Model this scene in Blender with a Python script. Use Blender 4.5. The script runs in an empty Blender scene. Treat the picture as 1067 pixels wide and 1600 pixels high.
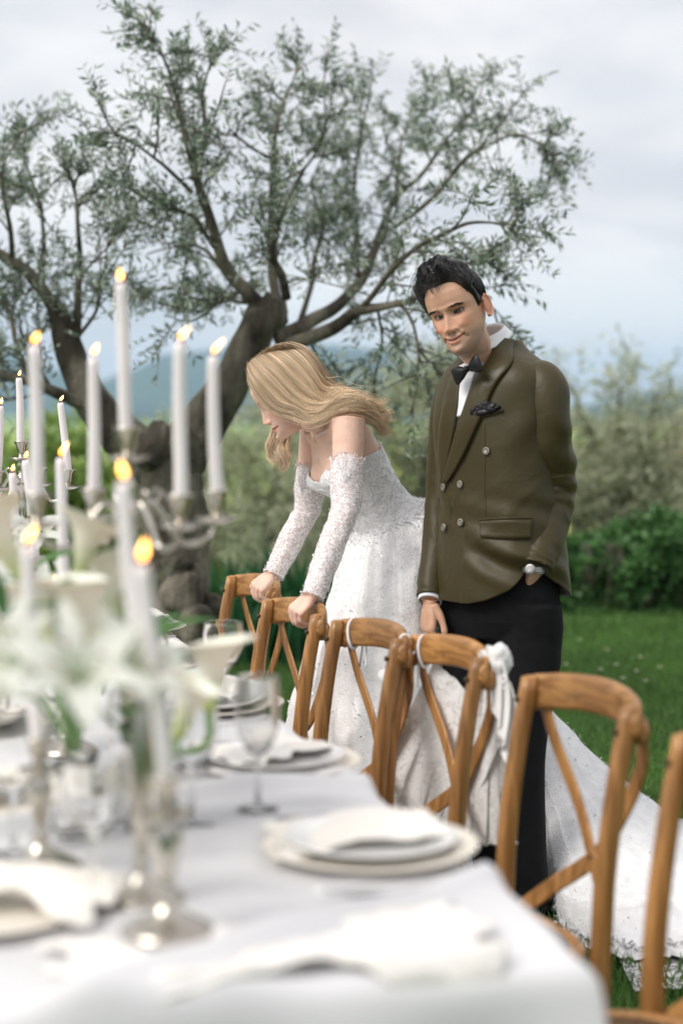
import bpy, math, random
import numpy as np
from mathutils import Vector, Matrix
R = math.radians
PI = math.pi
random.seed(7)
rng = np.random.default_rng(7)
S = bpy.context.scene
COL = S.collection

# ---------------------------------------------------------------- camera, world, sun
FPX = 2600.0                      # focal length in photograph pixels (1600 tall)
CAMZ = 1.45
PITCH = math.atan((800 - 640) / FPX)
cam_d = bpy.data.cameras.new('camera')
cam = bpy.data.objects.new('camera', cam_d)
COL.objects.link(cam)
cam.location = (0, 0, CAMZ)
cam.rotation_euler = (PI / 2 - PITCH, 0, 0)
cam_d.sensor_fit = 'VERTICAL'
cam_d.sensor_height = 36
cam_d.lens = FPX / 1600 * 36
cam_d.clip_start = 0.05
cam_d.clip_end = 30000
cam_d.dof.use_dof = True
cam_d.dof.focus_distance = 4.92
cam_d.dof.aperture_fstop = 1.6
S.camera = cam

SUN_EL, SUN_AZ = 48, -122          # azimuth: clockwise from +Y seen from above
w = bpy.data.worlds.new('World'); S.world = w; w.use_nodes = True
nt = w.node_tree; nt.nodes.clear()
def N(nt, t, **k):
    n = nt.nodes.new(t)
    for a, b in k.items():
        setattr(n, a, b)
    return n
out = N(nt, 'ShaderNodeOutputWorld')
sky = N(nt, 'ShaderNodeTexSky', sky_type='NISHITA')
sky.sun_disc = False; sky.sun_elevation = R(SUN_EL); sky.sun_rotation = R(SUN_AZ); sky.dust_density = 2.0
bg1 = N(nt, 'ShaderNodeBackground'); bg1.inputs[1].default_value = 0.085
bg2 = N(nt, 'ShaderNodeBackground'); bg2.inputs[1].default_value = 0.565
tc = N(nt, 'ShaderNodeTexCoord')
mp = N(nt, 'ShaderNodeMapping'); mp.inputs['Scale'].default_value = (1.0, 1.0, 2.2)
n1 = N(nt, 'ShaderNodeTexNoise'); n1.inputs['Scale'].default_value = 5.2; n1.inputs['Detail'].default_value = 5; n1.inputs['Roughness'].default_value = .5
n1.inputs['Distortion'].default_value = .35
cr = N(nt, 'ShaderNodeValToRGB')
cr.color_ramp.elements[0].position = .40; cr.color_ramp.elements[0].color = (.73, .72, .755, 1)
cr.color_ramp.elements[1].position = .60; cr.color_ramp.elements[1].color = (1.0, .97, .955, 1)
mp2 = N(nt, 'ShaderNodeMapping'); mp2.inputs['Scale'].default_value = (1.6, 1.6, 7); mp2.inputs['Location'].default_value = (3.1, 1.7, .4)
n2 = N(nt, 'ShaderNodeTexNoise'); n2.inputs['Scale'].default_value = 2.0; n2.inputs['Detail'].default_value = 4
cr2 = N(nt, 'ShaderNodeValToRGB')
cr2.color_ramp.elements[0].position = .38; cr2.color_ramp.elements[0].color = (.88, .88, .88, 1)
cr2.color_ramp.elements[1].position = .56; cr2.color_ramp.elements[1].color = (1, 1, 1, 1)
mix = N(nt, 'ShaderNodeMixShader')
L = nt.links.new
L(tc.outputs['Generated'], mp.inputs[0]); L(mp.outputs[0], n1.inputs[0]); L(n1.outputs[0], cr.inputs[0]); L(cr.outputs[0], bg2.inputs[0])
L(tc.outputs['Generated'], mp2.inputs[0]); L(mp2.outputs[0], n2.inputs[0]); L(n2.outputs[0], cr2.inputs[0]); L(cr2.outputs[0], mix.inputs[0])
L(sky.outputs[0], bg1.inputs[0]); L(bg1.outputs[0], mix.inputs[1]); L(bg2.outputs[0], mix.inputs[2]); L(mix.outputs[0], out.inputs[0])

sl = bpy.data.lights.new('sun', 'SUN'); sun = bpy.data.objects.new('sun', sl); COL.objects.link(sun)
sl.energy = 1.5; sl.angle = R(30); sl.color = (1, .96, .9)
sd = Vector((math.sin(R(SUN_AZ)) * math.cos(R(SUN_EL)), math.cos(R(SUN_AZ)) * math.cos(R(SUN_EL)), math.sin(R(SUN_EL))))
sun.rotation_euler = sd.to_track_quat('Z', 'Y').to_euler()
S.view_settings.view_transform = 'Standard'; S.view_settings.look = 'None'
S.view_settings.exposure = 1.0; S.view_settings.gamma = 1
S.view_settings.use_curve_mapping = False
S.cycles.volume_bounces = 2
S.cycles.transparent_max_bounces = 24

# ---------------------------------------------------------------- helpers
CT, ST = math.cos(PITCH), math.sin(PITCH)
def W(px, py, D):
    """world point at distance D (along +Y) seen at photograph pixel px, py"""
    u = (px - 533.5) / FPX; v = -(py - 800) / FPX
    d = np.array([u, CT + v * ST, -ST + v * CT])
    return d * (D / d[1]) + np.array([0, 0, CAMZ])
def A(*p): return np.array(p, float)
def nrm(v):
    v = np.asarray(v, float); return v / (np.linalg.norm(v, axis=-1, keepdims=True) + 1e-12)

def hashn(ix, iy, iz, seed):
    h = (ix * 374761393 + iy * 668265263 + iz * 2147483647 + seed * 1274126177) & 0xFFFFFFFF
    h = ((h ^ (h >> 13)) * 1274126177) & 0xFFFFFFFF
    h = h ^ (h >> 16)
    return (h & 0xFFFF) / 65535.0 * 2 - 1
def vnoise(P, seed=0):
    P = np.asarray(P, float); I = np.floor(P).astype(np.int64); Fr = P - I
    Fr = Fr * Fr * (3 - 2 * Fr); r = 0
    for dx in (0, 1):
        for dy in (0, 1):
            for dz in (0, 1):
                wgt = (Fr[..., 0] if dx else 1 - Fr[..., 0]) * (Fr[..., 1] if dy else 1 - Fr[..., 1]) * (Fr[..., 2] if dz else 1 - Fr[..., 2])
                r = r + wgt * hashn(I[..., 0] + dx, I[..., 1] + dy, I[..., 2] + dz, seed)
    return r
def fbm(P, oct=4, seed=0):
    P = np.asarray(P, float); a = 1; r = 0
    for k in range(oct):
        r = r + a * vnoise(P * 2 ** k, seed + k); a *= .5
    return r
def ip(xs, ys, x): return np.interp(x, xs, ys)
def smooth_path(P, n):
    """Catmull-Rom resample of control rows (any columns) to n rows"""
    P = np.asarray(P, float); m = len(P)
    if m < 3:
        t = np.linspace(0, 1, n)[:, None]; return P[0] * (1 - t) + P[-1] * t
    Q = np.vstack([2 * P[0] - P[1], P, 2 * P[-1] - P[-2]])
    t = np.linspace(0, m - 1 - 1e-9, n); k = t.astype(int); f = (t - k)[:, None]
    p0, p1, p2, p3 = Q[k], Q[k + 1], Q[k + 2], Q[k + 3]
    return .5 * ((2 * p1) + (-p0 + p2) * f + (2 * p0 - 5 * p1 + 4 * p2 - p3) * f ** 2 + (-p0 + 3 * p1 - 3 * p2 + p3) * f ** 3)

class MB:
    """collects vertices and faces (arrays of triangles and quads) into one mesh"""
    def __init__(s): s.v = []; s.f = []; s.n = 0; s.m = []; s.c = []
    def add(s, V, F, mi=0, col=None):
        V = np.asarray(V, float).reshape(-1, 3)
        if not isinstance(F, list): F = [F]
        for f in F:
            f = np.asarray(f, np.int64)
            if len(f): s.f.append(f + s.n); s.m.append(np.full(len(f), mi))
        s.v.append(V); s.n += len(V)
        if col is not None: s.c.append(np.broadcast_to(np.asarray(col, float), (len(V), 3)))
        return s
    def V(s): return np.concatenate(s.v)
    def mesh(s, name, mats, smooth=True, origin=None):
        V = s.V()
        if origin is not None: V = V - np.asarray(origin)
        me = bpy.data.meshes.new(name)
        me.vertices.add(len(V)); me.vertices.foreach_set('co', V.astype(np.float32).ravel())
        li = np.concatenate([f.ravel() for f in s.f]); sz = np.concatenate([np.full(len(f), f.shape[1]) for f in s.f])
        me.loops.add(len(li)); me.loops.foreach_set('vertex_index', li.astype(np.int32))
        me.polygons.add(len(sz)); st = np.concatenate([[0], np.cumsum(sz)[:-1]])
        me.polygons.foreach_set('loop_start', st.astype(np.int32))
        me.polygons.foreach_set('material_index', np.concatenate(s.m).astype(np.int32))
        me.polygons.foreach_set('use_smooth', np.full(len(sz), smooth))
        for m in (mats if isinstance(mats, (list, tuple)) else [mats]): me.materials.append(m)
        me.update(calc_edges=True)
        me.validate()
        if s.c and sum(len(c) for c in s.c) == len(V):
            ca = me.color_attributes.new('tint', 'FLOAT_COLOR', 'POINT')
            ca.data.foreach_set('color', np.hstack([np.concatenate(s.c), np.ones((len(V), 1))]).astype(np.float32).ravel())
        return me
    def build(s, name, mats, parent=None, smooth=True, origin=None):
        o = bpy.data.objects.new(name, s.mesh(name, mats, smooth, origin)); COL.objects.link(o)
        if parent is not None: o.parent = parent
        return o

def thing(name, label, cat, loc=(0, 0, 0), rz=0, group=None):
    o = bpy.data.objects.new(name, None); COL.objects.link(o); o.empty_display_size = .1
    o.location = loc; o.rotation_euler = (0, 0, rz); o['label'] = label; o['category'] = cat
    if group: o['group'] = group
    return o
def tag(o, label, cat, group=None):
    o['label'] = label; o['category'] = cat
    if group: o['group'] = group
    return o
def kind(o, k): o['kind'] = k; return o
def dup(root, loc=None, rz=None, label=None, keep=None):
    r = root.copy(); COL.objects.link(r)
    if loc is not None: r.location = loc
    if rz is not None: r.rotation_euler = (0, 0, rz)
    if label: r['label'] = label
    for ch in list(root.children):
        c = ch.copy(); COL.objects.link(c); c.parent = r
        for g in list(ch.children):
            d = g.copy(); COL.objects.link(d); d.parent = c
    return r

def frames(P, up=(0, 0, 1)):
    P = np.asarray(P, float); T = nrm(np.gradient(P, axis=0)); n = len(P)
    a = np.asarray(up, float)
    if abs(T[0] @ nrm(a)) > .95: a = np.array([1, 0, 0.]) if abs(T[0][0]) < .9 else np.array([0, 1, 0.])
    Nn = np.zeros_like(P); Nn[0] = nrm(a - T[0] * (a @ T[0]))
    for i in range(1, n):
        v = Nn[i - 1] - T[i] * (Nn[i - 1] @ T[i]); Nn[i] = nrm(v)
    return T, Nn, np.cross(T, Nn)
def tube(P, Rr, sides=12, up=(0, 0, 1), cap=True, ex=1.0, fn=None):
    """swept tube; Rr (n,) or (n,2) = radius along frame normal and binormal"""
    P = np.asarray(P, float); n = len(P); Rr = np.asarray(Rr, float)
    if Rr.ndim == 0: Rr = np.full(n, float(Rr))
    if Rr.ndim == 1: Rr = np.stack([Rr, Rr], 1)
    T, Nn, B = frames(P, up)
    a = np.arange(sides) / sides * 2 * PI
    ca, sa = np.cos(a), np.sin(a)
    if ex != 1.0: ca = np.sign(ca) * abs(ca) ** ex; sa = np.sign(sa) * abs(sa) ** ex
    k = np.ones((n, sides)) if fn is None else fn(np.linspace(0, 1, n)[:, None], a[None, :])
    V = P[:, None] + Nn[:, None] * (Rr[:, 0, None] * ca * k)[..., None] + B[:, None] * (Rr[:, 1, None] * sa * k)[..., None]
    V = V.reshape(-1, 3)
    return ring_faces(V, n, sides, cap, P[0], P[-1])
def ring_faces(V, n, s, cap=True, c0=None, c1=None, closed=True):
    i = np.arange(n - 1)[:, None]; j = np.arange(s if closed else s - 1)[None]
    j2 = (j + 1) % s
    F = np.stack([i * s + j, i * s + j2, (i + 1) * s + j2, (i + 1) * s + j], -1).reshape(-1, 4)
    out = [F]
    if cap:
        V = np.vstack([V, c0, c1]); m = n * s; j = np.arange(s); j2 = (j + 1) % s
        out.append(np.stack([np.full(s, m), j2, j], 1)); out.append(np.stack([np.full(s, m + 1), (n - 1) * s + j, (n - 1) * s + j2], 1))
    return V, out
def loft(rings, cap=True, closed=True):
    rings = np.asarray(rings, float); n, s, _ = rings.shape
    return ring_faces(rings.reshape(-1, 3), n, s, cap, rings[0].mean(0), rings[-1].mean(0), closed)
def lathe(prof, sides=32, c=(0, 0, 0), cap=True, fn=None):
    prof = np.asarray(prof, float); a = np.arange(sides) / sides * 2 * PI
    r = prof[:, 0][:, None] * np.ones(sides)[None]
    if fn is not None: r = r * fn(prof[:, 1][:, None], a[None])
    V = np.stack([r * np.cos(a), r * np.sin(a), prof[:, 1][:, None] + 0 * r], -1) + np.asarray(c, float)
    return loft(V, cap)
def box(c, s, rot=None, bev=0):
    c = np.asarray(c, float); s = np.asarray(s, float) / 2
    V = np.array([[x, y, z] for x in (-1, 1) for y in (-1, 1) for z in (-1, 1)], float) * s
    if rot is not None: V = V @ np.asarray(rot).T
    F = np.array([[0, 1, 3, 2], [4, 6, 7, 5], [0, 4, 5, 1], [2, 3, 7, 6], [0, 2, 6, 4], [1, 5, 7, 3]])
    return V + c, F
def ellipsoid(c, r, axes=None, n=16, s=24):
    th = np.linspace(0.02, PI - .02, n)[:, None]; a = (np.arange(s) / s * 2 * PI)[None]
    V = np.stack([np.sin(th) * np.cos(a) * r[0], np.sin(th) * np.sin(a) * r[1], np.cos(th) * r[2] + 0 * a], -1)
    if axes is not None: V = V @ np.asarray(axes)          # rows of axes = world directions of local x,y,z
    V = V + np.asarray(c, float)
    V2, F = loft(V[::-1]); return V2, F
def batch_tubes(P, Rr, sides=3):
    """P (N,n,3), Rr (N,n)"""
    P = np.asarray(P, float); Nn, n, _ = P.shape
    T = nrm(np.gradient(P, axis=1)); ref = nrm(A(.31, .22, .92)); ref2 = nrm(A(.9, -.4, .1))
    m = abs(T @ ref) > .93
    rr = np.where(m[..., None], ref2, ref)
    X = nrm(np.cross(T, rr)); Y = np.cross(T, X)
    a = np.arange(sides) / sides * 2 * PI
    V = P[:, :, None] + Rr[:, :, None, None] * (X[:, :, None] * np.cos(a)[None, None, :, None] + Y[:, :, None] * np.sin(a)[None, None, :, None])
    k = np.arange(Nn)[:, None, None]; i = np.arange(n - 1)[None, :, None]; j = np.arange(sides)[None, None]; j2 = (j + 1) % sides
    b = k * n * sides
    F = np.stack([b + i * sides + j, b + i * sides + j2, b + (i + 1) * sides + j2, b + (i + 1) * sides + j], -1).reshape(-1, 4)
    return V.reshape(-1, 3), F
def leaves(C, Dr, L_, Wd, up=None, fold=.25):
    """pointed folded leaves: base C, direction Dr, length, width"""
    n = len(C); Dr = nrm(Dr)
    if up is None: up = rng.normal(size=(n, 3))
    sd_ = nrm(np.cross(Dr, up)); nn = np.cross(sd_, Dr)
    L_ = np.broadcast_to(L_, (n,))[:, None]; Wd = np.broadcast_to(Wd, (n,))[:, None]
    tip = C + Dr * L_ - nn * L_ * .08
    l = C + Dr * L_ * .48 + sd_ * Wd * .5 + nn * Wd * fold; r = C + Dr * L_ * .48 - sd_ * Wd * .5 + nn * Wd * fold
    V = np.stack([C, r, tip, l], 1).reshape(-1, 3); b = np.arange(n)[:, None] * 4
    F = np.concatenate([b + [0, 1, 2], b + [0, 2, 3]])
    return V, F

# ---------------------------------------------------------------- materials
def newmat(name):
    m = bpy.data.materials.new(name); m.use_nodes = True
    return m, m.node_tree, m.node_tree.nodes['Principled BSDF']
def mat(name, c1, c2=None, scale=8, rough=.6, bump=0, bscale=None, metal=0, spec=.5, sheen=0, sss=0, detail=4, dist=.01,
        stretch=(1, 1, 1), trans=0, alpha=1, emit=None, es=0, tint=False, ramp=(.35, .65), coat=0):
    m, t, b = newmat(name); L = t.links.new
    b.inputs['Base Color'].default_value = (*c1, 1); b.inputs['Roughness'].default_value = rough
    b.inputs['Metallic'].default_value = metal; b.inputs['Specular IOR Level'].default_value = spec
    b.inputs['Sheen Weight'].default_value = sheen; b.inputs['Subsurface Weight'].default_value = sss
    b.inputs['Transmission Weight'].default_value = trans; b.inputs['Alpha'].default_value = alpha
    b.inputs['Coat Weight'].default_value = coat
    if sss: b.inputs['Subsurface Radius'].default_value = (1, .35, .2); b.inputs['Subsurface Scale'].default_value = .012
    if emit: b.inputs['Emission Color'].default_value = (*emit, 1); b.inputs['Emission Strength'].default_value = es
    tcn = N(t, 'ShaderNodeTexCoord'); mpn = N(t, 'ShaderNodeMapping'); mpn.inputs['Scale'].default_value = stretch
    L(tcn.outputs['Object'], mpn.inputs[0])
    colout = None
    if c2 is not None:
        no = N(t, 'ShaderNodeTexNoise'); no.inputs['Scale'].default_value = scale; no.inputs['Detail'].default_value = detail
        L(mpn.outputs[0], no.inputs[0])
        rp = N(t, 'ShaderNodeValToRGB'); e = rp.color_ramp.elements
        e[0].position, e[1].position = ramp; e[0].color = (*c1, 1); e[1].color = (*c2, 1)
        L(no.outputs[0], rp.inputs[0]); colout = rp.outputs[0]
    if tint:
        at = N(t, 'ShaderNodeVertexColor', layer_name='tint')
        if colout is not None:
            mx = N(t, 'ShaderNodeMix', data_type='RGBA', blend_type='MULTIPLY'); mx.inputs[0].default_value = 1
            L(colout, mx.inputs[6]); L(at.outputs[0], mx.inputs[7]); colout = mx.outputs[2]
        else: colout = at.outputs[0]
    if colout is not None: L(colout, b.inputs['Base Color'])
    if bump:
        nb = N(t, 'ShaderNodeTexNoise'); nb.inputs['Scale'].default_value = bscale or scale * 4; nb.inputs['Detail'].default_value = 5
        L(mpn.outputs[0], nb.inputs[0])
        bu = N(t, 'ShaderNodeBump'); bu.inputs['Strength'].default_value = bump; bu.inputs['Distance'].default_value = dist
        L(nb.outputs[0], bu.inputs['Height']); L(bu.outputs[0], b.inputs['Normal'])
    return m
def leafmat(name, top, under, trl=.35, rough=.5, var=.35):
    m, t, b = newmat(name); L = t.links.new
    ge = N(t, 'ShaderNodeNewGeometry'); mx = N(t, 'ShaderNodeMix', data_type='RGBA')
    mx.inputs[6].default_value = (*top, 1); mx.inputs[7].default_value = (*under, 1); L(ge.outputs['Backfacing'], mx.inputs[0])
    hs = N(t, 'ShaderNodeHueSaturation'); ma = N(t, 'ShaderNodeMapRange'); ma.inputs[3].default_value = 1 - var; ma.inputs[4].default_value = 1 + var
    L(ge.outputs['Random Per Island'], ma.inputs[0]); L(ma.outputs[0], hs.inputs['Value']); L(mx.outputs[2], hs.inputs['Color'])
    L(hs.outputs[0], b.inputs['Base Color']); b.inputs['Roughness'].default_value = rough; b.inputs['Specular IOR Level'].default_value = .35
    tr = N(t, 'ShaderNodeBsdfTranslucent'); ms = N(t, 'ShaderNodeMixShader'); ms.inputs[0].default_value = trl
    L(hs.outputs[0], tr.inputs[0]); L(b.outputs[0], ms.inputs[1]); L(tr.outputs[0], ms.inputs[2])
    L(ms.outputs[0], t.nodes['Material Output'].inputs['Surface'])
    return m

M_bark = mat('olive bark', (.055, .047, .034), (.25, .225, .17), 7, .92, 1.0, 26, stretch=(1, 1, .45), dist=.03, ramp=(.4, .68))
M_twig = mat('olive twig', (.07, .06, .04), (.13, .12, .085), 30, .85)
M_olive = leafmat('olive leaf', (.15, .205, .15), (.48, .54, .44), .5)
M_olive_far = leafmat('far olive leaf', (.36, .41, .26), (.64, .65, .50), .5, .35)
M_bright = leafmat('bright shrub leaf', (.26, .38, .09), (.3, .42, .13), .5)
M_ivy = leafmat('ivy leaf', (.05, .15, .04), (.09, .2, .06), .3, .42, .5)
M_iris = leafmat('iris blade', (.03, .12, .045), (.04, .14, .05), .3, .45, .35)
M_grassb = leafmat('grass blade', (.125, .235, .065), (.14, .26, .075), .45, .55, .45)
M_pale = leafmat('pale blossom', (.62, .55, .42), (.6, .55, .42), .3)

# ---------------------------------------------------------------- ground and far landscape
def terrain_h(x, y):
    r = np.sqrt(x * x + y * y)
    d = y - 15.5 + .05 * x
    drop = np.where(d > 0, -16 * (1 - np.exp(-np.maximum(d, 0) / 60.)), 0)
    roll = fbm(np.stack([x / 60, y / 60, 0 * x], -1), 3, 5) * np.clip((y - 20) / 60, 0, 1) * 4
    return drop + roll * (r < 6000)
m_lawn, t, b = newmat('lawn and fields'); L = t.links.new
tcn = N(t, 'ShaderNodeTexCoord'); no = N(t, 'ShaderNodeTexNoise'); no.inputs['Scale'].default_value = 1.3; no.inputs['Detail'].default_value = 6
L(tcn.outputs['Object'], no.inputs[0]); rp = N(t, 'ShaderNodeValToRGB'); e = rp.color_ramp.elements
e[0].position = .35; e[0].color = (.035, .085, .014, 1); e[1].position = .68; e[1].color = (.06, .14, .022, 1)
L(no.outputs[0], rp.inputs[0])
sx = N(t, 'ShaderNodeSeparateXYZ'); L(tcn.outputs['Object'], sx.inputs[0])
mr = N(t, 'ShaderNodeMapRange'); mr.inputs[1].default_value = 12.5; mr.inputs[2].default_value = 15; L(sx.outputs[1], mr.inputs[0])
no2 = N(t, 'ShaderNodeTexVoronoi'); no2.inputs['Scale'].default_value = .022; L(tcn.outputs['Object'], no2.inputs[0])
rp2 = N(t, 'ShaderNodeValToRGB'); e = rp2.color_ramp.elements
e[0].position = .2; e[0].color = (.42, .50, .13, 1); e[1].position = .8; e[1].color = (.20, .32, .09, 1)
L(no2.outputs['Color'], rp2.inputs[0])
mx = N(t, 'ShaderNodeMix', data_type='RGBA'); L(mr.outputs[0], mx.inputs[0]); L(rp.outputs[0], mx.inputs[6]); L(rp2.outputs[0], mx.inputs[7])
L(mx.outputs[2], b.inputs['Base Color']); b.inputs['Roughness'].default_value = 1; b.inputs['Specular IOR Level'].default_value = .1
nb = N(t, 'ShaderNodeTexNoise'); nb.inputs['Scale'].default_value = 60; L(tcn.outputs['Object'], nb.inputs[0])
bu = N(t, 'ShaderNodeBump'); bu.inputs['Strength'].default_value = .8; bu.inputs['Distance'].default_value = .03; L(nb.outputs[0], bu.inputs['Height']); L(bu.outputs[0], b.inputs['Normal'])
def grid_surface(xs, ys, hf):
    X, Y = np.meshgrid(xs, ys); Z = hf(X, Y); V = np.stack([X, Y, Z], -1)
    n, s = X.shape; return ring_faces(V.reshape(-1, 3), n, s, False, closed=False)
def geo(a, b_, n, p): return a + (b_ - a) * np.linspace(0, 1, n) ** p
xs = np.concatenate([-geo(0, 9000, 70, 3.2)[::-1], geo(0, 9000, 70, 3.2)[1:]])
ys = np.concatenate([[-9000, -2000, -300, -50, -10, 0, 5, 10], geo(12, 9000, 130, 3.4)])
m = MB(); m.add(*grid_surface(xs, ys, terrain_h))
g = m.build('lawn', m_lawn); kind(g, 'structure')

# mountains: wooded ridges, several kilometres off
M_mtn = mat('wooded mountain', (.02, .045, .03), (.05, .085, .05), .004, .95, 0, detail=8)
def ridge(name, y0, x0, x1, hfn, depth, seed, n=160):
    xs = np.linspace(x0, x1, n); vs = np.linspace(-1, 1, 40)
    X, Vv = np.meshgrid(xs, vs); Y = y0 + Vv * depth
    H = hfn(X) * np.clip(1 - np.abs(Vv) ** 1.5, 0, 1) * (1 + .22 * fbm(np.stack([X / 700, Y / 700, X * 0 + seed], -1), 5, seed) * (1 - .5 * np.abs(Vv)))
    H = H - 30
    V = np.stack([X, Y, H], -1); m = MB(); m.add(*ring_faces(V.reshape(-1, 3), 40, n, False, closed=False))
    return kind(m.build(name, M_mtn), 'structure')
def px2m(px, D): return (px - 533.5) / FPX * D
D1 = 5200
hx = px2m(np.array([-900, -300, 0, 60, 150, 210, 260, 330, 400, 500, 600, 700, 850, 1000, 1200, 1700]), D1)
hz = (640 - np.array([600, 575, 560, 575, 600, 575, 546, 548, 560, 562, 572, 600, 645, 640, 620, 610])) / FPX * D1
ridge('mountain_ridge', D1, px2m(-900, D1), px2m(1700, D1), lambda x: np.maximum(np.interp(x, hx, hz) + 45, 10), 1100, 3)
D2 = 2300
hx2 = px2m(np.array([-700, 0, 150, 300, 420, 600, 760, 900, 980, 1067, 1200, 1700]), D2)
hz2 = (640 - np.array([700, 660, 648, 655, 650, 640, 660, 640, 612, 608, 590, 560])) / FPX * D2
ridge('hill', D2, px2m(-700, D2), px2m(1700, D2), lambda x: np.maximum(np.interp(x, hx2, hz2) + 32, 5), 500, 9)

# air
hz_m = bpy.data.materials.new('haze air'); hz_m.use_nodes = True; t = hz_m.node_tree; t.nodes.clear()
pv = N(t, 'ShaderNodeVolumePrincipled'); ho = N(t, 'ShaderNodeOutputMaterial'); t.links.new(pv.outputs[0], ho.inputs['Volume'])
pv.inputs['Color'].default_value = (.46, .64, .97, 1); pv.inputs['Density'].default_value = 1.4e-4; pv.inputs['Anisotropy'].default_value = .0
HAZE = True
if HAZE:
    m = MB(); m.add(*box((0, 0, 120), (18800, 18800, 330))); hzo = m.build('haze', hz_m, smooth=False); kind(hzo, 'stuff')

# ---------------------------------------------------------------- lawn grass (uncountable)
def grass_patch(n, ymin, ymax, hmin, hmax, wd, margin=.9):
    y = np.sqrt(rng.uniform(ymin ** 2, ymax ** 2, n)); x = rng.uniform(-1, 1, n) * (.205 * y * 1.05 + margin)
    return x, y
bl = MB()
for (n, y0, y1, h0, h1, wd) in ((90000, 2.6, 6.2, .025, .06, .0035), (110000, 6.2, 10.5, .03, .065, .005), (60000, 10.5, 15.5, .035, .07, .008)):
    x, y = grass_patch(n, y0, y1, h0, h1, wd)
    cl = fbm(np.stack([x * 2.2, y * 2.2, 0 * x], -1), 3, 11)
    keep = rng.random(n) < .75 + .5 * cl; x, y, cl = x[keep], y[keep], cl[keep]; n = len(x)
    h = rng.uniform(h0, h1, n) * (1 + .5 * cl); a = rng.uniform(0, 2 * PI, n); ln = rng.uniform(.1, .8, n)
    base = np.stack([x, y, np.zeros(n)], 1)
    dr = np.stack([np.cos(a) * ln, np.sin(a) * ln, np.ones(n)], 1)
    bl.add(*leaves(base, dr, h, wd * rng.uniform(.7, 1.5, n), fold=.15))
kind(bl.build('grass', M_grassb), 'stuff')

# little white daisies sprinkled in the lawn
M_petal = mat('white petal', (.82, .82, .8), rough=.6)
M_yel = mat('daisy centre', (.7, .5, .05), rough=.7)
dv = MB(); a = np.arange(9) / 9 * 2 * PI
dr = np.stack([np.cos(a), np.sin(a), .25 + 0 * a], 1)
dm = MB(); dm.add(*leaves(dr * .003 + A(0, 0, .055), dr, .012, .007, up=np.tile([0, 0, 1.], (9, 1)))); dm_me = dm.mesh('petals', M_petal)
ds = MB(); ds.add(*tube([[0, 0, 0], [0, .002, .055]], [.001, .0008], 5)); ds_me = ds.mesh('stem', M_iris)
dc = MB(); dc.add(*ellipsoid((0, 0, .057), (.004, .004, .003), n=6, s=8)); dc_me = dc.mesh('flower_centre', M_yel)
for (px, py) in [(938, 1050), (962, 1042), (972, 1064), (994, 1052), (1008, 1068), (925, 1066), (1000, 1030), (958, 1074), (905, 1003), (948, 1018), (1030, 1046), (884, 1042)]:
    p = W(px, py, CAMZ / (py - 640) * FPX * .965)
    r = thing('daisy', 'tiny white daisy in the lawn grass to the right of the man', 'flower', (p[0], p[1], 0), random.random() * 6, 'daisies in the lawn')
    for nme, me in (('petals', dm_me), ('stem', ds_me), ('flower_centre', dc_me)):
        o = bpy.data.objects.new(nme, me); COL.objects.link(o); o.parent = r

# ---------------------------------------------------------------- olive tree
def spray(origins, dirs, n_tw, ln, leafL, leafW, wood, foli, droop=.15, tr=.0022, spread=.9, pts=6, step=.026, mix=.55):
    """twigs with paired leaves from origin points"""
    Pts = []; 
    o = origins; d = nrm(dirs); n = len(o)
    Lh = ln * rng.uniform(.55, 1.25, n)
    side = nrm(np.cross(d, rng.normal(size=(n, 3))))
    bend = rng.uniform(-.35, .35, n)[:, None]
    tt = np.linspace(0, 1, pts)[None, :, None]
    P = o[:, None] + d[:, None] * Lh[:, None, None] * tt + side[:, None] * (bend[:, None] * Lh[:, None, None] * tt ** 2) + A(0, 0, -1) * (droop * Lh[:, None, None] * tt ** 2)
    Rr = tr * (1 - .75 * np.linspace(0, 1, pts))[None] * rng.uniform(.7, 1.3, n)[:, None]
    wood.add(*batch_tubes(P, Rr, 3))
    k = int(ln / step)
    tl = np.linspace(.08, 1, k)[None] + rng.uniform(-.02, .02, (n, k)); tl = np.clip(tl, 0, 1)
    f = tl * (pts - 1); i0 = np.clip(f.astype(int), 0, pts - 2); ff = (f - i0)[..., None]
    idx = np.arange(n)[:, None]
    C = P[idx, i0] * (1 - ff) + P[idx, i0 + 1] * ff; T = nrm(P[idx, i0 + 1] - P[idx, i0])
    for s in (1, -1):
        sdv = nrm(np.cross(T, rng.normal(size=(n, 1, 3)) + 0 * T))
        Dl = nrm(T * mix + s * sdv * spread + rng.normal(size=T.shape) * .28)
        keep = rng.random((n, k)) < .88
        c = C[keep]; dl = Dl[keep]
        foli.add(*leaves(c, dl, leafL * rng.uniform(.6, 1.2, len(c)), leafW * rng.uniform(.7, 1.2, len(c))))
    return P

def limb_path(pts, n=None):
    p = np.array([list(W(x, y, d * .93)) + [r * (.80 if r > .06 else .68)] for (x, y, d, r) in pts]); n = n or (len(pts) * 6)
    q = smooth_path(p, n); return q[:, :3], np.maximum(q[:, 3], .002)
def gnarl(P, Rr, amp, seed, sides=28):
    V, F = tube(P, Rr, sides)
    n = len(P) * sides
    c = np.repeat(P, sides, 0); v = V[:n]; d = nrm(v - c)
    nz = fbm(v * A(5, 5, 2.2), 4, seed); rdg = 1 - abs(fbm(v * A(9, 9, 2.6), 3, seed + 9)) * 1.4
    V[:n] = v + d * (nz * amp + rdg * amp * .45)[:, None] * np.repeat(Rr, sides)[:, None] / .18
    return V, F
tree = thing('olive_tree', 'large gnarled olive tree with forked trunk and open silvery crown behind the bride', 'tree', tuple(W(285, 1111, 7.44) * A(1, 1, 0)))
TO = np.array(tree.location)
tk = MB()
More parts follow.
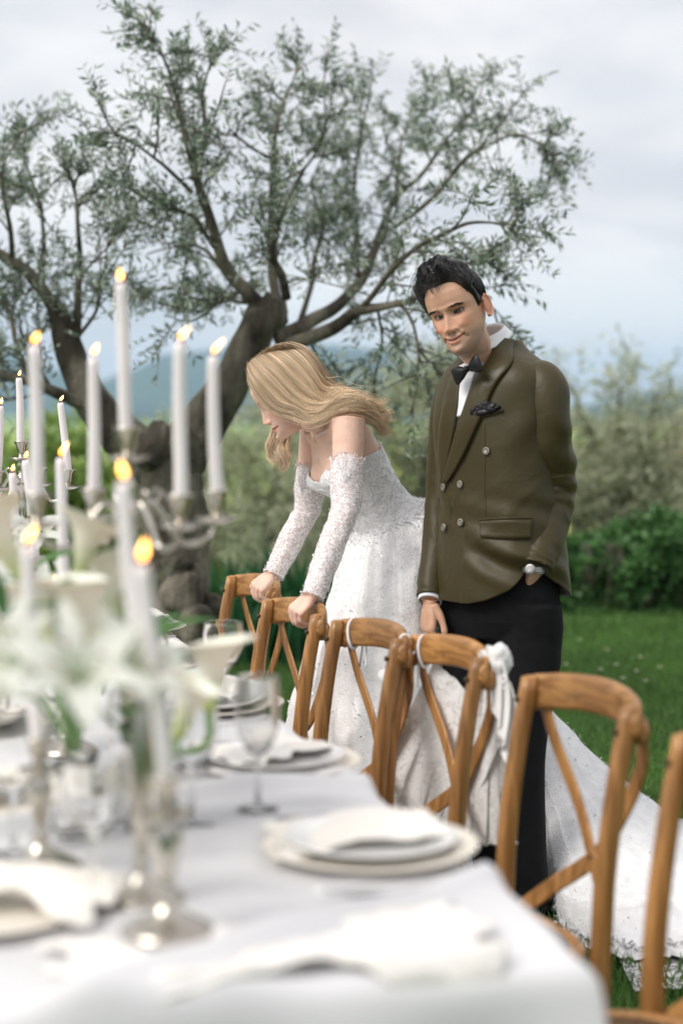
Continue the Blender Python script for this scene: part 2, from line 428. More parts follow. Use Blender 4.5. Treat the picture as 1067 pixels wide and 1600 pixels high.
P, r = limb_path([(292, 1165, 8, .25), (285, 1040, 8, .2), (272, 940, 8, .185), (268, 850, 8, .175), (262, 770, 8, .18), (250, 705, 8, .19), (246, 672, 8, .12)], 44)
tk.add(*gnarl(P, r, .045, 2, 44))
for (pts, am, sd_) in [
    ([(262, 745, 8, .15), (300, 690, 7.98, .135), (340, 628, 7.95, .115), (372, 572, 7.9, .10), (398, 520, 7.9, .098), (410, 478, 7.9, .07)], .03, 4),
    ([(255, 745, 8, .13), (215, 705, 8, .12), (165, 655, 7.95, .10), (130, 600, 7.9, .085), (108, 545, 7.9, .075), (92, 495, 7.9, .06), (80, 462, 7.9, .04)], .03, 5)]:
    P, r = limb_path(pts, 40); tk.add(*gnarl(P, r, am, sd_, 30))
# burls, roots and hollow lips
for (x, y, d, rr_) in [(285, 930, 7.82, .09), (300, 975, 7.8, .075), (262, 985, 7.82, .07), (322, 1000, 7.9, .08), (236, 700, 7.85, .09), (283, 690, 7.85, .07), (425, 490, 7.85, .075), (410, 505, 7.82, .06), (300, 905, 7.85, .05), (275, 880, 7.83, .06), (330, 950, 7.92, .06)]:
    d *= .93; V, F = ellipsoid(W(x, y, d), (rr_, rr_ * .8, rr_ * 1.25), n=14, s=20)
    V = V + nrm(V - W(x, y, d)) * (fbm(V * 14, 3, 6) * .03)[:, None]; tk.add(V, F)
tk.build('trunk', M_bark, tree, origin=TO)
LIMBS = [
    [(408, 480, 7.9, .05), (385, 458, 7.85, .045), (355, 425, 7.8, .04), (335, 385, 7.75, .036), (318, 340, 7.7, .032), (303, 290, 7.65, .027), (292, 230, 7.6, .022), (278, 160, 7.6, .015), (262, 90, 7.6, .009), (228, 30, 7.6, .005)],
    [(300, 280, 7.65, .018), (322, 215, 7.75, .014), (318, 150, 7.8, .01), (330, 90, 7.8, .005)],
    [(300, 300, 7.65, .014), (262, 262, 7.5, .011), (215, 225, 7.4, .008), (170, 200, 7.4, .004)],
    [(335, 385, 7.75, .018), (300, 350, 7.6, .013), (250, 330, 7.5, .009), (205, 300, 7.4, .005)],
    [(352, 425, 7.8, .015), (325, 395, 7.95, .012), (290, 385, 8.1, .008), (230, 400, 8.1, .004)],
    [(432, 470, 8.0, .034), (424, 420, 8.05, .03), (426, 350, 8.1, .026), (430, 280, 8.1, .021), (424, 215, 8.1, .015), (440, 170, 8.1, .008), (465, 110, 8.15, .004)],
    [(428, 290, 8.1, .013), (470, 255, 8.2, .01), (500, 190, 8.2, .007), (505, 130, 8.2, .004)],
    [(428, 250, 8.1, .012), (390, 225, 8.0, .009), (365, 200, 7.9, .005)],
    [(448, 465, 7.8, .03), (446, 430, 7.7, .026), (432, 395, 7.6, .02), (445, 330, 7.5, .013), (480, 260, 7.4, .008)],
    [(430, 530, 7.95, .06), (475, 510, 8.0, .05), (520, 480, 8.1, .042), (560, 430, 8.2, .035), (592, 380, 8.3, .029), (618, 320, 8.4, .022), (660, 270, 8.5, .016), (705, 215, 8.5, .011), (745, 165, 8.5, .006), (755, 110, 8.5, .003)],
    [(560, 430, 8.2, .02), (555, 370, 8.5, .017), (545, 300, 8.7, .013), (560, 220, 8.8, .008), (580, 140, 8.8, .004)],
    [(618, 320, 8.4, .015), (620, 250, 8.7, .011), (640, 190, 8.9, .006), (660, 140, 8.9, .003)],
    [(450, 540, 7.85, .05), (500, 520, 7.75, .042), (560, 488, 7.6, .034), (610, 478, 7.5, .026), (650, 470, 7.4, .018), (700, 430, 7.35, .012), (760, 400, 7.3, .006)],
    [(560, 488, 7.6, .02), (610, 430, 7.4, .017), (665, 385, 7.3, .014), (720, 350, 7.2, .011), (775, 345, 7.2, .007), (812, 352, 7.2, .004)],
    [(610, 360, 8.3, .016), (680, 300, 8.2, .014), (740, 240, 8.1, .011), (800, 210, 8.1, .009), (845, 222, 8.1, .006), (880, 250, 8.1, .003)],
    [(740, 240, 8.1, .009), (775, 195, 8.2, .006), (805, 168, 8.2, .003)],
    [(620, 470, 7.5, .012), (650, 520, 7.35, .009), (655, 590, 7.3, .006), (640, 650, 7.3, .004)],
    [(590, 480, 7.6, .01), (600, 540, 7.7, .008), (590, 600, 7.7, .005), (600, 650, 7.7, .003)],
    [(475, 520, 7.9, .012), (500, 560, 7.8, .009), (530, 600, 7.8, .006), (560, 620, 7.8, .003)],
    [(405, 470, 7.95, .02), (370, 470, 8.2, .014), (330, 455, 8.4, .009), (270, 450, 8.5, .005), (210, 470, 8.5, .003)],
    [(470, 500, 8.1, .02), (490, 430, 8.3, .017), (500, 360, 8.5, .013), (490, 290, 8.6, .008), (520, 230, 8.6, .004)],
    [(92, 490, 7.9, .05), (60, 450, 7.9, .042), (25, 415, 7.85, .036), (-20, 380, 7.8, .03), (-80, 330, 7.8, .02)],
    [(115, 560, 7.9, .03), (122, 500, 7.85, .026), (128, 430, 7.8, .021), (122, 370, 7.75, .015), (116, 300, 7.75, .008), (110, 260, 7.75, .004)],
    [(60, 450, 7.9, .022), (70, 390, 8, .016), (60, 320, 8.1, .01), (45, 240, 8.1, .006), (50, 190, 8.1, .003)],
    [(20, 412, 7.85, .02), (15, 340, 7.7, .014), (5, 270, 7.7, .008), (35, 210, 7.7, .004)],
    [(150, 645, 7.95, .045), (105, 618, 7.8, .038), (60, 600, 7.7, .032), (10, 585, 7.6, .026), (-60, 560, 7.5, .018)],
    [(50, 598, 7.7, .022), (25, 540, 7.7, .018), (10, 480, 7.75, .014), (-20, 420, 7.8, .008)],
    [(75, 600, 7.75, .018), (50, 540, 7.9, .013), (40, 480, 8.1, .008), (70, 420, 8.1, .004)],
    [(120, 530, 7.9, .014), (150, 480, 7.7, .01), (165, 420, 7.6, .006), (170, 350, 7.6, .003)],
    [(128, 430, 7.8, .01), (165, 390, 7.9, .007), (200, 350, 8.0, .004)],
    [(-20, 380, 7.8, .016), (-40, 300, 7.8, .01), (-30, 220, 7.8, .004)],
    [(380, 455, 7.85, .014), (345, 470, 7.7, .01), (300, 500, 7.6, .006), (260, 490, 7.6, .003)],
    [(700, 430, 7.35, .008), (740, 460, 7.4, .006), (780, 500, 7.4, .003)],
    [(650, 540, 7.35, .008), (690, 590, 7.4, .006), (700, 650, 7.4, .003)],
]
wood = MB(); foli = MB()
subs_o = []; subs_d = []; subs_w = []
for li, lp in enumerate(LIMBS):
    P, r = limb_path(lp)
    nz = np.stack([fbm(P * 3, 2, 20 + li), fbm(P * 3, 2, 60 + li), fbm(P * 3, 2, 90 + li)], 1) * .03
    P = P + nz * np.clip(np.linspace(0, 3, len(P)), 0, 1)[:, None]
    lb = MB(); lb.add(*gnarl(P, r, .02, 30 + li, 10 if r[0] < .03 else 16)); lb.build('limb', M_bark if r[0] > .02 else M_twig, tree, origin=TO)
    seg = np.linalg.norm(np.diff(P, axis=0), axis=1).sum()
    T = nrm(np.gradient(P, axis=0))
    nsub = int(seg * 14)
    for q in range(nsub):
        f = rng.uniform(.22 if r[0] > .03 else .05, 1) * (len(P) - 1); i = int(min(f, len(P) - 2)); 
        o = P[i] * (1 - (f - i)) + P[i + 1] * (f - i)
        rnd = rng.normal(size=3) * A(1, .9, .85); d = nrm(T[i] * .75 + rnd * .62 + A(0, 0, .18))
        subs_o.append(o); subs_d.append(d); subs_w.append(1.15 - .8 * f / (len(P) - 1))
subs_o = np.array(subs_o); subs_d = np.array(subs_d)
# secondary branchlets (bare stems) each carrying leafy sprays
n = len(subs_o); pts = 6; Lh = rng.uniform(.10, .40, n) * np.array(subs_w)
tt = np.linspace(0, 1, pts)[None, :, None]
side = nrm(np.cross(subs_d, rng.normal(size=(n, 3))))
P2 = subs_o[:, None] + subs_d[:, None] * Lh[:, None, None] * tt + side[:, None] * (rng.uniform(-.3, .3, n)[:, None, None] * Lh[:, None, None] * tt ** 2)
wood.add(*batch_tubes(P2, (.0045 * (1 - .55 * np.linspace(0, 1, pts)))[None] * rng.uniform(.7, 1.4, n)[:, None], 4))
so = []; sdx = []
for k in range(n):
    for q in range(rng.integers(3, 8)):
        f = rng.uniform(.25, 1) * (pts - 1); i = int(min(f, pts - 2)); so.append(P2[k, i] * (1 - (f - i)) + P2[k, i + 1] * (f - i))
        sdx.append(nrm(nrm(P2[k, i + 1] - P2[k, i]) * .9 + rng.normal(size=3) * .55))
    so.append(P2[k, -1]); sdx.append(P2[k, -1] - P2[k, -2])
spray(np.array(so), np.array(sdx), 0, .16, .050, .012, wood, foli, droop=.12)
kind(wood.build('twigs', M_twig, tree, origin=TO), 'stuff')
kind(foli.build('foliage', M_olive, tree, smooth=False, origin=TO), 'stuff')
print('olive leaves', foli.n // 4)

# ---------------------------------------------------------------- blurred trees and shrubs beyond
def far_tree(name, label, cat, base, blobs, nleaf, lmat, leafL, leafW, trunkr=.08, stems=5, group=None, upw=.3):
    root = thing(name, label, cat, tuple(base), 0, group); o = np.array(base)
    wd = MB()
    for k in range(stems):
        bl_ = blobs[k % len(blobs)]; c = o + A(*bl_[:3]); mid = o + A(bl_[0] * .4 + random.uniform(-.1, .1), bl_[1] * .4, bl_[2] * .5)
        q = smooth_path([o + A(0, 0, -.1), o + (mid - o) * .5 + A(random.uniform(-.1, .1), 0, 0), mid, c], 14)
        wd.add(*tube(q, np.linspace(trunkr, trunkr * .22, 14), 8))
    wd.build('trunk', M_bark, root, origin=o)
    fl = MB(); tw = MB(); wsum = sum(b_[3] * b_[4] * b_[5] for b_ in blobs)
    for b_ in blobs:
        nn = int(nleaf * (b_[3] * b_[4] * b_[5]) / wsum); nc = max(8, nn // 45)
        dd = nrm(rng.normal(size=(nc, 3))) * rng.uniform(.35, 1.05, (nc, 1)) ** .6
        cc = o + A(*b_[:3]) + dd * A(*b_[3:6]) * (1 + .25 * rng.normal(size=(nc, 1)))
        up_ = nrm(dd + A(0, 0, upw) + rng.normal(size=dd.shape) * .5)
        lens = rng.uniform(.25, .55, nc) * max(b_[5], .5)
        tt = np.linspace(0, 1, 4)[None, :, None]; Pt = cc[:, None] + up_[:, None] * lens[:, None, None] * (tt - .5)
        tw.add(*batch_tubes(Pt, np.full((nc, 4), trunkr * .06), 3))
        k = rng.integers(0, nc, nn); f = rng.uniform(-.5, .5, nn)[:, None]
        c = cc[k] + up_[k] * lens[k][:, None] * f + rng.normal(size=(nn, 3)) * .05
        fl.add(*leaves(c, up_[k] + rng.normal(size=(nn, 3)) * .8, leafL * rng.uniform(.7, 1.3, nn), leafW * rng.uniform(.7, 1.3, nn)))
    kind(tw.build('twigs', M_twig, root, origin=o), 'stuff')
    kind(fl.build('foliage', lmat, root, smooth=False, origin=o), 'stuff')
    return root
def base_at(px, D, z=None):
    x = px2m(px, D); return (x, D, float(terrain_h(np.array(x), np.array(float(D)))) if z is None else z)
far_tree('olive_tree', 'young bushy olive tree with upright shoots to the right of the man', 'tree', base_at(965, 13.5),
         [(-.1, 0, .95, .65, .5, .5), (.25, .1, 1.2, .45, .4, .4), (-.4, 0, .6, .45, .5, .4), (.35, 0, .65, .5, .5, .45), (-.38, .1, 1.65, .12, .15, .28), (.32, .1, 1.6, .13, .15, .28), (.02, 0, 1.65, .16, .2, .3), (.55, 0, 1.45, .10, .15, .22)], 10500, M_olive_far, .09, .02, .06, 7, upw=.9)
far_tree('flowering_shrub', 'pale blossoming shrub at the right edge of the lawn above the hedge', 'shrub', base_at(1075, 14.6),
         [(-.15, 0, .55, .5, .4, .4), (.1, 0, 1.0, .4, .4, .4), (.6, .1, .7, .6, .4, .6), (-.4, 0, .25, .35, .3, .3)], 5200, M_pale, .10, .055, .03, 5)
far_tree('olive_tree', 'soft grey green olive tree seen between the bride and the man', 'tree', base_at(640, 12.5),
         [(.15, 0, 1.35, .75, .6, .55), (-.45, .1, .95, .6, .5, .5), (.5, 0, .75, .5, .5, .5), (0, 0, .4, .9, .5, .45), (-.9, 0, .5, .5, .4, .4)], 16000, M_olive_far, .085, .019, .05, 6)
far_tree('olive_tree', 'low spreading olive tree between the big trunk and the bride', 'tree', base_at(420, 14.5),
         [(.1, 0, 1.0, .8, .6, .5), (-.3, 0, .45, .8, .5, .45), (.6, 0, .4, .6, .5, .5)], 11000, M_olive_far, .09, .02, .07, 6)
far_tree('shrub', 'bright yellow green shrub left of the big trunk', 'shrub', base_at(160, 15.5),
         [(-.2, 0, .85, .6, .5, .5), (.3, 0, .45, .7, .5, .5), (-.9, 0, .5, .7, .5, .5)], 7500, M_bright, .11, .05, .03, 5)
far_tree('shrub', 'bright green shrub at the left edge beyond the candles', 'shrub', base_at(20, 17),
         [(-.2, 0, .75, .9, .5, .6), (.6, 0, .4, .7, .5, .4)], 6500, M_bright, .12, .05, .03, 5)
far_tree('shrub', 'sunny pale green bush behind the low olive tree', 'shrub', base_at(455, 19),
         [(0, 0, .3, 1.3, .6, .7), (.9, 0, .1, 1.0, .6, .6)], 7000, M_bright, .12, .05, .03, 5)
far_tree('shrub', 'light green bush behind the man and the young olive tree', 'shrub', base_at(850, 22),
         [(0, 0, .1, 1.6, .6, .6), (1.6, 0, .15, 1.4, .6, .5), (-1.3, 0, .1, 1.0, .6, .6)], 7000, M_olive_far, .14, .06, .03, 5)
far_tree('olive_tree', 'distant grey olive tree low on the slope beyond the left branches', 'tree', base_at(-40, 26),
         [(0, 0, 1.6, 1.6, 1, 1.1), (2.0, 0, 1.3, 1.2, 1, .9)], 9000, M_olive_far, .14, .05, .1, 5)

# clipped ivy hedge
hedge = thing('hedge', 'low dark green ivy hedge along the far side of the lawn', 'hedge', (2.6, 11.9, 0))
HO = np.array(hedge.location); fl = MB()
def hedge_h(x): return .60 + .09 * np.sin(x * 2.3 + 1) + .05 * np.sin(x * 6.1) - .45 * np.clip((1.62 - x) / .3, 0, 1) ** 2
n = 30000; x = rng.uniform(1.42, 4.6, n); th = rng.uniform(-.25, PI * .8, n)
hh = hedge_h(x); rr_ = .42
jit = rng.uniform(.72, 1.06, n)
c = np.stack([x, 12.15 - np.cos(th) * rr_ * jit, np.clip(hh * (.0 + np.sin(np.clip(th, 0, PI)) ** .6) * jit, 0, None) + rng.uniform(0, .06, n)], 1)
low = rng.random(n) < .5; c[low, 1] = 12.15 - rr_ * rng.uniform(.85, 1.08, low.sum()); c[low, 2] = rng.uniform(0.0, 1, low.sum()) ** .8 * hh[low] * .85
lump = fbm(c * 3.2, 3, 4); c[:, 1] -= lump * .16; c[:, 2] += np.where(c[:, 2] > .1, lump * .09, 0)
c[:, 2] = np.maximum(c[:, 2], .01)
dr = nrm(rng.normal(size=(n, 3)) * .7 + A(0, -.6, -.2)); 
fl.add(*leaves(c, dr, rng.uniform(.04, .085, n), rng.uniform(.035, .07, n), up=rng.normal(size=(n, 3)) * .5 + A(0, -.6, .7)))
kind(fl.build('foliage', M_ivy, hedge, smooth=False, origin=HO), 'stuff')
core = MB(); xs_ = np.linspace(1.55, 4.5, 60); rings = []
for xx in xs_:
    a = np.linspace(0, 2 * PI, 18, endpoint=False); rings.append(np.stack([np.full(18, xx), 12.15 + np.cos(a) * .33, np.maximum(hedge_h(xx) * .40 + np.sin(a) * hedge_h(xx) * .42, 0.01)], 1))
core.add(*loft(rings)); core.build('branches', mat('hedge wood', (.015, .02, .008), rough=1), hedge, origin=HO)
# climbing stems on the hedge face
hs = MB(); k = 60; x = rng.uniform(1.6, 4.5, k); t_ = np.linspace(0, 1, 7)[None]
P = np.stack([x[:, None] + t_ * rng.uniform(-.3, .3, (k, 1)), 11.74 + .03 * np.sin(t_ * 5 + x[:, None]), t_ * .5 + .01 + 0 * x[:, None]], -1)
hs.add(*batch_tubes(P, np.full((k, 7), .006), 4)); kind(hs.build('stems', M_twig, hedge, origin=HO), 'stuff')

# iris clumps
for ci, (px, D, nb_, hmax, lab) in enumerate([(345, 9.6, 70, .62, 'clump of upright dark green iris leaves just right of the trunk'),
        (395, 9.3, 90, .60, 'clump of dark green iris leaves behind the farthest chair'),
        (452, 9.5, 95, .66, 'clump of dark iris leaves between the two hands of the bride'),
        (515, 9.8, 90, .62, 'clump of dark iris leaves in front of the skirt edge'),
        (575, 10.1, 70, .55, 'clump of iris leaves mostly hidden by the skirt')]):
    b0 = base_at(px, D); root = thing('iris_clump', lab, 'plant', b0, 0, 'iris clumps along the lawn'); o = np.array(b0)
    x = rng.normal(size=nb_) * .12; y = rng.normal(size=nb_) * .12; h = hmax * rng.uniform(.6, 1.1, nb_)
    tt = np.linspace(0, 1, 7)[None, :]; a = rng.uniform(0, 2 * PI, nb_)[:, None]; ln = rng.uniform(.05, .55, nb_)[:, None]
    Pc = np.stack([x[:, None] + np.cos(a) * ln * h[:, None] * tt ** 2, y[:, None] + np.sin(a) * ln * h[:, None] * tt ** 2, h[:, None] * (tt - .25 * ln * tt ** 3)], -1) + o
    wv = .018 * np.sin(np.clip(tt * .9 + .1, 0, 1) * PI) ** .5 * np.ones((nb_, 1)); sdv = np.stack([-np.sin(a + .6), np.cos(a + .6), 0 * a], -1)
    ctr = Pc; Lf = Pc + sdv * wv[..., None] - A(0, 0, 0); Rt = Pc - sdv * wv[..., None]
    sdv = np.broadcast_to(sdv, Pc.shape); Lf = Pc + sdv * wv[..., None]; Rt = Pc - sdv * wv[..., None]; ctr = Pc + np.cross(sdv, A(0, 0, 1)) * .004
    ctr = np.broadcast_to(ctr, Lf.shape); V = np.stack([Lf, ctr, Rt], 2).reshape(nb_, 21, 3); F = []
    for i in range(6):
        for j in range(2): F.append([i * 3 + j, i * 3 + j + 1, (i + 1) * 3 + j + 1, (i + 1) * 3 + j])
    F = (np.array(F)[None] + (np.arange(nb_) * 21)[:, None, None]).reshape(-1, 4)
    mm = MB(); mm.add(V.reshape(-1, 3), F); kind(mm.build('leaves', M_iris, root, origin=o), 'stuff')

# ================================================================ TABLE
M_cloth = mat('white linen', (.59, .585, .60), (.67, .665, .675), 3, .85, .35, 260, sheen=.3, dist=.002)
M_ivory = mat('ivory napkin linen', (.76, .72, .66), (.82, .79, .74), 5, .85, .3, 300, sheen=.4, dist=.002)
M_china = mat('cream china', (.88, .82, .72), rough=.25, coat=.4)
M_china2 = mat('white china', (.88, .88, .87), rough=.2, coat=.4)
M_rim = mat('beige charger rim', (.66, .58, .46), rough=.4)
M_silver = mat('tarnished silver', (.62, .585, .53), (.46, .42, .36), 14, .24, .12, 50, metal=1, dist=.002)
M_cutlery = mat('cutlery steel', (.7, .7, .7), rough=.2, metal=1)
M_wax = mat('white candle wax', (.80, .765, .765), rough=.45, sss=.25)
M_wick = mat('burnt wick', (.02, .016, .014), rough=1)
M_glass, t, b = newmat('clear glass')
b.inputs['Base Color'].default_value = (1, 1, 1, 1); b.inputs['Roughness'].default_value = .02; b.inputs['Transmission Weight'].default_value = 1; b.inputs['IOR'].default_value = 1.45
M_sglass, t, b = newmat('smoked glass')
b.inputs['Base Color'].default_value = (.88, .88, .87, 1); b.inputs['Roughness'].default_value = .03; b.inputs['Transmission Weight'].default_value = 1; b.inputs['IOR'].default_value = 1.45
M_water, t, b = newmat('vase water')
b.inputs['Base Color'].default_value = (.86, .92, .86, 1); b.inputs['Roughness'].default_value = .0; b.inputs['Transmission Weight'].default_value = 1; b.inputs['IOR'].default_value = 1.33
M_flame, t, b = newmat('candle flame'); t.nodes.clear(); L = t.links.new
em = N(t, 'ShaderNodeEmission'); oo = N(t, 'ShaderNodeOutputMaterial'); tcn = N(t, 'ShaderNodeTexCoord'); sx = N(t, 'ShaderNodeSeparateXYZ'); rp = N(t, 'ShaderNodeValToRGB')
L(tcn.outputs['Generated'], sx.inputs[0]); L(sx.outputs[2], rp.inputs[0]); L(rp.outputs[0], em.inputs[0]); L(em.outputs[0], oo.inputs[0])
e = rp.color_ramp.elements; e[0].color = (1, .24, .03, 1); e[0].position = .1; e[1].color = (1, .50, .13, 1); e[1].position = .7
em.inputs[1].default_value = 6

TAB = .76
TDIR = nrm(A(-.271, 1, 0)); TOUT = A(TDIR[1], -TDIR[0], 0)      # along the table away from the camera; out towards the chairs
TC = A(.285, 2.05, TAB)                                          # near right corner of the table top
TANG = math.atan2(TDIR[1], TDIR[0]) - PI / 2
TL, TW_ = 4.0, 1.5
table = thing('dining_table', 'long banquet table running away from the camera, hidden by white linen', 'table', tuple((TC + TDIR * TL / 2 - TOUT * TW_ / 2) * A(1, 1, 0)), TANG)
m = MB(); m.add(*box((0, 0, TAB - .02), (TW_ - .02, TL - .02, .03))); m.build('tabletop', mat('table wood', (.25, .15, .08), rough=.6), table, smooth=False)
for sx_ in (-1, 1):
    for sy_ in (-1, 0, 1):
        m = MB(); m.add(*tube([[sx_ * (TW_ / 2 - .12), sy_ * (TL / 2 - .15), z] for z in (0, .3, .72)], .03, 12)); m.build('leg', bpy.data.materials['table wood'], table)
# tablecloth: top with soft wrinkles, rolled edge, hanging skirt with folds
def tl(u, v, z=0):   # u outwards from the chair-side edge (negative = onto the table), v along
    u = np.asarray(u, float); v = np.asarray(v, float)
    return TC + TOUT * u[..., None] + TDIR * v[..., None] + A(0, 0, 1) * np.asarray(z)[..., None]
def cloth_z(u, v):
    P = np.stack([u * 2.2, v * 3.6, 0 * u], -1)
    fold = .022 * np.abs(fbm(P + 3, 3, 1)) ** 1.2 + .0025 * fbm(P * 4, 2, 8)
    ridg = .010 * np.exp(-(((v - .95 - .22 * u + .05 * np.sin(u * 6)) / .02) ** 2)) + .008 * np.exp(-(((v - .30 - .5 * u) / .03) ** 2)) + .007 * np.exp(-(((v - 1.22 - .1 * u + .03 * np.sin(u * 9)) / .03) ** 2)) + .006 * np.exp(-(((v - 1.05 + .3 * u) / .018) ** 2))
    return .002 + fold + ridg * 3.2
prof = []   # rounded cross profile outwards: (out, down)
edge = [(0, 0), (.009, -.0015), (.017, -.005), (.024, -.011), (.030, -.021), (.034, -.040), (.038, -.075), (.043, -.13), (.048, -.22), (.052, -.33), (.054, -.44)]
us = np.concatenate([np.linspace(-TW_, 0, 110), [e_[0] for e_ in edge[1:]]]); ud = np.concatenate([np.zeros(110), [e_[1] for e_ in edge[1:]]])
vs = np.concatenate([[-e_[0] for e_ in edge[1:]][::-1], np.linspace(0, TL, 300)]); vd = np.concatenate([[e_[1] for e_ in edge[1:]][::-1], np.zeros(300)])
U, Vv = np.meshgrid(us, vs); UD, VD = np.meshgrid(ud, vd)
Z = cloth_z(np.clip(U, -TW_, 0), np.clip(Vv, 0, TL)) * np.clip(1 + 40 * (UD + VD), 0, 1) + np.minimum(UD, VD)
dep = -UD; U = U + dep * .16 * np.sin(Vv * 17 + 2 * np.sin(Vv * 3)) * np.clip(dep * 6, 0, 1) * 1.2
dep2 = -VD; Vv = Vv - dep2 * (.16 * np.sin(U * 19 + 1) + .02) * np.clip(dep2 * 6, 0, 1)
V = tl(U, Vv, Z); n_, s_ = U.shape
m = MB(); m.add(*ring_faces(V.reshape(-1, 3), n_, s_, False, closed=False))
cl = tag(m.build('tablecloth', M_cloth), 'white linen cloth with soft wrinkles covering the whole table', 'tablecloth')

# ---------------------------------------------------------------- crossback chairs
M_oak, t, b = newmat('honey oak'); L = t.links.new
tcn = N(t, 'ShaderNodeTexCoord'); mpn = N(t, 'ShaderNodeMapping'); mpn.inputs['Scale'].default_value = (28, 28, 2.2); L(tcn.outputs['Object'], mpn.inputs[0])
no = N(t, 'ShaderNodeTexNoise'); no.inputs['Scale'].default_value = 2; no.inputs['Detail'].default_value = 6; no.inputs['Distortion'].default_value = .8; L(mpn.outputs[0], no.inputs[0])
rp = N(t, 'ShaderNodeValToRGB'); e = rp.color_ramp.elements; e[0].position = .32; e[0].color = (.20, .085, .022, 1); e[1].position = .66; e[1].color = (.47, .235, .075, 1)
no2 = N(t, 'ShaderNodeTexNoise'); no2.inputs['Scale'].default_value = 5; L(tcn.outputs['Object'], no2.inputs[0])
hs = N(t, 'ShaderNodeHueSaturation'); mr = N(t, 'ShaderNodeMapRange'); mr.inputs[3].default_value = .66; mr.inputs[4].default_value = 1.28; L(no2.outputs[0], mr.inputs[0]); oi = N(t, 'ShaderNodeObjectInfo'); mo = N(t, 'ShaderNodeMapRange'); mo.inputs[3].default_value = .84; mo.inputs[4].default_value = 1.16; L(oi.outputs['Random'], mo.inputs[0]); mm_ = N(t, 'ShaderNodeMath', operation='MULTIPLY'); L(mr.outputs[0], mm_.inputs[0]); L(mo.outputs[0], mm_.inputs[1]); L(mm_.outputs[0], hs.inputs['Value'])
L(no.outputs[0], rp.inputs[0]); L(rp.outputs[0], hs.inputs['Color']); L(hs.outputs[0], b.inputs['Base Color']); b.inputs['Roughness'].default_value = .42
b.inputs['Coat Weight'].default_value = .15
bu = N(t, 'ShaderNodeBump'); bu.inputs['Strength'].default_value = .25; bu.inputs['Distance'].default_value = .002; L(no.outputs[0], bu.inputs['Height']); L(bu.outputs[0], b.inputs['Normal'])
M_oakr = M_oak.copy(); M_oakr.name = 'honey oak rail'
[n_ for n_ in M_oakr.node_tree.nodes if n_.type == 'MAPPING'][0].inputs['Scale'].default_value = (2.6, 28, 28)
M_rattan = mat('woven rattan seat', (.36, .22, .10), (.5, .34, .18), 60, .7, .8, 120, dist=.004)
M_iron = mat('dark screw', (.09, .06, .035), rough=.5, metal=.8)
HW = .19    # half spacing of the posts
def post_pts(s):
    return [(s * (HW + .004), -.0, 0), (s * HW, -.004, .25), (s * HW, 0, .46), (s * HW, .008, .60), (s * HW, .03, .76), (s * HW, .057, .895)]
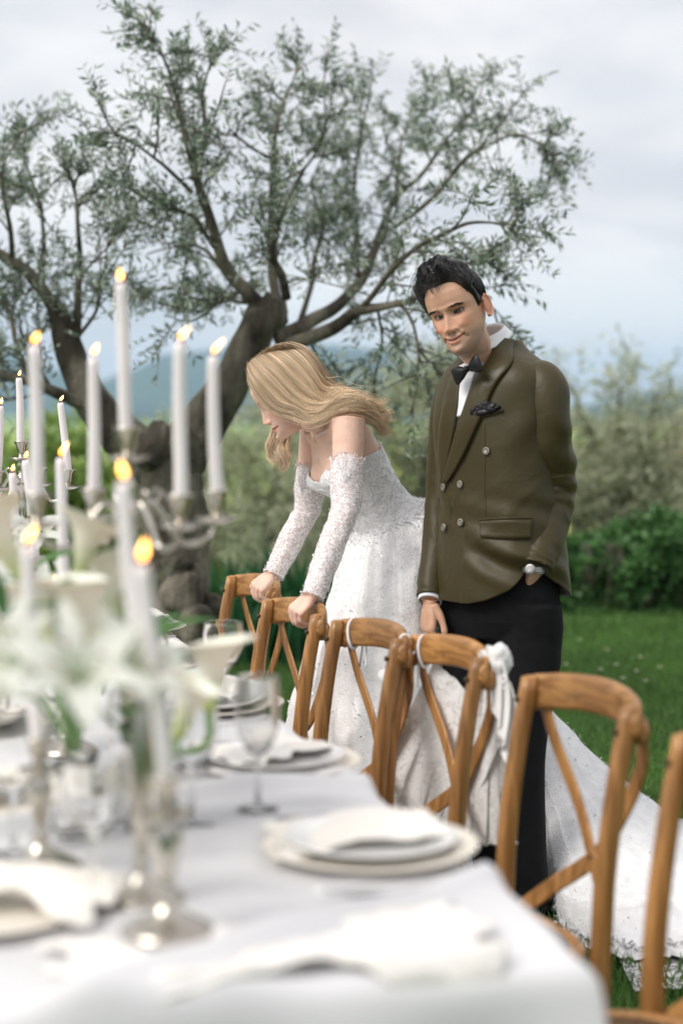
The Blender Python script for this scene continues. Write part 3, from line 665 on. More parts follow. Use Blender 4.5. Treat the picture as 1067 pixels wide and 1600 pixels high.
def make_chair(label):
    r = thing('crossback_chair', label, 'chair', (0, 0, 0), 0, 'oak crossback chairs along the table')
    # local x along the back, local y backwards (away from the table), z up
    for s in (-1, 1):
        P = smooth_path(post_pts(s), 26); rad = np.interp(P[:, 2], [0, .4, .6, .895], [.0155, .0195, .0195, .0175])
        m = MB(); V, F = tube(P, np.stack([rad * .92, rad * 1.02], 1), 20, ex=.82); m.add(V, F)
        top = P[-1]; m.add(*ellipsoid(top, (.0165, .0165, .006), n=8, s=20))
        m.build('post', M_oak, r)
        m = MB(); m.add(*tube([(s * HW, .031, .852), (s * HW, .0275, .852)], .0045, 10)); m.build('screw', M_iron, r)
        m = MB(); m.add(*tube([(s * HW, -.0165 + .044, .852), (s * HW, .0265, .852)], .0052, 10)); 
        P = smooth_path([(s * .17, -.42, 0), (s * .172, -.415, .25), (s * .165, -.40, .41)], 10); m = MB(); m.add(*tube(P, np.linspace(.012, .018, 10), 14)); m.build('leg', M_oak, r)
        m = MB(); m.add(*tube([(s * .19, 0, .22), (s * .172, -.41, .22)], .009, 10)); m.build('stretcher', M_oak, r)
    for s in (-1, 1):   # screw heads on the table-facing side of the posts
        m = MB(); m.add(*tube([(s * HW, .026, .853), (s * HW, .0225, .854)], .0062, 12)); m.build('screw', M_iron, r)
    # bent top rail, its ends rolled behind the posts
    t_ = np.linspace(-1, 1, 44); rings = []
    for tt in t_:
        x = (HW + .022) * tt; y = .052 + .062 * (1 - tt * tt) ** .8 + .004; z = .862 + .020 * (1 - tt * tt)
        h = .037 * (1 - .0 * tt) * (1 if abs(tt) < .93 else max(.15, (1 - ((abs(tt) - .93) / .075) ** 2) ** .5)); th = .0105
        a = np.linspace(0, 2 * PI, 18, endpoint=False); c_, s_ = np.cos(a), np.sin(a); c_ = np.sign(c_) * abs(c_) ** .6; s_ = np.sign(s_) * abs(s_) ** .6
        tx, ty = (HW + .022), -.1 * tt; nl = math.hypot(tx, ty); nx, ny = -ty / nl, tx / nl
        rings.append(np.stack([x + nx * th * c_, y + ny * th * c_, z + h * s_ + .10 * th * c_], 1))
    m = MB(); m.add(*loft(rings)); m.build('top_rail', M_oakr, r)
    for s in (-1, 1):   # rolled bolt cap behind the rail end
        m = MB(); m.add(*ellipsoid((s * (HW + .006), .079, .852), (.021, .011, .027), n=12, s=18)); m.add(*tube([(s * (HW + .006), .088, .852), (s * (HW + .006), .093, .852)], .006, 10)); m.build('rail_end', M_oak, r)
    # crossed braces, flat strips bowed backwards
    for s in (-1, 1):
        P = smooth_path([(s * (HW - .006), .088, .842), (s * (HW - .030), .100, .765), (s * .078, .107, .655), (0, .098 + .0045 * s, .563), (-s * .10, .060, .48), (-s * (HW - .005), .012, .40)], 34)
        T = nrm(np.gradient(P, axis=0)); outv = nrm(A(0, 1, 0) - T * T[:, 1:2]); wv = np.cross(T, outv)
        a = np.linspace(0, 2 * PI, 12, endpoint=False); c_, s2 = np.cos(a), np.sin(a); c_ = np.sign(c_) * abs(c_) ** .5; s2 = np.sign(s2) * abs(s2) ** .5
        rings = P[:, None] + outv[:, None] * (c_ * .0038)[None, :, None] + wv[:, None] * (s2 * .0185)[None, :, None]
        m = MB(); m.add(*loft(rings)); m.build('cross_brace', M_oak, r)
    m = MB(); m.add(*tube([(0, .088, .563), (0, .108, .563)], .006, 10)); m.build('screw', M_iron, r)
    # seat ring and woven seat
    a = np.linspace(0, 2 * PI, 48, endpoint=False); cx = np.sign(np.cos(a)) * abs(np.cos(a)) ** .7 * .205; cy = np.sign(np.sin(a)) * abs(np.sin(a)) ** .7 * .205 - .2
    ring = np.stack([cx * (1 - .0 * cy), cy, np.full(48, .425)], 1)
    rings = []
    for k in range(12):
        b_ = k / 12 * 2 * PI; sc = 1 + (.016 * math.cos(b_)) / .2; rings.append(np.stack([cx * sc, (cy + .2) * sc - .2, .425 + .016 * math.sin(b_) + 0 * cx], 1))
    V = np.array(rings + [rings[0]]); m = MB(); m.add(*ring_faces(V.reshape(-1, 3), 13, 48, False)); m.build('seat_frame', M_oak, r)
    m = MB(); m.add(*loft([np.stack([cx * k, (cy + .2) * k - .2, np.full(48, .436 - .004 * (1 - k))], 1) for k in (.96, .6, .2)], cap=True)); m.build('seat', M_rattan, r)
    m = MB(); m.add(*tube([(-.17, -.41, .20), (.17, -.41, .20)], .009, 10)); m.build('stretcher', M_oak, r)
    m = MB(); m.add(*tube([(-.19, 0, .24), (.19, 0, .24)], .009, 10)); m.build('stretcher', M_oak, r)
    return r
CH = [   # left (far) post top in the photograph, distance, width direction px slope angle
    ((812 + 16, 1062), 3.42, 22.6, 'largest oak crossback chair in the row, standing alone in front of the train'),
    ((622 + 14, 1000), 4.02, 22.6, 'oak crossback chair with a white veil knotted over its right end'),
    ((515 + 13, 972), 4.33, 22.6, 'oak crossback chair with a thin white loop round the left end of its rail'),
    ((408 + 12, 939), 4.81, 22.6, 'oak crossback chair held by the near hand of the bride'),
    ((352 + 11, 902), 5.50, 22.6, 'farthest oak crossback chair, held by the far hand of the bride'),
    ((1050 + 17, 1160), 2.80, 24, 'oak crossback chair cut off by the right edge of the photo'),
]
chairs = []; CHM = []
for i, ((px, py), D, ang, lab) in enumerate(CH):
    ang = R(ang); ex_ = A(math.sin(ang), -math.cos(ang), 0)      # local +x: from far post to near post
    ey_ = A(math.cos(ang), math.sin(ang), 0)                     # backwards, away from the table
    tp = W(px, py, D)                                            # world point of the far post's top
    org = tp * A(1, 1, 0) + ex_ * HW - ey_ * .057
    rz = math.atan2(ex_[1], ex_[0])
    if i == 0: c = make_chair(lab); c.location = tuple(org); c.rotation_euler = (0, 0, rz)
    else: c = dup(chairs[0], tuple(org), rz, lab)
    chairs.append(c); CHM.append((org, ex_, ey_))
def chp(i, x, y, z):
    o, a_, b_ = CHM[i]; return o + a_ * x + b_ * y + A(0, 0, z)

# ---------------------------------------------------------------- place settings
def cloth_at(p):
    d = p - TC; u = d @ TOUT; v = d @ TDIR
    return TAB + float(cloth_z(np.array([np.clip(u, -TW_, 0)]), np.array([np.clip(v, 0, TL)]))[0])
pl_me = {}
def plate_mesh(name, prof, mt):
    m = MB(); m.add(*lathe(prof, 64)); return m.mesh(name, mt)
charger_me = plate_mesh('charger', [(0, 0), (.10, 0), (.115, .002), (.160, .011), (.165, .0125), (.1665, .0145), (.165, .016), (.158, .0145), (.115, .0065), (.10, .005), (0, .005)], M_china)
dinner_me = plate_mesh('dinner', [(0, 0), (.075, 0), (.085, .002), (.128, .014), (.133, .016), (.134, .018), (.1325, .019), (.126, .0175), (.085, .006), (.075, .004), (0, .004)], M_china2)
rim_me = plate_mesh('rim', [(.150, .0), (.166, .004), (.168, .0065), (.166, .008), (.15, .004)], M_rim)
def place_mesh(name, me, loc, lab, cat, grp):
    o = bpy.data.objects.new(name, me); COL.objects.link(o); o.location = tuple(loc); return tag(o, lab, cat, grp)
def napkin(name, c, ang, Lx, Wx, lab, seed, drop=None, thick=.02, grp='ivory linen napkins'):
    """soft loosely folded napkin: a bundle of pleats over the plate, edges wavy"""
    n, s = 70, 46; u = np.linspace(-1, 1, n)[:, None]; v = np.linspace(-1, 1, s)[None, :]
    X = u * Lx / 2 * (1 + .05 * np.sin(v * 7 + seed)); pinch = 1 - .42 * np.exp(-((u - .1) / .35) ** 2)
    Y = v * Wx / 2 * pinch * (1 + .06 * np.sin(u * 9 + seed)) + .012 * np.sin(u * 4 + seed)
    Pn = np.stack([X * 9, Y * 26, 0 * X + seed], -1)
    Zz = thick * (.75 + .55 * np.sin(v * 8 + 2.2 * np.sin(u * 2.4 + seed)) * pinch ** -1 * .6) * (1 - .35 * v ** 2) * (1 - .45 * u ** 4) + .006 * fbm(Pn, 3, seed)
    ca, sa = math.cos(ang), math.sin(ang); WX = c[0] + X * ca - Y * sa; WY = c[1] + X * sa + Y * ca; WZ = c[2] + .005 + np.maximum(Zz, .001)
    P = np.stack([WX, WY, WZ], -1)
    # parts over the bare table sink to it; parts past the edge hang
    d = P - TC; uu = d @ TOUT; over = np.maximum(uu - .012, 0)
    P = P - TOUT * (over * .86)[..., None]; P[..., 2] -= over * .9
    rad = np.hypot(P[..., 0] - c[0], P[..., 1] - c[1]); k = np.clip((rad - .15) / .05, 0, 1)
    P[..., 2] -= k * .014
    m = MB(); V, F = ring_faces(P.reshape(-1, 3), n, s, False, closed=False); m.add(V, F)
    o = m.build(name, M_ivory, origin=c); o.location = tuple(c)
    md = o.modifiers.new('thick', 'SOLIDIFY'); md.thickness = .0018; md.offset = 1
    return tag(o, lab, 'napkin', grp)
fork_prof = None
def cutlery(kindn, c, ang, lab, grp):
    m = MB(); Lk = .20
    P = smooth_path([(0, -Lk / 2, .003), (0, 0, .006), (0, Lk * .22, .004), (0, Lk * .5, .004)], 16)
    wv = np.interp(np.linspace(0, 1, 16), [0, .15, .5, .68, .8, 1], [.009, .007, .0035, .004, .011, .009 if kindn == 'knife' else .012])
    m.add(*tube(P, np.stack([np.full(16, .0013), wv], 1), 12))
    if kindn == 'fork':
        for k in range(4): m.add(*tube([(-.009 + k * .006, Lk * .48, .004), (-.009 + k * .006, Lk * .72, .007)], [.0016, .0009], 6))
    o = m.build(kindn, M_cutlery); o.location = tuple(c); o.rotation_euler = (0, 0, ang); return tag(o, lab, 'cutlery', grp)
PS0 = A(.045, 2.53, 0)
for k, (lab1, lab2) in enumerate([('nearest full charger plate on the chair side of the table', 'nearest'), ('second charger plate from the camera on the chair side', 'second'),
                        ('third charger plate along the chair side of the table', 'third'), ('fourth charger plate along the chair side, near the trunk', 'fourth'), ('farthest charger plate at the far end of the table', 'farthest')]):
    c = PS0 + TDIR * (.655 * k); c = A(c[0], c[1], 0); c[2] = cloth_at(c) + .003
    g = 'charger plates on the table'
    place_mesh('charger_plate', charger_me, c, 'cream ' + lab1, 'plate', g)
    place_mesh('dinner_plate', dinner_me, c + A(0, 0, .009), 'white dinner plate lying on the %s charger under a napkin' % lab2, 'plate', 'dinner plates on the chargers')
    if k == 0: napkin('napkin', c + A(.095, .05, .020), R(4), .50, .22, 'ivory napkin across the nearest plate, its end hanging off the table edge', 3, thick=.010)
    else: napkin('napkin', c + A(-.02, .02, .022), R(20 + 31 * k), .25, .20, 'ivory napkin folded loosely on the %s plate from the camera' % lab2, 3 + k, thick=.035 if k > 1 else .010)
    cutlery('fork', c - TDIR * .215 + A(0, 0, .004), TANG + PI / 2 + .05, 'silver fork laid to the near side of the %s plate' % lab2, 'forks beside the plates')
    cutlery('knife', c + TDIR * .215 + A(0, 0, .004), TANG + PI / 2, 'silver knife laid to the far side of the %s plate' % lab2, 'knives beside the plates')
# left side settings
for k, (px, py, lab) in enumerate([(-22, 1440, 'nearest on the left edge of the photo'), (-12, 1265, 'second on the left edge of the photo'), (-30, 1155, 'third on the left, behind the sign card')]):
    D = FPX * .69 / (py - 640); p = W(px, py, D); p[2] = cloth_at(p) + .003
    place_mesh('charger_plate', charger_me, p, 'cream charger plate ' + lab, 'plate', 'charger plates on the table')
    napkin('napkin', p + A(.045, .0, .012), R(-15 + 20 * k), .28, .18, 'ivory napkin bunched on the plate ' + lab, 20 + k, thick=.032)
# gauzy runner bunched across the near end
n, s = 120, 40; u = np.linspace(0, 1, n)[:, None]; v = np.linspace(-1, 1, s)[None]
cp = smooth_path([(-.62, .10), (-.48, .04), (-.34, .10), (-.20, .06), (-.09, .09)], n)
U = cp[:, 0][:, None] + .02 * np.sin(v * 5 + u * 14); Vq = cp[:, 1][:, None] + (.09 + .015 * np.sin(u * 17)) * (1 - .2 * np.sin(u * 5)) * v
Zz = .010 * np.abs(np.sin(v * 7.2 + 2.5 * np.sin(u * 7))) + .007 * fbm(np.stack([U * 14, Vq * 20, 0 * U], -1), 3, 2) + .014
ov = np.maximum(U + .0, 0); near = np.maximum(-Vq, 0)
V = tl(np.minimum(U, .02), np.maximum(Vq, -.02), np.maximum(Zz, .004) - ov - near * .9)
m = MB(); m.add(*ring_faces(V.reshape(-1, 3), n, s, False, closed=False))
rn = m.build('table_runner', mat('ivory gauze', (.78, .75, .71), (.84, .82, .79), 9, .9, .5, 500, dist=.003)); md = rn.modifiers.new('t', 'SOLIDIFY'); md.thickness = .003
tag(rn, 'crumpled ivory gauze runner bunched across the near end of the table', 'table runner')

# ---------------------------------------------------------------- glasses
wine_prof = [(0, 0), (.034, .001), (.035, .003), (.012, .007), (.0045, .014), (.004, .07), (.006, .088), (.022, .105), (.034, .13), (.038, .16), (.037, .19), (.0346, .2235), (.0345, .2246), (.0340, .2251), (.0335, .2246), (.0335, .2235), (.0358, .19), (.0366, .16), (.0328, .131), (.021, .107), (.004, .093), (0, .0925)]
m = MB(); m.add(*lathe(wine_prof, 40)); wine_me = m.mesh('wine', M_glass)
wide_prof = [(0, 0), (.037, .001), (.038, .003), (.013, .007), (.005, .014), (.0045, .085), (.008, .098), (.03, .116), (.043, .145), (.046, .175), (.0432, .2035), (.0430, .2046), (.0425, .2051), (.0420, .2046), (.0420, .2035), (.0445, .175), (.0415, .146), (.029, .118), (.004, .102), (0, .101)]
m = MB(); m.add(*lathe(wide_prof, 40)); wide_me = m.mesh('wide', M_glass)
m = MB(); m.add(*lathe([(a_, b_) for a_, b_ in wine_prof], 40)); smoke_me = m.mesh('smoke', M_sglass)
def on_table(px, py):
    D = FPX * .69 / (py - 640); p = W(px, py, D); p[2] = cloth_at(p) + .002; return p
for me, px, py, lab in [(smoke_me, 403, 1292, 'stemmed wine glass left of the nearest chair-side plate'), (wine_me, 300, 1225, 'stemmed wine glass beside the second chair-side plate'),
                        (wide_me, 148, 1440, 'wide stemmed glass in front of the left candlesticks'), (wine_me, 205, 1300, 'stemmed glass left of the green vase'),
                        (wide_me, 300, 1310, 'wide stemmed glass right of the green vase'), (wine_me, 238, 1130, 'stemmed glass behind the lilies, middle of the table'),
                        (wine_me, 22, 1350, 'stemmed glass at the left edge of the photo'), (wide_me, 350, 1120, 'wide glass beside the third chair-side plate'),(wine_me, 92, 1180, 'stemmed glass near the sign card')]:
    place_mesh('wine_glass', me, on_table(px, py), lab, 'glass', 'stemmed glasses on the table')

# ---------------------------------------------------------------- candles and their holders
CUP = [(0, 0), (.008, 0), (.007, .006), (.0105, .012), (.0135, .022), (.016, .036), (.0225, .044), (.0225, .047), (.0125, .047), (.0115, .034), (0, .032)]
PAN = [(0, 0), (.008, -.003), (.022, .001), (.032, .006), (.0335, .0085), (.022, .0045), (.006, .003), (0, .003)]
def stick_prof(h, br=.06):
    k = h - .10
    return [(0, 0), (br, 0), (br * 1.02, .004), (br * .93, .009), (br * .8, .014), (br * .45, .024), (.014, .036), (.011, .044), (.016, .05), (.011, .057), (.009, .066),
            (.012, .07 + k * .15), (.0175, .07 + k * .45), (.0185, .07 + k * .6), (.011, .07 + k * .86), (.008, .07 + k * .93), (.0145, .07 + k), (.008, .076 + k), (.0085, h - .018), (0, h - .018)]
def flute(z, a): return 1 + .05 * np.sign(np.cos(a * 6)) * abs(np.cos(a * 6)) ** .5 * ((z > .07))
def candle_mesh(Lc, lean, seed, rb=.0122, rt=.0098):
    n = 22; t_ = np.linspace(0, 1, n); P = np.stack([lean[0] * t_ + .002 * np.sin(t_ * 4 + seed), lean[1] * t_, Lc * t_], 1)
    rad = rb + (rt - rb) * t_; rad[-1] = rt * .82
    def f(t2, a2):
        drip = np.exp(-((a2 - 1.1 - seed) % (2 * PI) - .3) ** 2 / .03) * (t2 > .45) * .22 * (.6 + .4 * np.sin(t2 * 60))
        return 1 + .02 * np.sin(a2 * 3 + t2 * 9 + seed) + drip
    m = MB(); m.add(*tube(P, rad, 20, fn=f)); return m, P[-1]
def flame_mesh(top, wind, h=.028, r=.0058):
    q_ = random.uniform(.6, .92); h *= q_; r *= random.uniform(.72, .9); wind = (wind[0] + random.uniform(-.15, .25), wind[1])
    prof = np.array([(0, 0), (.45, .08), (.85, .22), (1, .36), (.86, .52), (.55, .72), (.22, .9), (0, 1)])
    pr = smooth_path(prof, 16); a = np.arange(12) / 12 * 2 * PI
    rings = [np.stack([top[0] + r * p[0] * np.cos(a) + wind[0] * h * p[1] ** 1.4, top[1] + r * p[0] * np.sin(a) + wind[1] * h * p[1] ** 1.4, top[2] + .004 + h * p[1] + 0 * a], 1) for p in pr]
    m = MB(); m.add(*loft(rings)); return m
def candle(base, Lc, lean, lab, seed, wind=(.5, 0), flame=1.0):
    r = thing('candle', lab, 'candle', tuple(base), 0, 'lit white taper candles')
    m, top = candle_mesh(Lc, lean, seed); m.build('wax', M_wax, r)
    w_ = MB(); w_.add(*tube([top, top + A(.001, 0, .006), top + A(.003, 0, .011)], .0011, 6)); w_.build('wick', M_wick, r)
    flame_mesh(top + A(.001, 0, .002), wind, .028 * flame, .0058 * flame).build('flame', M_flame, r)
    return r
def candlestick(p, h, lab, br=.06):
    r = thing('candlestick', lab, 'candlestick', tuple(p), 0, 'silver candlesticks')
    m = MB(); m.add(*lathe(stick_prof(h, br), 40, fn=flute)); m.build('stem', M_silver, r)
    m = MB(); m.add(*lathe(PAN, 36, (0, 0, h - .045))); m.build('drip_pan', M_silver, r)
    m = MB(); m.add(*lathe(CUP, 36, (0, 0, h - .035))); m.build('candle_cup', M_silver, r)
    return r
def stick_at(bx, by, ctop, Lc, lab, clab, seed, topx=None, wind=(.4, 0), fl=1.0, D=None, h=None):
    """base pixel (or distance D), pixel height of candle top"""
    if D is None: p = on_table(bx, by)
    else: p = W(bx, 900, D); p[2] = TAB + .006; p[2] = cloth_at(p) + .002
    D = p[1]; ztop = CAMZ - (ctop - 640) / FPX * D; hh = h or max(.05, ztop - p[2] - Lc + .003)
    Lc = ztop - p[2] - hh + .012 
    candlestick(p, hh, lab, br=.06)
    lean = (0, 0) if topx is None else ((topx - bx) / FPX * D, 0)
    candle(p + A(0, 0, hh - .004), Lc, lean, clab, seed, wind, fl)
stick_at(262, 1498, 893, .275, 'nearest silver candlestick, low and wide based, at the front of the table', 'thick blurred candle on the nearest candlestick', 1, 228, (.1, 0), 1.05)
stick_at(222, 1428, 762, .25, 'tall silver candlestick just behind the nearest one', 'candle directly under the central candle of the large candelabra', 2, 199, (-.1, 0))
stick_at(65, 1375, 862, .29, 'silver candlestick at the left with a spindle shaped stem', 'blurred candle at the left rising from the lilies', 3, 47, (.35, 0))
stick_at(103, 0, 722, .25, 'slim candlestick hidden in the lilies behind the large candelabra', 'slightly leaning candle between the left candles of the large candelabra', 4, 95, (.6, 0), 1.1, D=3.3)
stick_at(27, 0, 744, .25, 'slim candlestick at the left in front of the far candelabra', 'short looking candle just left of the far candelabra stem', 5, 21, (.35, 0), 1, D=4.3)
stick_at(56, 0, 724, .25, 'slim candlestick just right of the far candelabra', 'candle leaning across the stem of the far candelabra', 6, 43, (.3, 0), 1, D=4.2)
stick_at(86, 0, 918, .25, 'low candlestick buried deep in the white flowers', 'candle with a small flame low among the white flowers', 7, 86, (.2, 0), .8, D=3.6, h=.07)

def candelabra(p, ztop, arms, zarm, lab, Lc, Lcc, clabs, sc=1.0, leans=None):
    r = thing('candelabra', lab, 'candelabra', tuple(p), 0, 'silver candelabras')
    H = ztop - p[2]; za = zarm - p[2]
    m = MB(); k = H
    prof = [(0, 0), (.075, 0), (.077, .005), (.070, .011), (.05, .02), (.022, .036), (.015, .05), (.022, .06), (.013, .07), (.011, .09), (.017, .14), (.021, .20), (.015, za * .6), (.009, za * .72), (.016, za * .76), (.009, za * .80),
            (.0095, za - .07), (.02, za - .055), (.024, za - .04), (.018, za - .025), (.009, za - .012), (.008, za + .0), (.014, za + .012), (.008, za + .022), (.0075, H - .06), (.013, H - .052), (.008, H - .045), (0, H - .045)]
    m.add(*lathe(prof, 40, fn=lambda z, a: 1 + .05 * np.cos(a * 8) * (z > .09) * (z < za * .7))); m.build('stem', M_silver, r)
    def top(q, z, par):
        m = MB(); m.add(*lathe(np.array(PAN) * A(1.15, 1), 36, (q[0], q[1], z - .058))); m.build('drip_pan', M_silver, par)
        m = MB(); m.add(*lathe(np.array(CUP) * A(1.02, 1.2), 36, (q[0], q[1], z - .056))); m.build('candle_cup', M_silver, par)
    top((0, 0), H, r)
    for (ax, ay) in arms:
        d = A(ax, ay, 0); l = np.linalg.norm(d); d = d / l
        zc = za - .055
        P = smooth_path([d * .012 + A(0, 0, zc + .012), d * l * .25 + A(0, 0, zc + .035), d * l * .42 + A(0, 0, zc + .005), d * l * .62 + A(0, 0, zc - .038), d * l * .9 + A(0, 0, zc - .03), d * l + A(0, 0, zc + .0)], 30)
        m = MB(); m.add(*tube(P, np.interp(np.linspace(0, 1, 30), [0, .3, .7, 1], [.008, .0055, .005, .0045]), 12))
        Q = smooth_path([d * l * .3 + A(0, 0, zc + .033), d * l * .38 + A(0, 0, zc + .05), d * l * .30 + A(0, 0, zc + .058), d * l * .25 + A(0, 0, zc + .046)], 14); m.add(*tube(Q, np.linspace(.004, .0025, 14), 8))
        ao = m.build('arm', M_silver, r); top((ax, ay), za, ao)
    candle(p + A(0, 0, H - .004 - .012), Lcc, (leans[0], 0), clabs[0], 11, (-.05 if sc == 1 else .3, 0), 1.0)
    for k, (ax, ay) in enumerate(arms):
        if clabs[k + 1]: candle(p + A(ax, ay, za - .016), Lc[k], (leans[k + 1], 0), clabs[k + 1], 12 + k, (.3 + .15 * k, 0), 1.0)
    return r
p = W(204, 1261, 2.89); p[2] = cloth_at(p) + .002
candelabra(p, CAMZ - (668 - 640) / 900 + .0, [(-.144, -.075), (-.078, .12), (.100, -.10), (.150, .06)], CAMZ - (768 - 640) / 900 - .0,
           'large silver five armed candelabra rising from the lilies in the left foreground', [.265, .252, .27, .252], .265,
           ['tallest blurred candle, in the middle of the large candelabra', 'leftmost candle of the large candelabra with a round orange flame', 'second candle from the left on the large candelabra',
            'thick candle on the right front arm of the large candelabra', 'rightmost candle of the large candelabra'], 1.0, [-.012, -.002, .004, .003, -.006])
p = W(37, 940, 5.0); p[2] = cloth_at(p) + .002
candelabra(p, CAMZ - (689 - 640) / 520, [(-.046, -.13), (.143, -.03), (.03, .14), (-.14, .06)], CAMZ - (733 - 640) / 520,
           'far silver candelabra in sharper focus at the left edge of the photo', [.205, .215, .19, .19], .205,
           ['middle candle of the far candelabra, highest of its three', 'left candle of the far candelabra with flame blown right', 'right candle of the far candelabra leaning left',
            None, None], .9, [-.007, .012, -.018, 0, 0])

# ---------------------------------------------------------------- flowers
M_lily = leafmat('white lily petal', (.88, .88, .82), (.86, .87, .80), .5, .5, .04)
M_callapetal, t, b = newmat('calla spathe'); L = t.links.new
tcn = N(t, 'ShaderNodeTexCoord'); sx = N(t, 'ShaderNodeSeparateXYZ'); rp = N(t, 'ShaderNodeValToRGB'); L(tcn.outputs['Generated'], sx.inputs[0]); L(sx.outputs[2], rp.inputs[0])
e = rp.color_ramp.elements; e[0].position = .0; e[0].color = (.42, .50, .12, 1); e[1].position = .55; e[1].color = (.82, .79, .68, 1); L(rp.outputs[0], b.inputs['Base Color']); b.inputs['Roughness'].default_value = .5
b.inputs['Subsurface Weight'].default_value = .2; b.inputs['Subsurface Scale'].default_value = .01
M_stem = mat('flower stem', (.10, .22, .05), (.16, .30, .08), 20, .5)
M_leafg = leafmat('flower leaf', (.05, .15, .04), (.09, .2, .06), .3)
M_anther = mat('lily anther', (.25, .1, .03), rough=.8)
def frame_to(d):
    d = nrm(A(*d)); u = nrm(np.cross(d, A(.2, .9, .35) if abs(d[1]) < .9 else A(1, 0, 0))); return np.array([u, np.cross(d, u), d])   # rows
def petal(len_, wid, curl, az, open_, mi=0):
    n, s = 14, 9; t_ = np.linspace(0, 1, n)[:, None]; v = np.linspace(-1, 1, s)[None]
    wv = wid * np.sin(np.clip(t_ * .92 + .06, 0, 1) * PI) ** .75
    rr_ = open_ * len_ * (t_ ** 1.5) * .75 + .004; zz = len_ * (t_ - curl * t_ ** 3.2)
    rr2 = rr_ + curl * len_ * .35 * t_ ** 4
    X = rr2 - .22 * wv * v ** 2 * (1 - t_) + .003 * np.sin(v * 6 + t_ * 9) * t_; Y = wv * v; Z = zz + .18 * wv * v ** 2 + 0 * v
    c, s_ = math.cos(az), math.sin(az)
    V = np.stack([X * c - Y * s_, X * s_ + Y * c, Z + 0 * X], -1)
    return ring_faces(V.reshape(-1, 3), n, s, False, closed=False)
def lily(p, d, size, lab, seed, stemto):
    r = thing('lily', lab, 'flower', tuple(p), 0, 'white lilies in the table arrangement'); Fm = frame_to(d); rs = random.Random(seed)
    op = rs.uniform(.75, 1.15)
    for k in range(6):
        V, F = petal(size * (1 if k % 2 else .94), size * (.17 if k % 2 else .24), rs.uniform(.25, .5), k * PI / 3 + rs.uniform(-.1, .1), op)
        m = MB(); m.add(V @ Fm, F); m.build('petal', M_lily, r)
    m = MB()
    for k in range(6):
        a = k * PI / 3 + .5; P = smooth_path([(0, 0, .01), (.012 * math.cos(a), .012 * math.sin(a), size * .4), (.028 * math.cos(a), .028 * math.sin(a), size * .68)], 8)
        V, F = tube(P, .0011, 5); m.add(V @ Fm, F); V, F = ellipsoid(P[-1], (.007, .002, .002), n=6, s=8); m.add(V @ Fm, F, 1)
    m.build('stamens', [M_stem, M_anther], r)
    P = smooth_path([np.zeros(3), -nrm(A(*d)) * .05, A(*stemto) - A(*p)], 14); m = MB(); m.add(*tube(P, .003, 8)); m.build('stem', M_stem, r)
    return r
def calla(p, d, size, lab, stemto, roll=0, wide=1.0):
    """funnel shaped spathe, base at p, opening along d"""
    r = thing('calla_lily', lab, 'flower', tuple(p), 0, 'calla lilies in the table arrangement'); Fm = frame_to(d)
    n, s = 26, 40; t_ = np.linspace(0, 1, n)[:, None]; a = np.linspace(-PI * 1.08, PI * 1.08, s)[None]
    rad = size * (.10 + .13 * t_ + .30 * wide * np.clip(t_ - .45, 0, 1) ** 1.6 * 1.8); lip = np.clip((t_ - .55) / .45, 0, 1)
    front = (np.cos(a / 1.08) + 1) / 2
    z = size * (t_ + .22 * lip * front - .10 * lip * (1 - front)) - size * .09 * lip ** 4
    rr_ = rad * (1 + .35 * lip ** 3 * front) * (1 - .03 * (a > 0))
    X = rr_ * np.cos(a + roll); Y = rr_ * np.sin(a + roll); V = np.stack([X, Y, z + 0 * X], -1)
    V, F = ring_faces(V.reshape(-1, 3), n, s, False, closed=False); m = MB(); m.add(V @ Fm, F)
    o = m.build('spathe', M_callapetal, r); md = o.modifiers.new('t', 'SOLIDIFY'); md.thickness = .0015
    P = np.array([(0, 0, size * k) for k in np.linspace(.1, .72, 8)]); V, F = tube(P, [size * .05] * 7 + [size * .03], 10); m = MB(); m.add(V @ Fm, F); m.build('spadix', M_yel, r)
    P = smooth_path([nrm(A(*d)) * size * .1, -nrm(A(*d)) * .06, A(*stemto) - A(*p)], 16); m = MB(); m.add(*tube(P, np.linspace(.0065, .0045, 16), 10)); m.build('stem', M_stem, r)
    return r
# vases
def vase(p, h, r0, lab, stems):
    r = thing('vase', lab, 'vase', tuple(p), 0, 'glass vases')
    prof = [(0, 0), (r0 * .9, 0), (r0, .006), (r0 * .98, .02), (r0 * .8, h * .55), (r0 * .72, h * .8), (r0 * .95, h), (r0 * .93, h), (r0 * .69, h * .8), (r0 * .77, h * .55), (r0 * .94, .022), (r0 * .9, .012), (0, .010)]
    m = MB(); m.add(*lathe(prof, 40)); m.build('glass_body', M_glass, r)
    return r
v1 = on_table(232, 1312); vase(v1, .17, .052, 'clear vase with green stems between the candlesticks', 0)
v2 = on_table(120, 1325); vase(v2, .12, .04, 'clear vase under the mass of lilies at the left', 0)
v3 = W(60, 900, 3.9); v3[2] = cloth_at(v3 * A(1, 1, 0)) + .002; vase(v3, .16, .05, 'glass vase deeper along the table behind the blurred lilies', 0)
for k in range(9):   # cut stems and leaves in the near vase
    a = k * 2.4; 
r = thing('greenery_bunch', 'bunch of green stems and leaves standing in the clear vase', 'greenery', tuple(v1 + A(0, 0, .015)))
m = MB()
for k in range(9):
    a = k * 2.4; m.add(*tube(smooth_path([(.03 * math.cos(a), .03 * math.sin(a), 0), (.02 * math.cos(a + .4), .02 * math.sin(a + .4), .1), (.05 * math.cos(a + 2), .05 * math.sin(a + 2), .27)], 10), .0032, 7))
m.build('stems', M_stem, r)
for k in range(14):
    a = k * 2.1; m = MB(); V, F = petal(.10 + .02 * (k % 3), .014, .2, a, .8); m.add(V + A(0, 0, .06 + .016 * k), F); m.build('leaf', M_leafg, r)
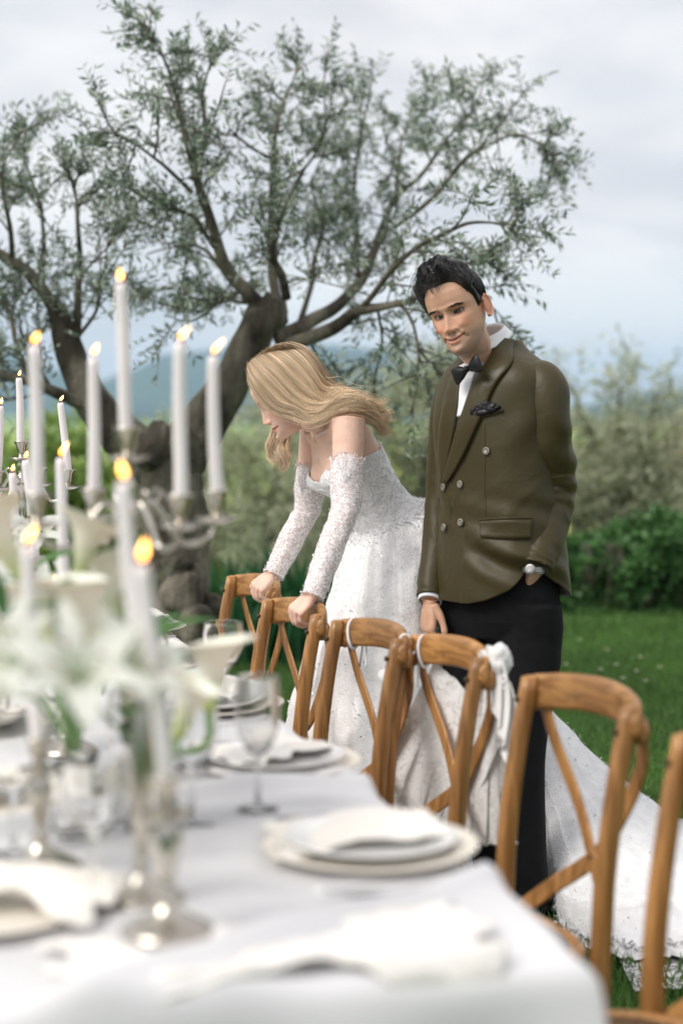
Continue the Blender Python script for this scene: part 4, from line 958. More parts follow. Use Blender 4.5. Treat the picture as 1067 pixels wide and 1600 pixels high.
top1 = v1 + A(0, 0, .12); top2 = v2 + A(0, 0, .12); top3 = v3 + A(0, 0, .12)
for (px, py, D, d, sz, lab, st, roll, wd_) in [
    (326, 1108, 2.58, (.13, -.1, 1), .112, 'cream calla lily standing apart to the right, green at its base', top1, PI * .9, .9),
    (172, 1040, 2.55, (-.42, -.1, 1), .15, 'largest blurred calla bud leaning left in front of the candelabra stem', top1, .5, .55),
    (186, 985, 2.75, (-.1, .1, 1), .12, 'upright calla bud beside the nearest candle', top1, 2.5, .5),
    (82, 1018, 2.5, (-.35, .1, 1), .10, 'calla bud with a green base above the left stem', top2, 1.5, .8),
    (122, 905, 2.7, (.25, 0, 1), .10, 'open calla lily under the left arms of the large candelabra', top2, 1.0, 1.3),
    (40, 905, 2.65, (-.5, 0, .8), .12, 'calla lily opening left beneath the leftmost candle', top2, 2.0, 1.2),
    (278, 1150, 2.45, (.3, -.3, .9), .10, 'pale calla lily low beside the nearest candlestick', top1, 1.0, .9)]:
    calla(W(px, py, D), d, sz, lab, st, roll, wd_)
LILS = [(20, 945, 3.1, (-.6, -.5, .6)), (12, 1000, 2.9, (-.2, -.9, .3)), (60, 960, 3.4, (.3, -.8, .5)), (30, 880, 3.6, (-.3, -.3, .9)), (100, 940, 3.5, (.6, -.5, .6)),
        (50, 1050, 2.15, (-.6, -.6, .6)), (125, 1075, 2.0, (.1, -.8, .7)), (180, 1060, 2.1, (.7, -.5, .6)), (20, 1085, 2.3, (-.7, -.6, .4)),
        (150, 1000, 2.9, (.1, -.5, .9)), (110, 1000, 2.6, (0, -.9, .6)), (8, 835, 4.0, (-.5, -.3, .8)), (48, 850, 4.1, (.3, -.6, .8))]
WHERE = ['at the left edge under the far candelabra', 'low at the left edge, facing the camera', 'half hidden behind the leftmost foreground candle', 'pointing up below the far candelabra', 'under the left arms of the large candelabra',
         'large and very blurred at the lower left of the bunch', 'very blurred in the centre of the bunch', 'very blurred between the candlesticks', 'at the left edge above the plate',
         'upright behind the blurred calla bud', 'behind the central blurred blooms', 'farthest left, level with the flames', 'farthest of the lilies, right of the far candelabra']
for k, ((px, py, D, d), wh) in enumerate(zip(LILS, WHERE)):
    lily(W(px, py, D), d, .098 if D < 3 else .10, 'white lily bloom ' + wh, k, top3 if D > 3.3 else (top2 if px < 160 else top1))
# gypsophila like small white filler and leaves
r = thing('greenery_bunch', 'loose green leaves and buds threaded through the lilies at the left', 'greenery', tuple(v2))
for k in range(46):
    px = random.uniform(0, 260); D = random.uniform(2.4, 3.8); p = W(px, random.uniform(900, 1130), D); a = random.uniform(0, 6.28)
    V, F = petal(random.uniform(.06, .11), random.uniform(.008, .015), .25, a, 1.1); m = MB(); m.add((V @ frame_to((random.uniform(-.6, .6), random.uniform(-.6, .3), 1))) + p - v2, F); m.build('leaf', M_leafg, r)

# table number card with brush lettering
cd = thing('table_sign', 'small white card with black brush lettering at the left edge', 'sign', tuple(W(22, 1160, 3.45) * A(1, 1, 0) + A(0, 0, TAB + .01)))
m = MB(); m.add(*box((0, 0, .055), (.17, .003, .105))); m.build('card', mat('card paper', (.78, .78, .77), rough=.7), cd, smooth=False)
M_ink = mat('black ink', (.012, .012, .014), rough=.7); m = MB()
def stroke(pts, w_):
    P = smooth_path([(x * .001, 0, z * .001) for x, z in pts], 18); Wd = np.interp(np.linspace(0, 1, 18), np.linspace(0, 1, len(w_)), w_) * .001
    T = nrm(np.gradient(P, axis=0)); sdv = np.stack([-T[:, 2], 0 * T[:, 0], T[:, 0]], 1)
    V = np.stack([P + sdv * Wd[:, None], P - sdv * Wd[:, None]], 1); V[..., 1] = -.0022; m.add(*ring_faces(V.reshape(-1, 3), 18, 2, False, closed=False))
stroke([(-26, 78), (-33, 55), (-30, 47), (-12, 50), (2, 56)], [3, 2.2, 3, 2, 1.2])     # the 4
stroke([(-8, 84), (-12, 55), (-16, 24)], [1.5, 3.2, 1.6])
stroke([(-70, 60), (-66, 40), (-58, 52), (-52, 40), (-44, 56), (-40, 46)], [1, 2, 1, 2.4, 1, 1])
stroke([(8, 52), (14, 30), (24, 40), (30, 28), (40, 40), (52, 34)], [1, 2.2, 1, 2.2, 1, .8])
stroke([(-2, 36), (10, 22), (30, 20)], [1, 1.6, .7])
m.build('lettering', M_ink, cd, smooth=False)

# ================================================================ PEOPLE: helpers
def voxel_union(parts, voxel, smooth=2, fac=.5):
    m = MB()
    for V, F in parts: m.add(V, F)
    me = m.mesh('tmp', []); o = bpy.data.objects.new('tmp', me); COL.objects.link(o)
    a = o.modifiers.new('r', 'REMESH'); a.mode = 'VOXEL'; a.voxel_size = voxel; a.adaptivity = 0
    if smooth: s_ = o.modifiers.new('s', 'SMOOTH'); s_.iterations = smooth; s_.factor = fac
    dg = bpy.context.evaluated_depsgraph_get(); ev = o.evaluated_get(dg); em_ = ev.to_mesh()
    V = np.empty(len(em_.vertices) * 3); em_.vertices.foreach_get('co', V); V = V.reshape(-1, 3)
    tot = np.empty(len(em_.polygons), np.int32); em_.polygons.foreach_get('loop_total', tot)
    li = np.empty(len(em_.loops), np.int32); em_.loops.foreach_get('vertex_index', li)
    st = np.concatenate([[0], np.cumsum(tot)[:-1]]); Fs = []
    for k in (3, 4):
        q = st[tot == k]
        if len(q): Fs.append(li[q[:, None] + np.arange(k)])
    ev.to_mesh_clear(); bpy.data.objects.remove(o); bpy.data.meshes.remove(me)
    return V, Fs
def g2(x, z, cx, cz, sx, sz): return np.exp(-((x - cx) / sx) ** 2 - ((z - cz) / sz) ** 2)
HZ = [-.118, -.112, -.100, -.088, -.075, -.060, -.045, -.02, 0, .02, .04, .06, .08, .095, .107, .115]
HF = [.070, .082, .0885, .0865, .0815, .083, .081, .080, .0785, .087, .0895, .088, .077, .060, .038, .004]
HB = [.010, -.005, -.022, -.034, -.046, -.060, -.075, -.090, -.097, -.101, -.102, -.097, -.083, -.066, -.042, -.004]
HWm = [.017, .026, .037, .046, .0525, .0585, .0635, .0695, .073, .0755, .0755, .073, .064, .052, .034, .004]
HWf = [.013, .021, .033, .042, .049, .0555, .061, .068, .0715, .0735, .0735, .071, .063, .051, .034, .004]
def face_add(x, z, sex, smile):
    ax = abs(x); f = 0 * x; sharp = 1.0
    zt = -.040
    ridge_ = np.interp(z, [-.062, -.052, -.045, zt, -.02, 0, .012, .025], [0, .006, .0225, .0275 if sex == 'm' else .0235, .0185 if sex == 'm' else .0145, .0095, .0035, 0])
    sg = np.interp(z, [-.05, zt, -.02, .005, .02], [.0105, .0098, .0072, .0065, .009]) * (1 if sex == 'm' else .86)
    f = f + ridge_ * np.exp(-(x / sg) ** 2 * .9)
    f = f + .0088 * g2(ax, z, .0135, -.0445, .0058, .0065)                       # nostril wings
    f = f - (.0125 if sex == 'm' else .010) * g2(ax, z, .030, .001, .0165, .0105) - .004 * g2(ax, z, .016, .004, .008, .012)
    f = f + (.0065 if sex == 'm' else .002) * g2(ax, z, .026, .0165, .020, .0060)     # brow ridge
    f = f + .0045 * g2(ax, z, .048, -.020, .016, .012) + smile * .0068 * g2(ax, z, .037, -.036, .015, .012)
    zn = np.interp(ax, [.015, .032], [-.046, -.072]); f = f - smile * .0060 * np.exp(-((z - zn) / .0040) ** 2) * (ax > .012) * (ax < .037)
    zm = -.0715 + smile * 10.5 * ax ** 2
    up = .0055 if sex == 'm' else .0075; lo = .0065 if sex == 'm' else .0085
    fx = np.exp(-(ax / (.023 + .006 * smile)) ** 4)
    f = f + up * np.exp(-((z - zm - .0055) / .0042) ** 2) * fx + lo * np.exp(-((z - zm + .0060) / .0048) ** 2) * np.exp(-(ax / .019) ** 4)
    f = f - .0050 * np.exp(-((z - zm) / .0019) ** 2) * np.exp(-(ax / (.027 + .003 * smile)) ** 6) - .003 * g2(ax, z, .029, float(-.0715 + smile * 7.5 * .029 ** 2), .004, .004)
    f = f - .0035 * g2(x, z, 0, -.088, .016, .0045) + .005 * g2(x, z, 0, -.104, .014, .009)
    f = f - .0018 * g2(x, z, 0, -.058, .0035, .006)
    return f
def base_f(z): return np.interp(z, HZ, HF)
def head_parts(sex, smile, eye_h, nz=170, na=200):
    zz = np.linspace(-.118, .115, nz); zz = np.concatenate([zz]); a = np.arange(na) / na * 2 * PI
    HWx = HWm if sex == 'm' else HWf
    F_, B_, Wd = (np.interp(zz, HZ, k)[:, None] for k in (HF, HB, HWx))
    for _ in range(6):
        F_[1:-1] = (F_[:-2] + 2 * F_[1:-1] + F_[2:]) / 4; B_[1:-1] = (B_[:-2] + 2 * B_[1:-1] + B_[2:]) / 4; Wd[1:-1] = (Wd[:-2] + 2 * Wd[1:-1] + Wd[2:]) / 4
    yc = B_ * .35 + F_ * .30
    ca, sa = np.cos(a)[None], np.sin(a)[None]     # a=0 front
    x = Wd * np.sign(sa) * abs(sa) ** .92; fr = ca > 0
    y = np.where(fr, yc + (F_ - yc) * abs(ca) ** .86, yc - (yc - B_) * abs(ca) ** .95)
    z = zz[:, None] + 0 * x
    k = np.clip((y - .015) / .03, 0, 1) * fr
    fa = face_add(x, z, sex, smile)
    eyes = []
    y = y + fa * k
    for s in (-1, 1):
        ex_, ez = s * .0315, .0; i = np.argmin((x - ex_) ** 2 + (z - ez) ** 2 + (y < 0) * 9); ye = y.ravel()[i]
        ecy = ye - .0105; eyes.append((ex_, ecy, ez))
        d2 = (x - ex_) ** 2 + (z - ez) ** 2
        y = np.where((d2 < .0132 ** 2) & (y > 0), np.maximum(y, ecy + np.sqrt(np.maximum(.0132 ** 2 - d2, 0))), y)
        dx = (x - ex_) / .0150; zz0 = ez + .0018 * (dx * s)      # outer corner slightly higher
        hh = eye_h * np.clip(1 - dx ** 2, 0, 1) ** .7 * np.where(z > zz0, 1.0, .75)
        pit = (abs(z - zz0) < hh) & (y > 0) & (abs(dx) < 1)
        y = np.where(pit, y - .0085, y)
    V = np.stack([x, y, z], -1)
    parts = [loft(V)]
    # ears
    for s in (-1, 1):
        c = A(s * (.0745 if sex == 'm' else .071), -.012, -.012)
        tt = np.linspace(-2.3, 2.6, 26); rx, rz_ = .0165, .030
        P = np.stack([c[0] + s * (.008 + .008 * np.cos(tt * .5)), c[1] - .004 - rx * np.sin(tt + .0) * .0 + rx * -np.cos(tt) * -1 * -.9, c[2] + rz_ * np.sin(tt)], 1)
        P = np.stack([np.full(26, c[0] + s * .011), c[1] - rx * np.cos(tt), c[2] + rz_ * np.sin(tt) + .002], 1); P[:, 0] += s * .004 * np.cos(tt)
        parts.append(tube(P, .0034, 10))
        P = np.stack([np.full(12, c[0] + s * .007), c[1] - .008 * np.cos(np.linspace(-1.6, 1.6, 12)), c[2] + .018 * np.sin(np.linspace(-1.6, 1.6, 12))], 1); parts.append(tube(P, .003, 8))
        parts.append(ellipsoid(c + A(s * .007, -.003, .002), (.0065, .0155, .028), n=14, s=18))
        parts.append(ellipsoid(c + A(s * .007, .004, -.024), (.0038, .0065, .0075), n=10, s=12))
    return parts, eyes
def basis(yaw, pitch, roll, base=None):
    """columns: person's left, forward, up. yaw turns the face to the viewer's left, roll tips the crown to the viewer's left"""
    y_, p_, r_ = R(yaw), R(pitch), R(roll)
    Fv = A(-math.sin(y_), -math.cos(y_), 0); Lv = A(math.cos(y_), -math.sin(y_), 0); Uv = A(0, 0, 1)
    F2 = Fv * math.cos(p_) - Uv * math.sin(p_); U2 = Uv * math.cos(p_) + Fv * math.sin(p_)
    def rl(v): return A(v[0] * math.cos(r_) - v[2] * math.sin(r_), v[1], v[2] * math.cos(r_) + v[0] * math.sin(r_))
    return np.stack([rl(Lv), rl(F2), rl(U2)], 1)
def xf(parts, M, o): return [(V @ M.T + o, F) for V, F in parts]
def hand_parts(wr, a, n, side, sc=1.0, curl=(20, 30, 25), spread=.0, thumb=(.9, .55), tcurl=20, fcurl=None):
    """wr wrist point, a finger direction, n back-of-hand normal, side=+1 when the thumb lies along cross(a,n)"""
    a = nrm(a); n = nrm(n - a * (n @ a)); s = np.cross(a, n) * side; parts = []
    ln = .088 * sc
    sec = [(0, .024, .019), (.18, .026, .0165), (.45, .036, .0155), (.75, .041, .014), (.95, .040, .0115), (1.02, .036, .009)]
    q = smooth_path(sec, 16); rings = []; b_ = np.linspace(0, 2 * PI, 24, endpoint=False); cb, sb = np.cos(b_), np.sin(b_)
    cb2 = np.sign(cb) * abs(cb) ** .8; sb2 = np.sign(sb) * abs(sb) ** .85
    for t_, w_, h_ in q: rings.append(wr + a * ln * t_ + (s[None] * (cb2 * w_ * sc)[:, None]) + n[None] * (sb2 * h_ * sc)[:, None] - n * .004 * sc * t_)
    parts.append(loft(np.array(rings)))
    offs = [.029, .0098, -.0098, -.0285]; lens = [.074, .082, .076, .060]; rad = [.0088, .009, .0086, .0076]
    for k in range(4):
        p = wr + a * ln * (.80 if k in (1, 2) else .74) + s * offs[k] * sc; d = nrm(a + s * spread * (1.5 - k) * .3); l3 = np.array([.46, .30, .24]) * lens[k] * sc * 1.12
        cs = curl if fcurl is None else fcurl[k]
        pts = [p, p + d * ln * .17]; nn = n.copy()
        for j in range(3):
            an = R(cs[j]); d, nn = d * math.cos(an) - nn * math.sin(an), nn * math.cos(an) + d * math.sin(an)
            pts.append(pts[-1] + d * l3[j] * .5); pts.append(pts[-1] + d * l3[j] * .5)
        Pq = smooth_path(pts, 24); tt = np.linspace(0, 1, 24)
        rr_ = rad[k] * sc * np.interp(tt, [0, .25, .45, .6, .8, .93, 1], [.9, 1.05, .95, 1.02, .9, .75, .35]); parts.append(tube(Pq, rr_, 12))
    p = wr + a * ln * .16 + s * .020 * sc - n * .006 * sc; d = nrm(s * thumb[0] + a * thumb[1] - n * .45); nn = nrm(np.cross(np.cross(d, a), d))
    pts = [p, p + d * .036 * sc]; 
    for j, l_ in enumerate((.034, .028)):
        an = R(tcurl); tgt = nrm(a - d * (a @ d)); d = nrm(d * math.cos(an) + tgt * math.sin(an)); pts.append(pts[-1] + d * l_ * sc)
    parts.append(tube(smooth_path(pts, 20), np.interp(np.linspace(0, 1, 20), [0, .3, .6, .8, .95, 1], [.014, .0125, .0098, .0102, .0075, .004]) * sc, 12))
    return parts, (a, n, s)
def skin_mat(name):
    m, t, b = newmat(name); L = t.links.new
    at = N(t, 'ShaderNodeVertexColor', layer_name='tint'); tcn = N(t, 'ShaderNodeTexCoord'); no = N(t, 'ShaderNodeTexNoise'); no.inputs['Scale'].default_value = 38; no.inputs['Detail'].default_value = 4
    L(tcn.outputs['Object'], no.inputs[0]); mr = N(t, 'ShaderNodeMapRange'); mr.inputs[3].default_value = .78; mr.inputs[4].default_value = 1.20; L(no.outputs[0], mr.inputs[0])
    hs = N(t, 'ShaderNodeHueSaturation'); L(at.outputs[0], hs.inputs['Color']); L(mr.outputs[0], hs.inputs['Value']); L(hs.outputs[0], b.inputs['Base Color'])
    b.inputs['Roughness'].default_value = .5; b.inputs['Subsurface Weight'].default_value = .35; b.inputs['Subsurface Radius'].default_value = (1, .35, .2); b.inputs['Subsurface Scale'].default_value = .008
    n3 = N(t, 'ShaderNodeTexNoise'); n3.inputs['Scale'].default_value = 700; L(tcn.outputs['Object'], n3.inputs[0]); bu = N(t, 'ShaderNodeBump'); bu.inputs['Strength'].default_value = .35; bu.inputs['Distance'].default_value = .0008
    L(n3.outputs[0], bu.inputs['Height']); L(bu.outputs[0], b.inputs['Normal'])
    return m
M_skin = skin_mat('skin')
M_sclera = mat('eye white', (.55, .52, .50), rough=.15, coat=.6); M_iris_b = mat('brown iris', (.045, .022, .01), rough=.1, coat=1); M_pupil = mat('pupil', (.004, .004, .004), rough=.05, coat=1)
M_lash = mat('dark lashes', (.012, .009, .008), rough=.7)
def eyeball(c, gaze, parent, origin, r=.0118):
    gz = nrm(gaze); u = nrm(np.cross(gz, A(0, 0, 1))); v = np.cross(u, gz); m = MB()
    th = [0, 9, 18, 26, 34, 60, 90, 130, 175]; a = np.arange(24) / 24 * 2 * PI
    for k in range(len(th) - 1):
        rr_ = []
        for q in (th[k], th[k + 1]):
            q = max(q, .5); rr_.append(c + gz * math.cos(R(q)) * r + (u[None] * np.cos(a)[:, None] + v[None] * np.sin(a)[:, None]) * math.sin(R(q)) * r)
        V, F = ring_faces(np.array(rr_).reshape(-1, 3), 2, 24, k == 0 or k == len(th) - 2, rr_[0].mean(0), rr_[1].mean(0))
        if k: V, F = np.array(rr_).reshape(-1, 3), [F[0]]
        m.add(V, F, 2 if k == 0 else 1 if k <= 2 else 0)
    return m.build('eye', [M_sclera, M_iris_b, M_pupil], parent, origin=origin)
def head_tint(V, o, M, skin, lip, sex, smile):
    q = (V - o) @ M; x, y, z = q[:, 0], q[:, 1], q[:, 2]; ax = abs(x)
    C = np.tile(A(*skin), (len(V), 1)); inh = (abs(z) < .14) & (abs(x) < .1) & (abs(y) < .14)
    fr = inh & (y > .03)
    def mixc(wt, col):
        nonlocal C; wt = np.clip(wt, 0, 1)[:, None]; C = C * (1 - wt) + A(*col) * wt
    sk = A(*skin)
    mixc(fr * .45 * (g2(ax, z, .043, -.03, .02, .018)), sk * A(1.12, .72, .66))
    mixc(fr * .5 * g2(x, z, 0, -.042, .014, .010), sk * A(1.08, .75, .68))
    mixc(inh * (ax > .068) * (y < .02) * .5, sk * A(1.12, .68, .58))
    if sex == 'm':
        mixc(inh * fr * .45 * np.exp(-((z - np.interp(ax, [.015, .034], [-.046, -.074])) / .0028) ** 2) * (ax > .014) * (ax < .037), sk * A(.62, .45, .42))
        sd_ = np.clip((-.050 - z) / .02, 0, 1) * (1 - g2(ax, z, 0, -.072, .022, .012)) * (z > -.135)
        mixc(inh * .45 * sd_ * (y > -.02), (.16, .12, .10))
        mixc(inh * .28 * g2(x, z, 0, -.056, .022, .006) * (y > .05), (.16, .12, .10))
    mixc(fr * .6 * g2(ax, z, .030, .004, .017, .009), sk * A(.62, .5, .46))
    zm = -.0715 + smile * 10.5 * ax ** 2; hu = np.interp(ax, [0, .006, .024, .0325], [.0062, .0078, .003, 0]); hl = np.interp(ax, [0, .017, .028, .0325], [.0105, .008, .002, 0])
    k = fr & (z < zm + hu) & (z > zm - hl) & (ax < .0325)
    mixc(k * .8, lip); mixc(fr * (abs(z - zm) < .0018) * (ax < .0325) * .85, A(*lip) * .3)
    mixc(fr * .95 * g2(ax, z, .0085, -.0515, .0042, .0026), (.03, .012, .01))
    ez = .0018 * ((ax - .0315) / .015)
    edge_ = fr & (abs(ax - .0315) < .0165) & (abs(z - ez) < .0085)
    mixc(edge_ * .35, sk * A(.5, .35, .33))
    return C
def strands(P, r0, r1, sides=4, taper=.35):
    n = P.shape[1]; t_ = np.linspace(0, 1, n); Rr = (r0 + (r1 - r0) * t_)[None] * np.clip(np.minimum(t_ * 12 + .4, (1 - t_) * 4 + taper), 0, 1)[None] * np.ones((len(P), 1))
    return batch_tubes(P, Rr, sides)
def hairmat(name, rough=.38):
    m, t, b = newmat(name); at = N(t, 'ShaderNodeVertexColor', layer_name='tint'); t.links.new(at.outputs[0], b.inputs['Base Color'])
    b.inputs['Roughness'].default_value = rough; b.inputs['Specular IOR Level'].default_value = .55; b.inputs['Anisotropic'].default_value = .5
    return m
M_hair = hairmat('strand hair')

# ================================================================ THE MAN
man = thing('person', 'man in olive brown double breasted jacket and black bow tie, one hand in his pocket', 'person', (.47, 4.72, 0))
MO = np.array(man.location)
YAW = 48
mF = A(-math.sin(R(YAW)), -math.cos(R(YAW)), 0); mL = A(math.cos(R(YAW)), -math.sin(R(YAW)), 0)
def prj(P):
    P = np.asarray(P, float) - A(0, 0, CAMZ); d = P[..., 1] * CT - P[..., 2] * ST; v = P[..., 1] * ST + P[..., 2] * CT
    return 533.5 + FPX * P[..., 0] / d, 800 - FPX * v / d
Mh = basis(29, 2, 18)
eye_mid = W(697.5, 492, 4.585)
HC = eye_mid - Mh @ A(0, .078, 0)
hp, eyes = head_parts('m', 1.0, .0060)
parts = xf(hp, Mh, HC)
neck0 = HC + Mh @ A(0, -.035, -.05); neck1 = W(758, 566, 4.745); neck2 = W(772, 640, 4.77)
parts.append(tube(smooth_path([neck0, HC + Mh @ A(0, -.028, -.10), neck1, neck2], 24), np.interp(np.linspace(0, 1, 24), [0, .4, .75, 1], [.047, .051, .060, .07]), 28))
P = smooth_path([HC + Mh @ A(.058, -.03, -.06), HC + Mh @ A(.03, .02, -.16)], 10)
shL, elL, wrL = W(846, 622, 4.67), W(862, 748, 4.70), W(834, 884, 4.545)
shR, elR, wrR = W(706, 622, 4.87), W(686, 790, 4.84), W(671, 938, 4.72)
hipc = A(.455, 4.72, .96)
parts.append(tube(smooth_path([neck2, W(775, 760, 4.74), hipc], 14), .06, 16))
parts.append(tube([shL, neck2 + A(0, 0, -.03), shR], .035, 14))
parts.append(tube(smooth_path([shL, elL, wrL], 24), np.interp(np.linspace(0, 1, 24), [0, .5, .8, 1], [.042, .036, .032, .027]), 16))
parts.append(tube(smooth_path([shR, elR, wrR], 24), np.interp(np.linspace(0, 1, 24), [0, .5, .8, 1], [.042, .036, .032, .027]), 16))
footL = A(.512, 4.61, .06); footR = A(.395, 4.84, .06)
for s, ft in ((1, footL), (-1, footR)):
    h = hipc + mL * .085 * s + A(0, 0, -.04)
    parts.append(tube([h + A(0, 0, .06), h, (h + ft) / 2 + mF * .02, ft], [.05, .05, .04, .03], 12))
hpR, _ = hand_parts(wrR, A(-.10, -.10, -1), A(-.8, -.35, .05), -1, .98, fcurl=[(28, 30, 20), (32, 34, 22), (36, 36, 24), (40, 38, 26)], thumb=(.45, .85), tcurl=12)
hpL, _ = hand_parts(wrL, A(.20, .85, -1), A(.55, -.8, 0), -1, 1.0, curl=(12, 14, 10), thumb=(.5, .8), tcurl=10)
parts += hpR + hpL
V, F = voxel_union(parts, .0019, 1, .5)
C = head_tint(V, HC, Mh, (.64, .375, .25), (.60, .25, .19), 'm', 1.0)
m = MB(); m.add(V, F, 0, C); mbody = m.build('body', M_skin, man, origin=MO); print('man body', len(V))
for (ex_, ey_, ez_) in eyes:
    c = HC + Mh @ A(ex_, ey_, ez_); c = c + Mh @ A(0, .0012, 0); eyeball(c, Mh @ A(.10, 1, -.02) * 1.0 + A(0, 0, 0) + nrm(A(0, 0, CAMZ) - c) * .45, mbody, MO)
    # upper lid line
    s = 1 if ex_ > 0 else -1; dx = np.linspace(-1, 1, 14); P = np.stack([ex_ + .0152 * dx, ey_ + np.sqrt(np.maximum(.0136 ** 2 - (.0148 * dx) ** 2 * .55, 0)) + .0002, .0018 * dx * s + .0052 * np.clip(1 - dx ** 2, 0, 1) ** .7 + .0006], 1)
    m = MB(); m.add(*tube(P @ Mh.T + HC, .0006, 6)); m.build('lashes', M_lash, mbody, origin=MO)
# eyebrows
SURF = V
def on_face(x, z, M, o, off=0.0, sex='m', smile=1.0):
    y = float(np.interp(z, HZ, HF)); 
    q = (SURF - o) @ M; k = np.argmin((q[:, 0] - x) ** 2 + (q[:, 2] - z) ** 2 + (q[:, 1] < .02) * 9); return o + M @ A(x, q[k, 1] + off, z)
for s in (-1, 1):
    Ps = []; rs = np.random.default_rng(3 + s)
    for k in range(300):
        t_ = rs.random(); x = s * (.0125 + .037 * t_); z = .0128 + .0055 * math.sin(t_ * 2.0) - .003 * max(0, t_ - .75) * 3 + rs.normal() * .0021 * (1.2 - t_ * .6)
        p0 = on_face(x, z, Mh, HC, .0003); d = Mh @ nrm(A(s * (.8 + t_ * .4), -.15, .75 * (1 - t_) - .1))
        Ps.append(np.array([p0, p0 + d * .0035 + Mh @ A(0, .0006, 0), p0 + d * .0062 + Mh @ A(0, .0001, 0)]))
    m = MB(); Vh, Fh = strands(np.array(Ps), .0006, .0003, 3); m.add(Vh, Fh, 0, (.012, .009, .007)); m.build('eyebrow', M_hair, mbody, origin=MO)
# hair: mass on the scalp plus wavy strands
def scalp(th, ph):
    """direction th from the crown, ph azimuth (0 front, + person's left) to a point on the head surface and its outward normal"""
    d = np.stack([np.sin(th) * np.sin(ph), np.sin(th) * np.cos(ph), np.cos(th)], -1)
    c = A(0, -.008, .02); r = np.full(th.shape, .10)
    for _ in range(14):
        p = c + d * r[..., None]; z = np.clip(p[..., 2], -.117, .1149); F_ = np.interp(z, HZ, HF); B_ = np.interp(z, HZ, HB); Wd = np.interp(z, HZ, HWm); yc = .325 * (F_ + B_)
        e_ = np.sqrt((p[..., 0] / Wd) ** 2 + np.where(p[..., 1] > yc, ((p[..., 1] - yc) / (F_ - yc)) ** 2, ((p[..., 1] - yc) / (yc - B_)) ** 2) + 1e-9)
        r = r / np.clip(e_, .8, 1.25) ** .8; r = np.minimum(r, .13)
        r = np.where(c[2] + d[..., 2] * r > .1149, (.1149 - c[2]) / np.maximum(d[..., 2], .05), r)
    return c + d * r[..., None], d
def hair_extent(ph):   # how far from the crown (radians) hair reaches at azimuth ph
    p = abs((ph + PI) % (2 * PI) - PI)
    return np.interp(p, [0, .35, .6, .85, 1.05, 1.25, 1.45, 1.7, 2.1, PI], [.94, .91, .98, 1.28, 1.46, 1.92, 1.86, 1.58, 2.0, 2.15])
nth, nph = 60, 110; th = np.linspace(.02, 2.3, nth)[:, None] + np.zeros((1, nph)); ph = np.zeros((nth, 1)) + (np.arange(nph) / nph * 2 * PI)[None]
P0, Dn = scalp(th, ph); ext = hair_extent(ph)
pw = abs((ph + PI) % (2 * PI) - PI)
def hthick(th, ph):
    p = abs((ph + PI) % (2 * PI) - PI); e_ = hair_extent(ph)
    base = np.interp(p, [0, .6, 1.2, 1.8, PI], [.040, .034, .014, .011, .013]); base = base * (1 - np.clip((th - .55) / 1.1, 0, 1) * np.clip((p - .7) / .6, 0, 1) * .5)
    return base * np.clip((e_ - th) / .16, -.25, 1)
tk_ = hthick(th, ph); Pw = P0 + Dn * (tk_ + .0028 * np.sin(ph * 14 + 5 * np.sin(th * 4)) * (tk_ > .006) * np.clip(1 - pw / 1.6, .2, 1))[..., None]
m = MB(); Vh, Fh = loft(Pw); m.add(Vh @ Mh.T + HC, Fh, 0, (.008, .007, .0065))
Ps = []; Cs = []; rs = np.random.default_rng(12)
for k in range(3200):
    x0 = rs.uniform(-1, 1); u = rs.random()
    cl = round(x0 * 9) / 9; phase = cl * 11; n = 14; t_ = np.linspace(0, 1, n)
    if k < 2100:   # top: from the front hairline swept up and back
        ph0 = x0 * .95 + .1; e0 = float(hair_extent(np.array(ph0))); th_ = e0 * (.96 - u * .5) - t_ * (.85 + .45 * u); ph_ = ph0 + .16 * np.sin(t_ * 8 + phase) + (cl - x0) * .8 * t_ + .25 * t_
        ph_ = np.where(th_ < 0, ph_ + PI, ph_); th2 = abs(th_); lift = (.003 + .0075 * np.sin(t_ * 8 + phase) * np.sin(t_ * PI) ** .7) * (.6 + .4 * math.cos(cl * 20)) + .003 * rs.random()
    else:         # sides and back
        ph0 = rs.choice([-1, 1]) * rs.uniform(.8, PI); e0 = float(hair_extent(np.array(ph0))); th2 = e0 * (.25 + .35 * u) + t_ * e0 * .42; ph_ = ph0 + np.sign(ph0) * t_ * .35 * (abs(ph0) < 2.5) + .04 * np.sin(t_ * 8 + phase); lift = .002 + .002 * rs.random() + 0 * t_
    p, d = scalp(th2, ph_); q = p + d * (np.maximum(hthick(th2, ph_), -.0005) + lift * np.clip(hthick(th2, ph_) / .008, 0, 1))[:, None]
    Ps.append(q @ Mh.T + HC); Cs.append(rs.uniform(.5, 1.5))
for k in range(110):   # loose curls tumbling over the front on the viewer's left
    ph0 = rs.uniform(-.75, .25); th0 = rs.uniform(.55, .9); n = 14; t_ = np.linspace(0, 1, n)
    p, d = scalp(np.full(1, th0), np.full(1, ph0)); r_ = rs.uniform(.006, .012); tw = rs.uniform(3, 5.5)
    fwd = nrm(A(-.45 + .5 * ph0, 1, -.15)); q = p + d * .027 + fwd[None] * (.024 * t_ + .0)[:, None] + A(0, 0, -1) * (.030 * t_ ** 2 * rs.uniform(.3, 1.2))[:, None] + np.stack([r_ * (np.cos(tw * t_ + k) - math.cos(k)), 0 * t_, r_ * (np.sin(tw * t_ + k) - math.sin(k))], 1) * np.clip(t_ * 2, 0, 1)[:, None]
    Ps.append(q @ Mh.T + HC); Cs.append(rs.uniform(.6, 1.5))
Ps = np.array(Ps); Vs, Fs = strands(Ps, .00085, .0005, 4); cc = np.repeat(np.array(Cs), Ps.shape[1] * 4)[:, None] * A(.011, .0095, .009)
m.add(Vs, Fs, 0, cc); m.build('hair', M_hair, mbody, origin=MO)

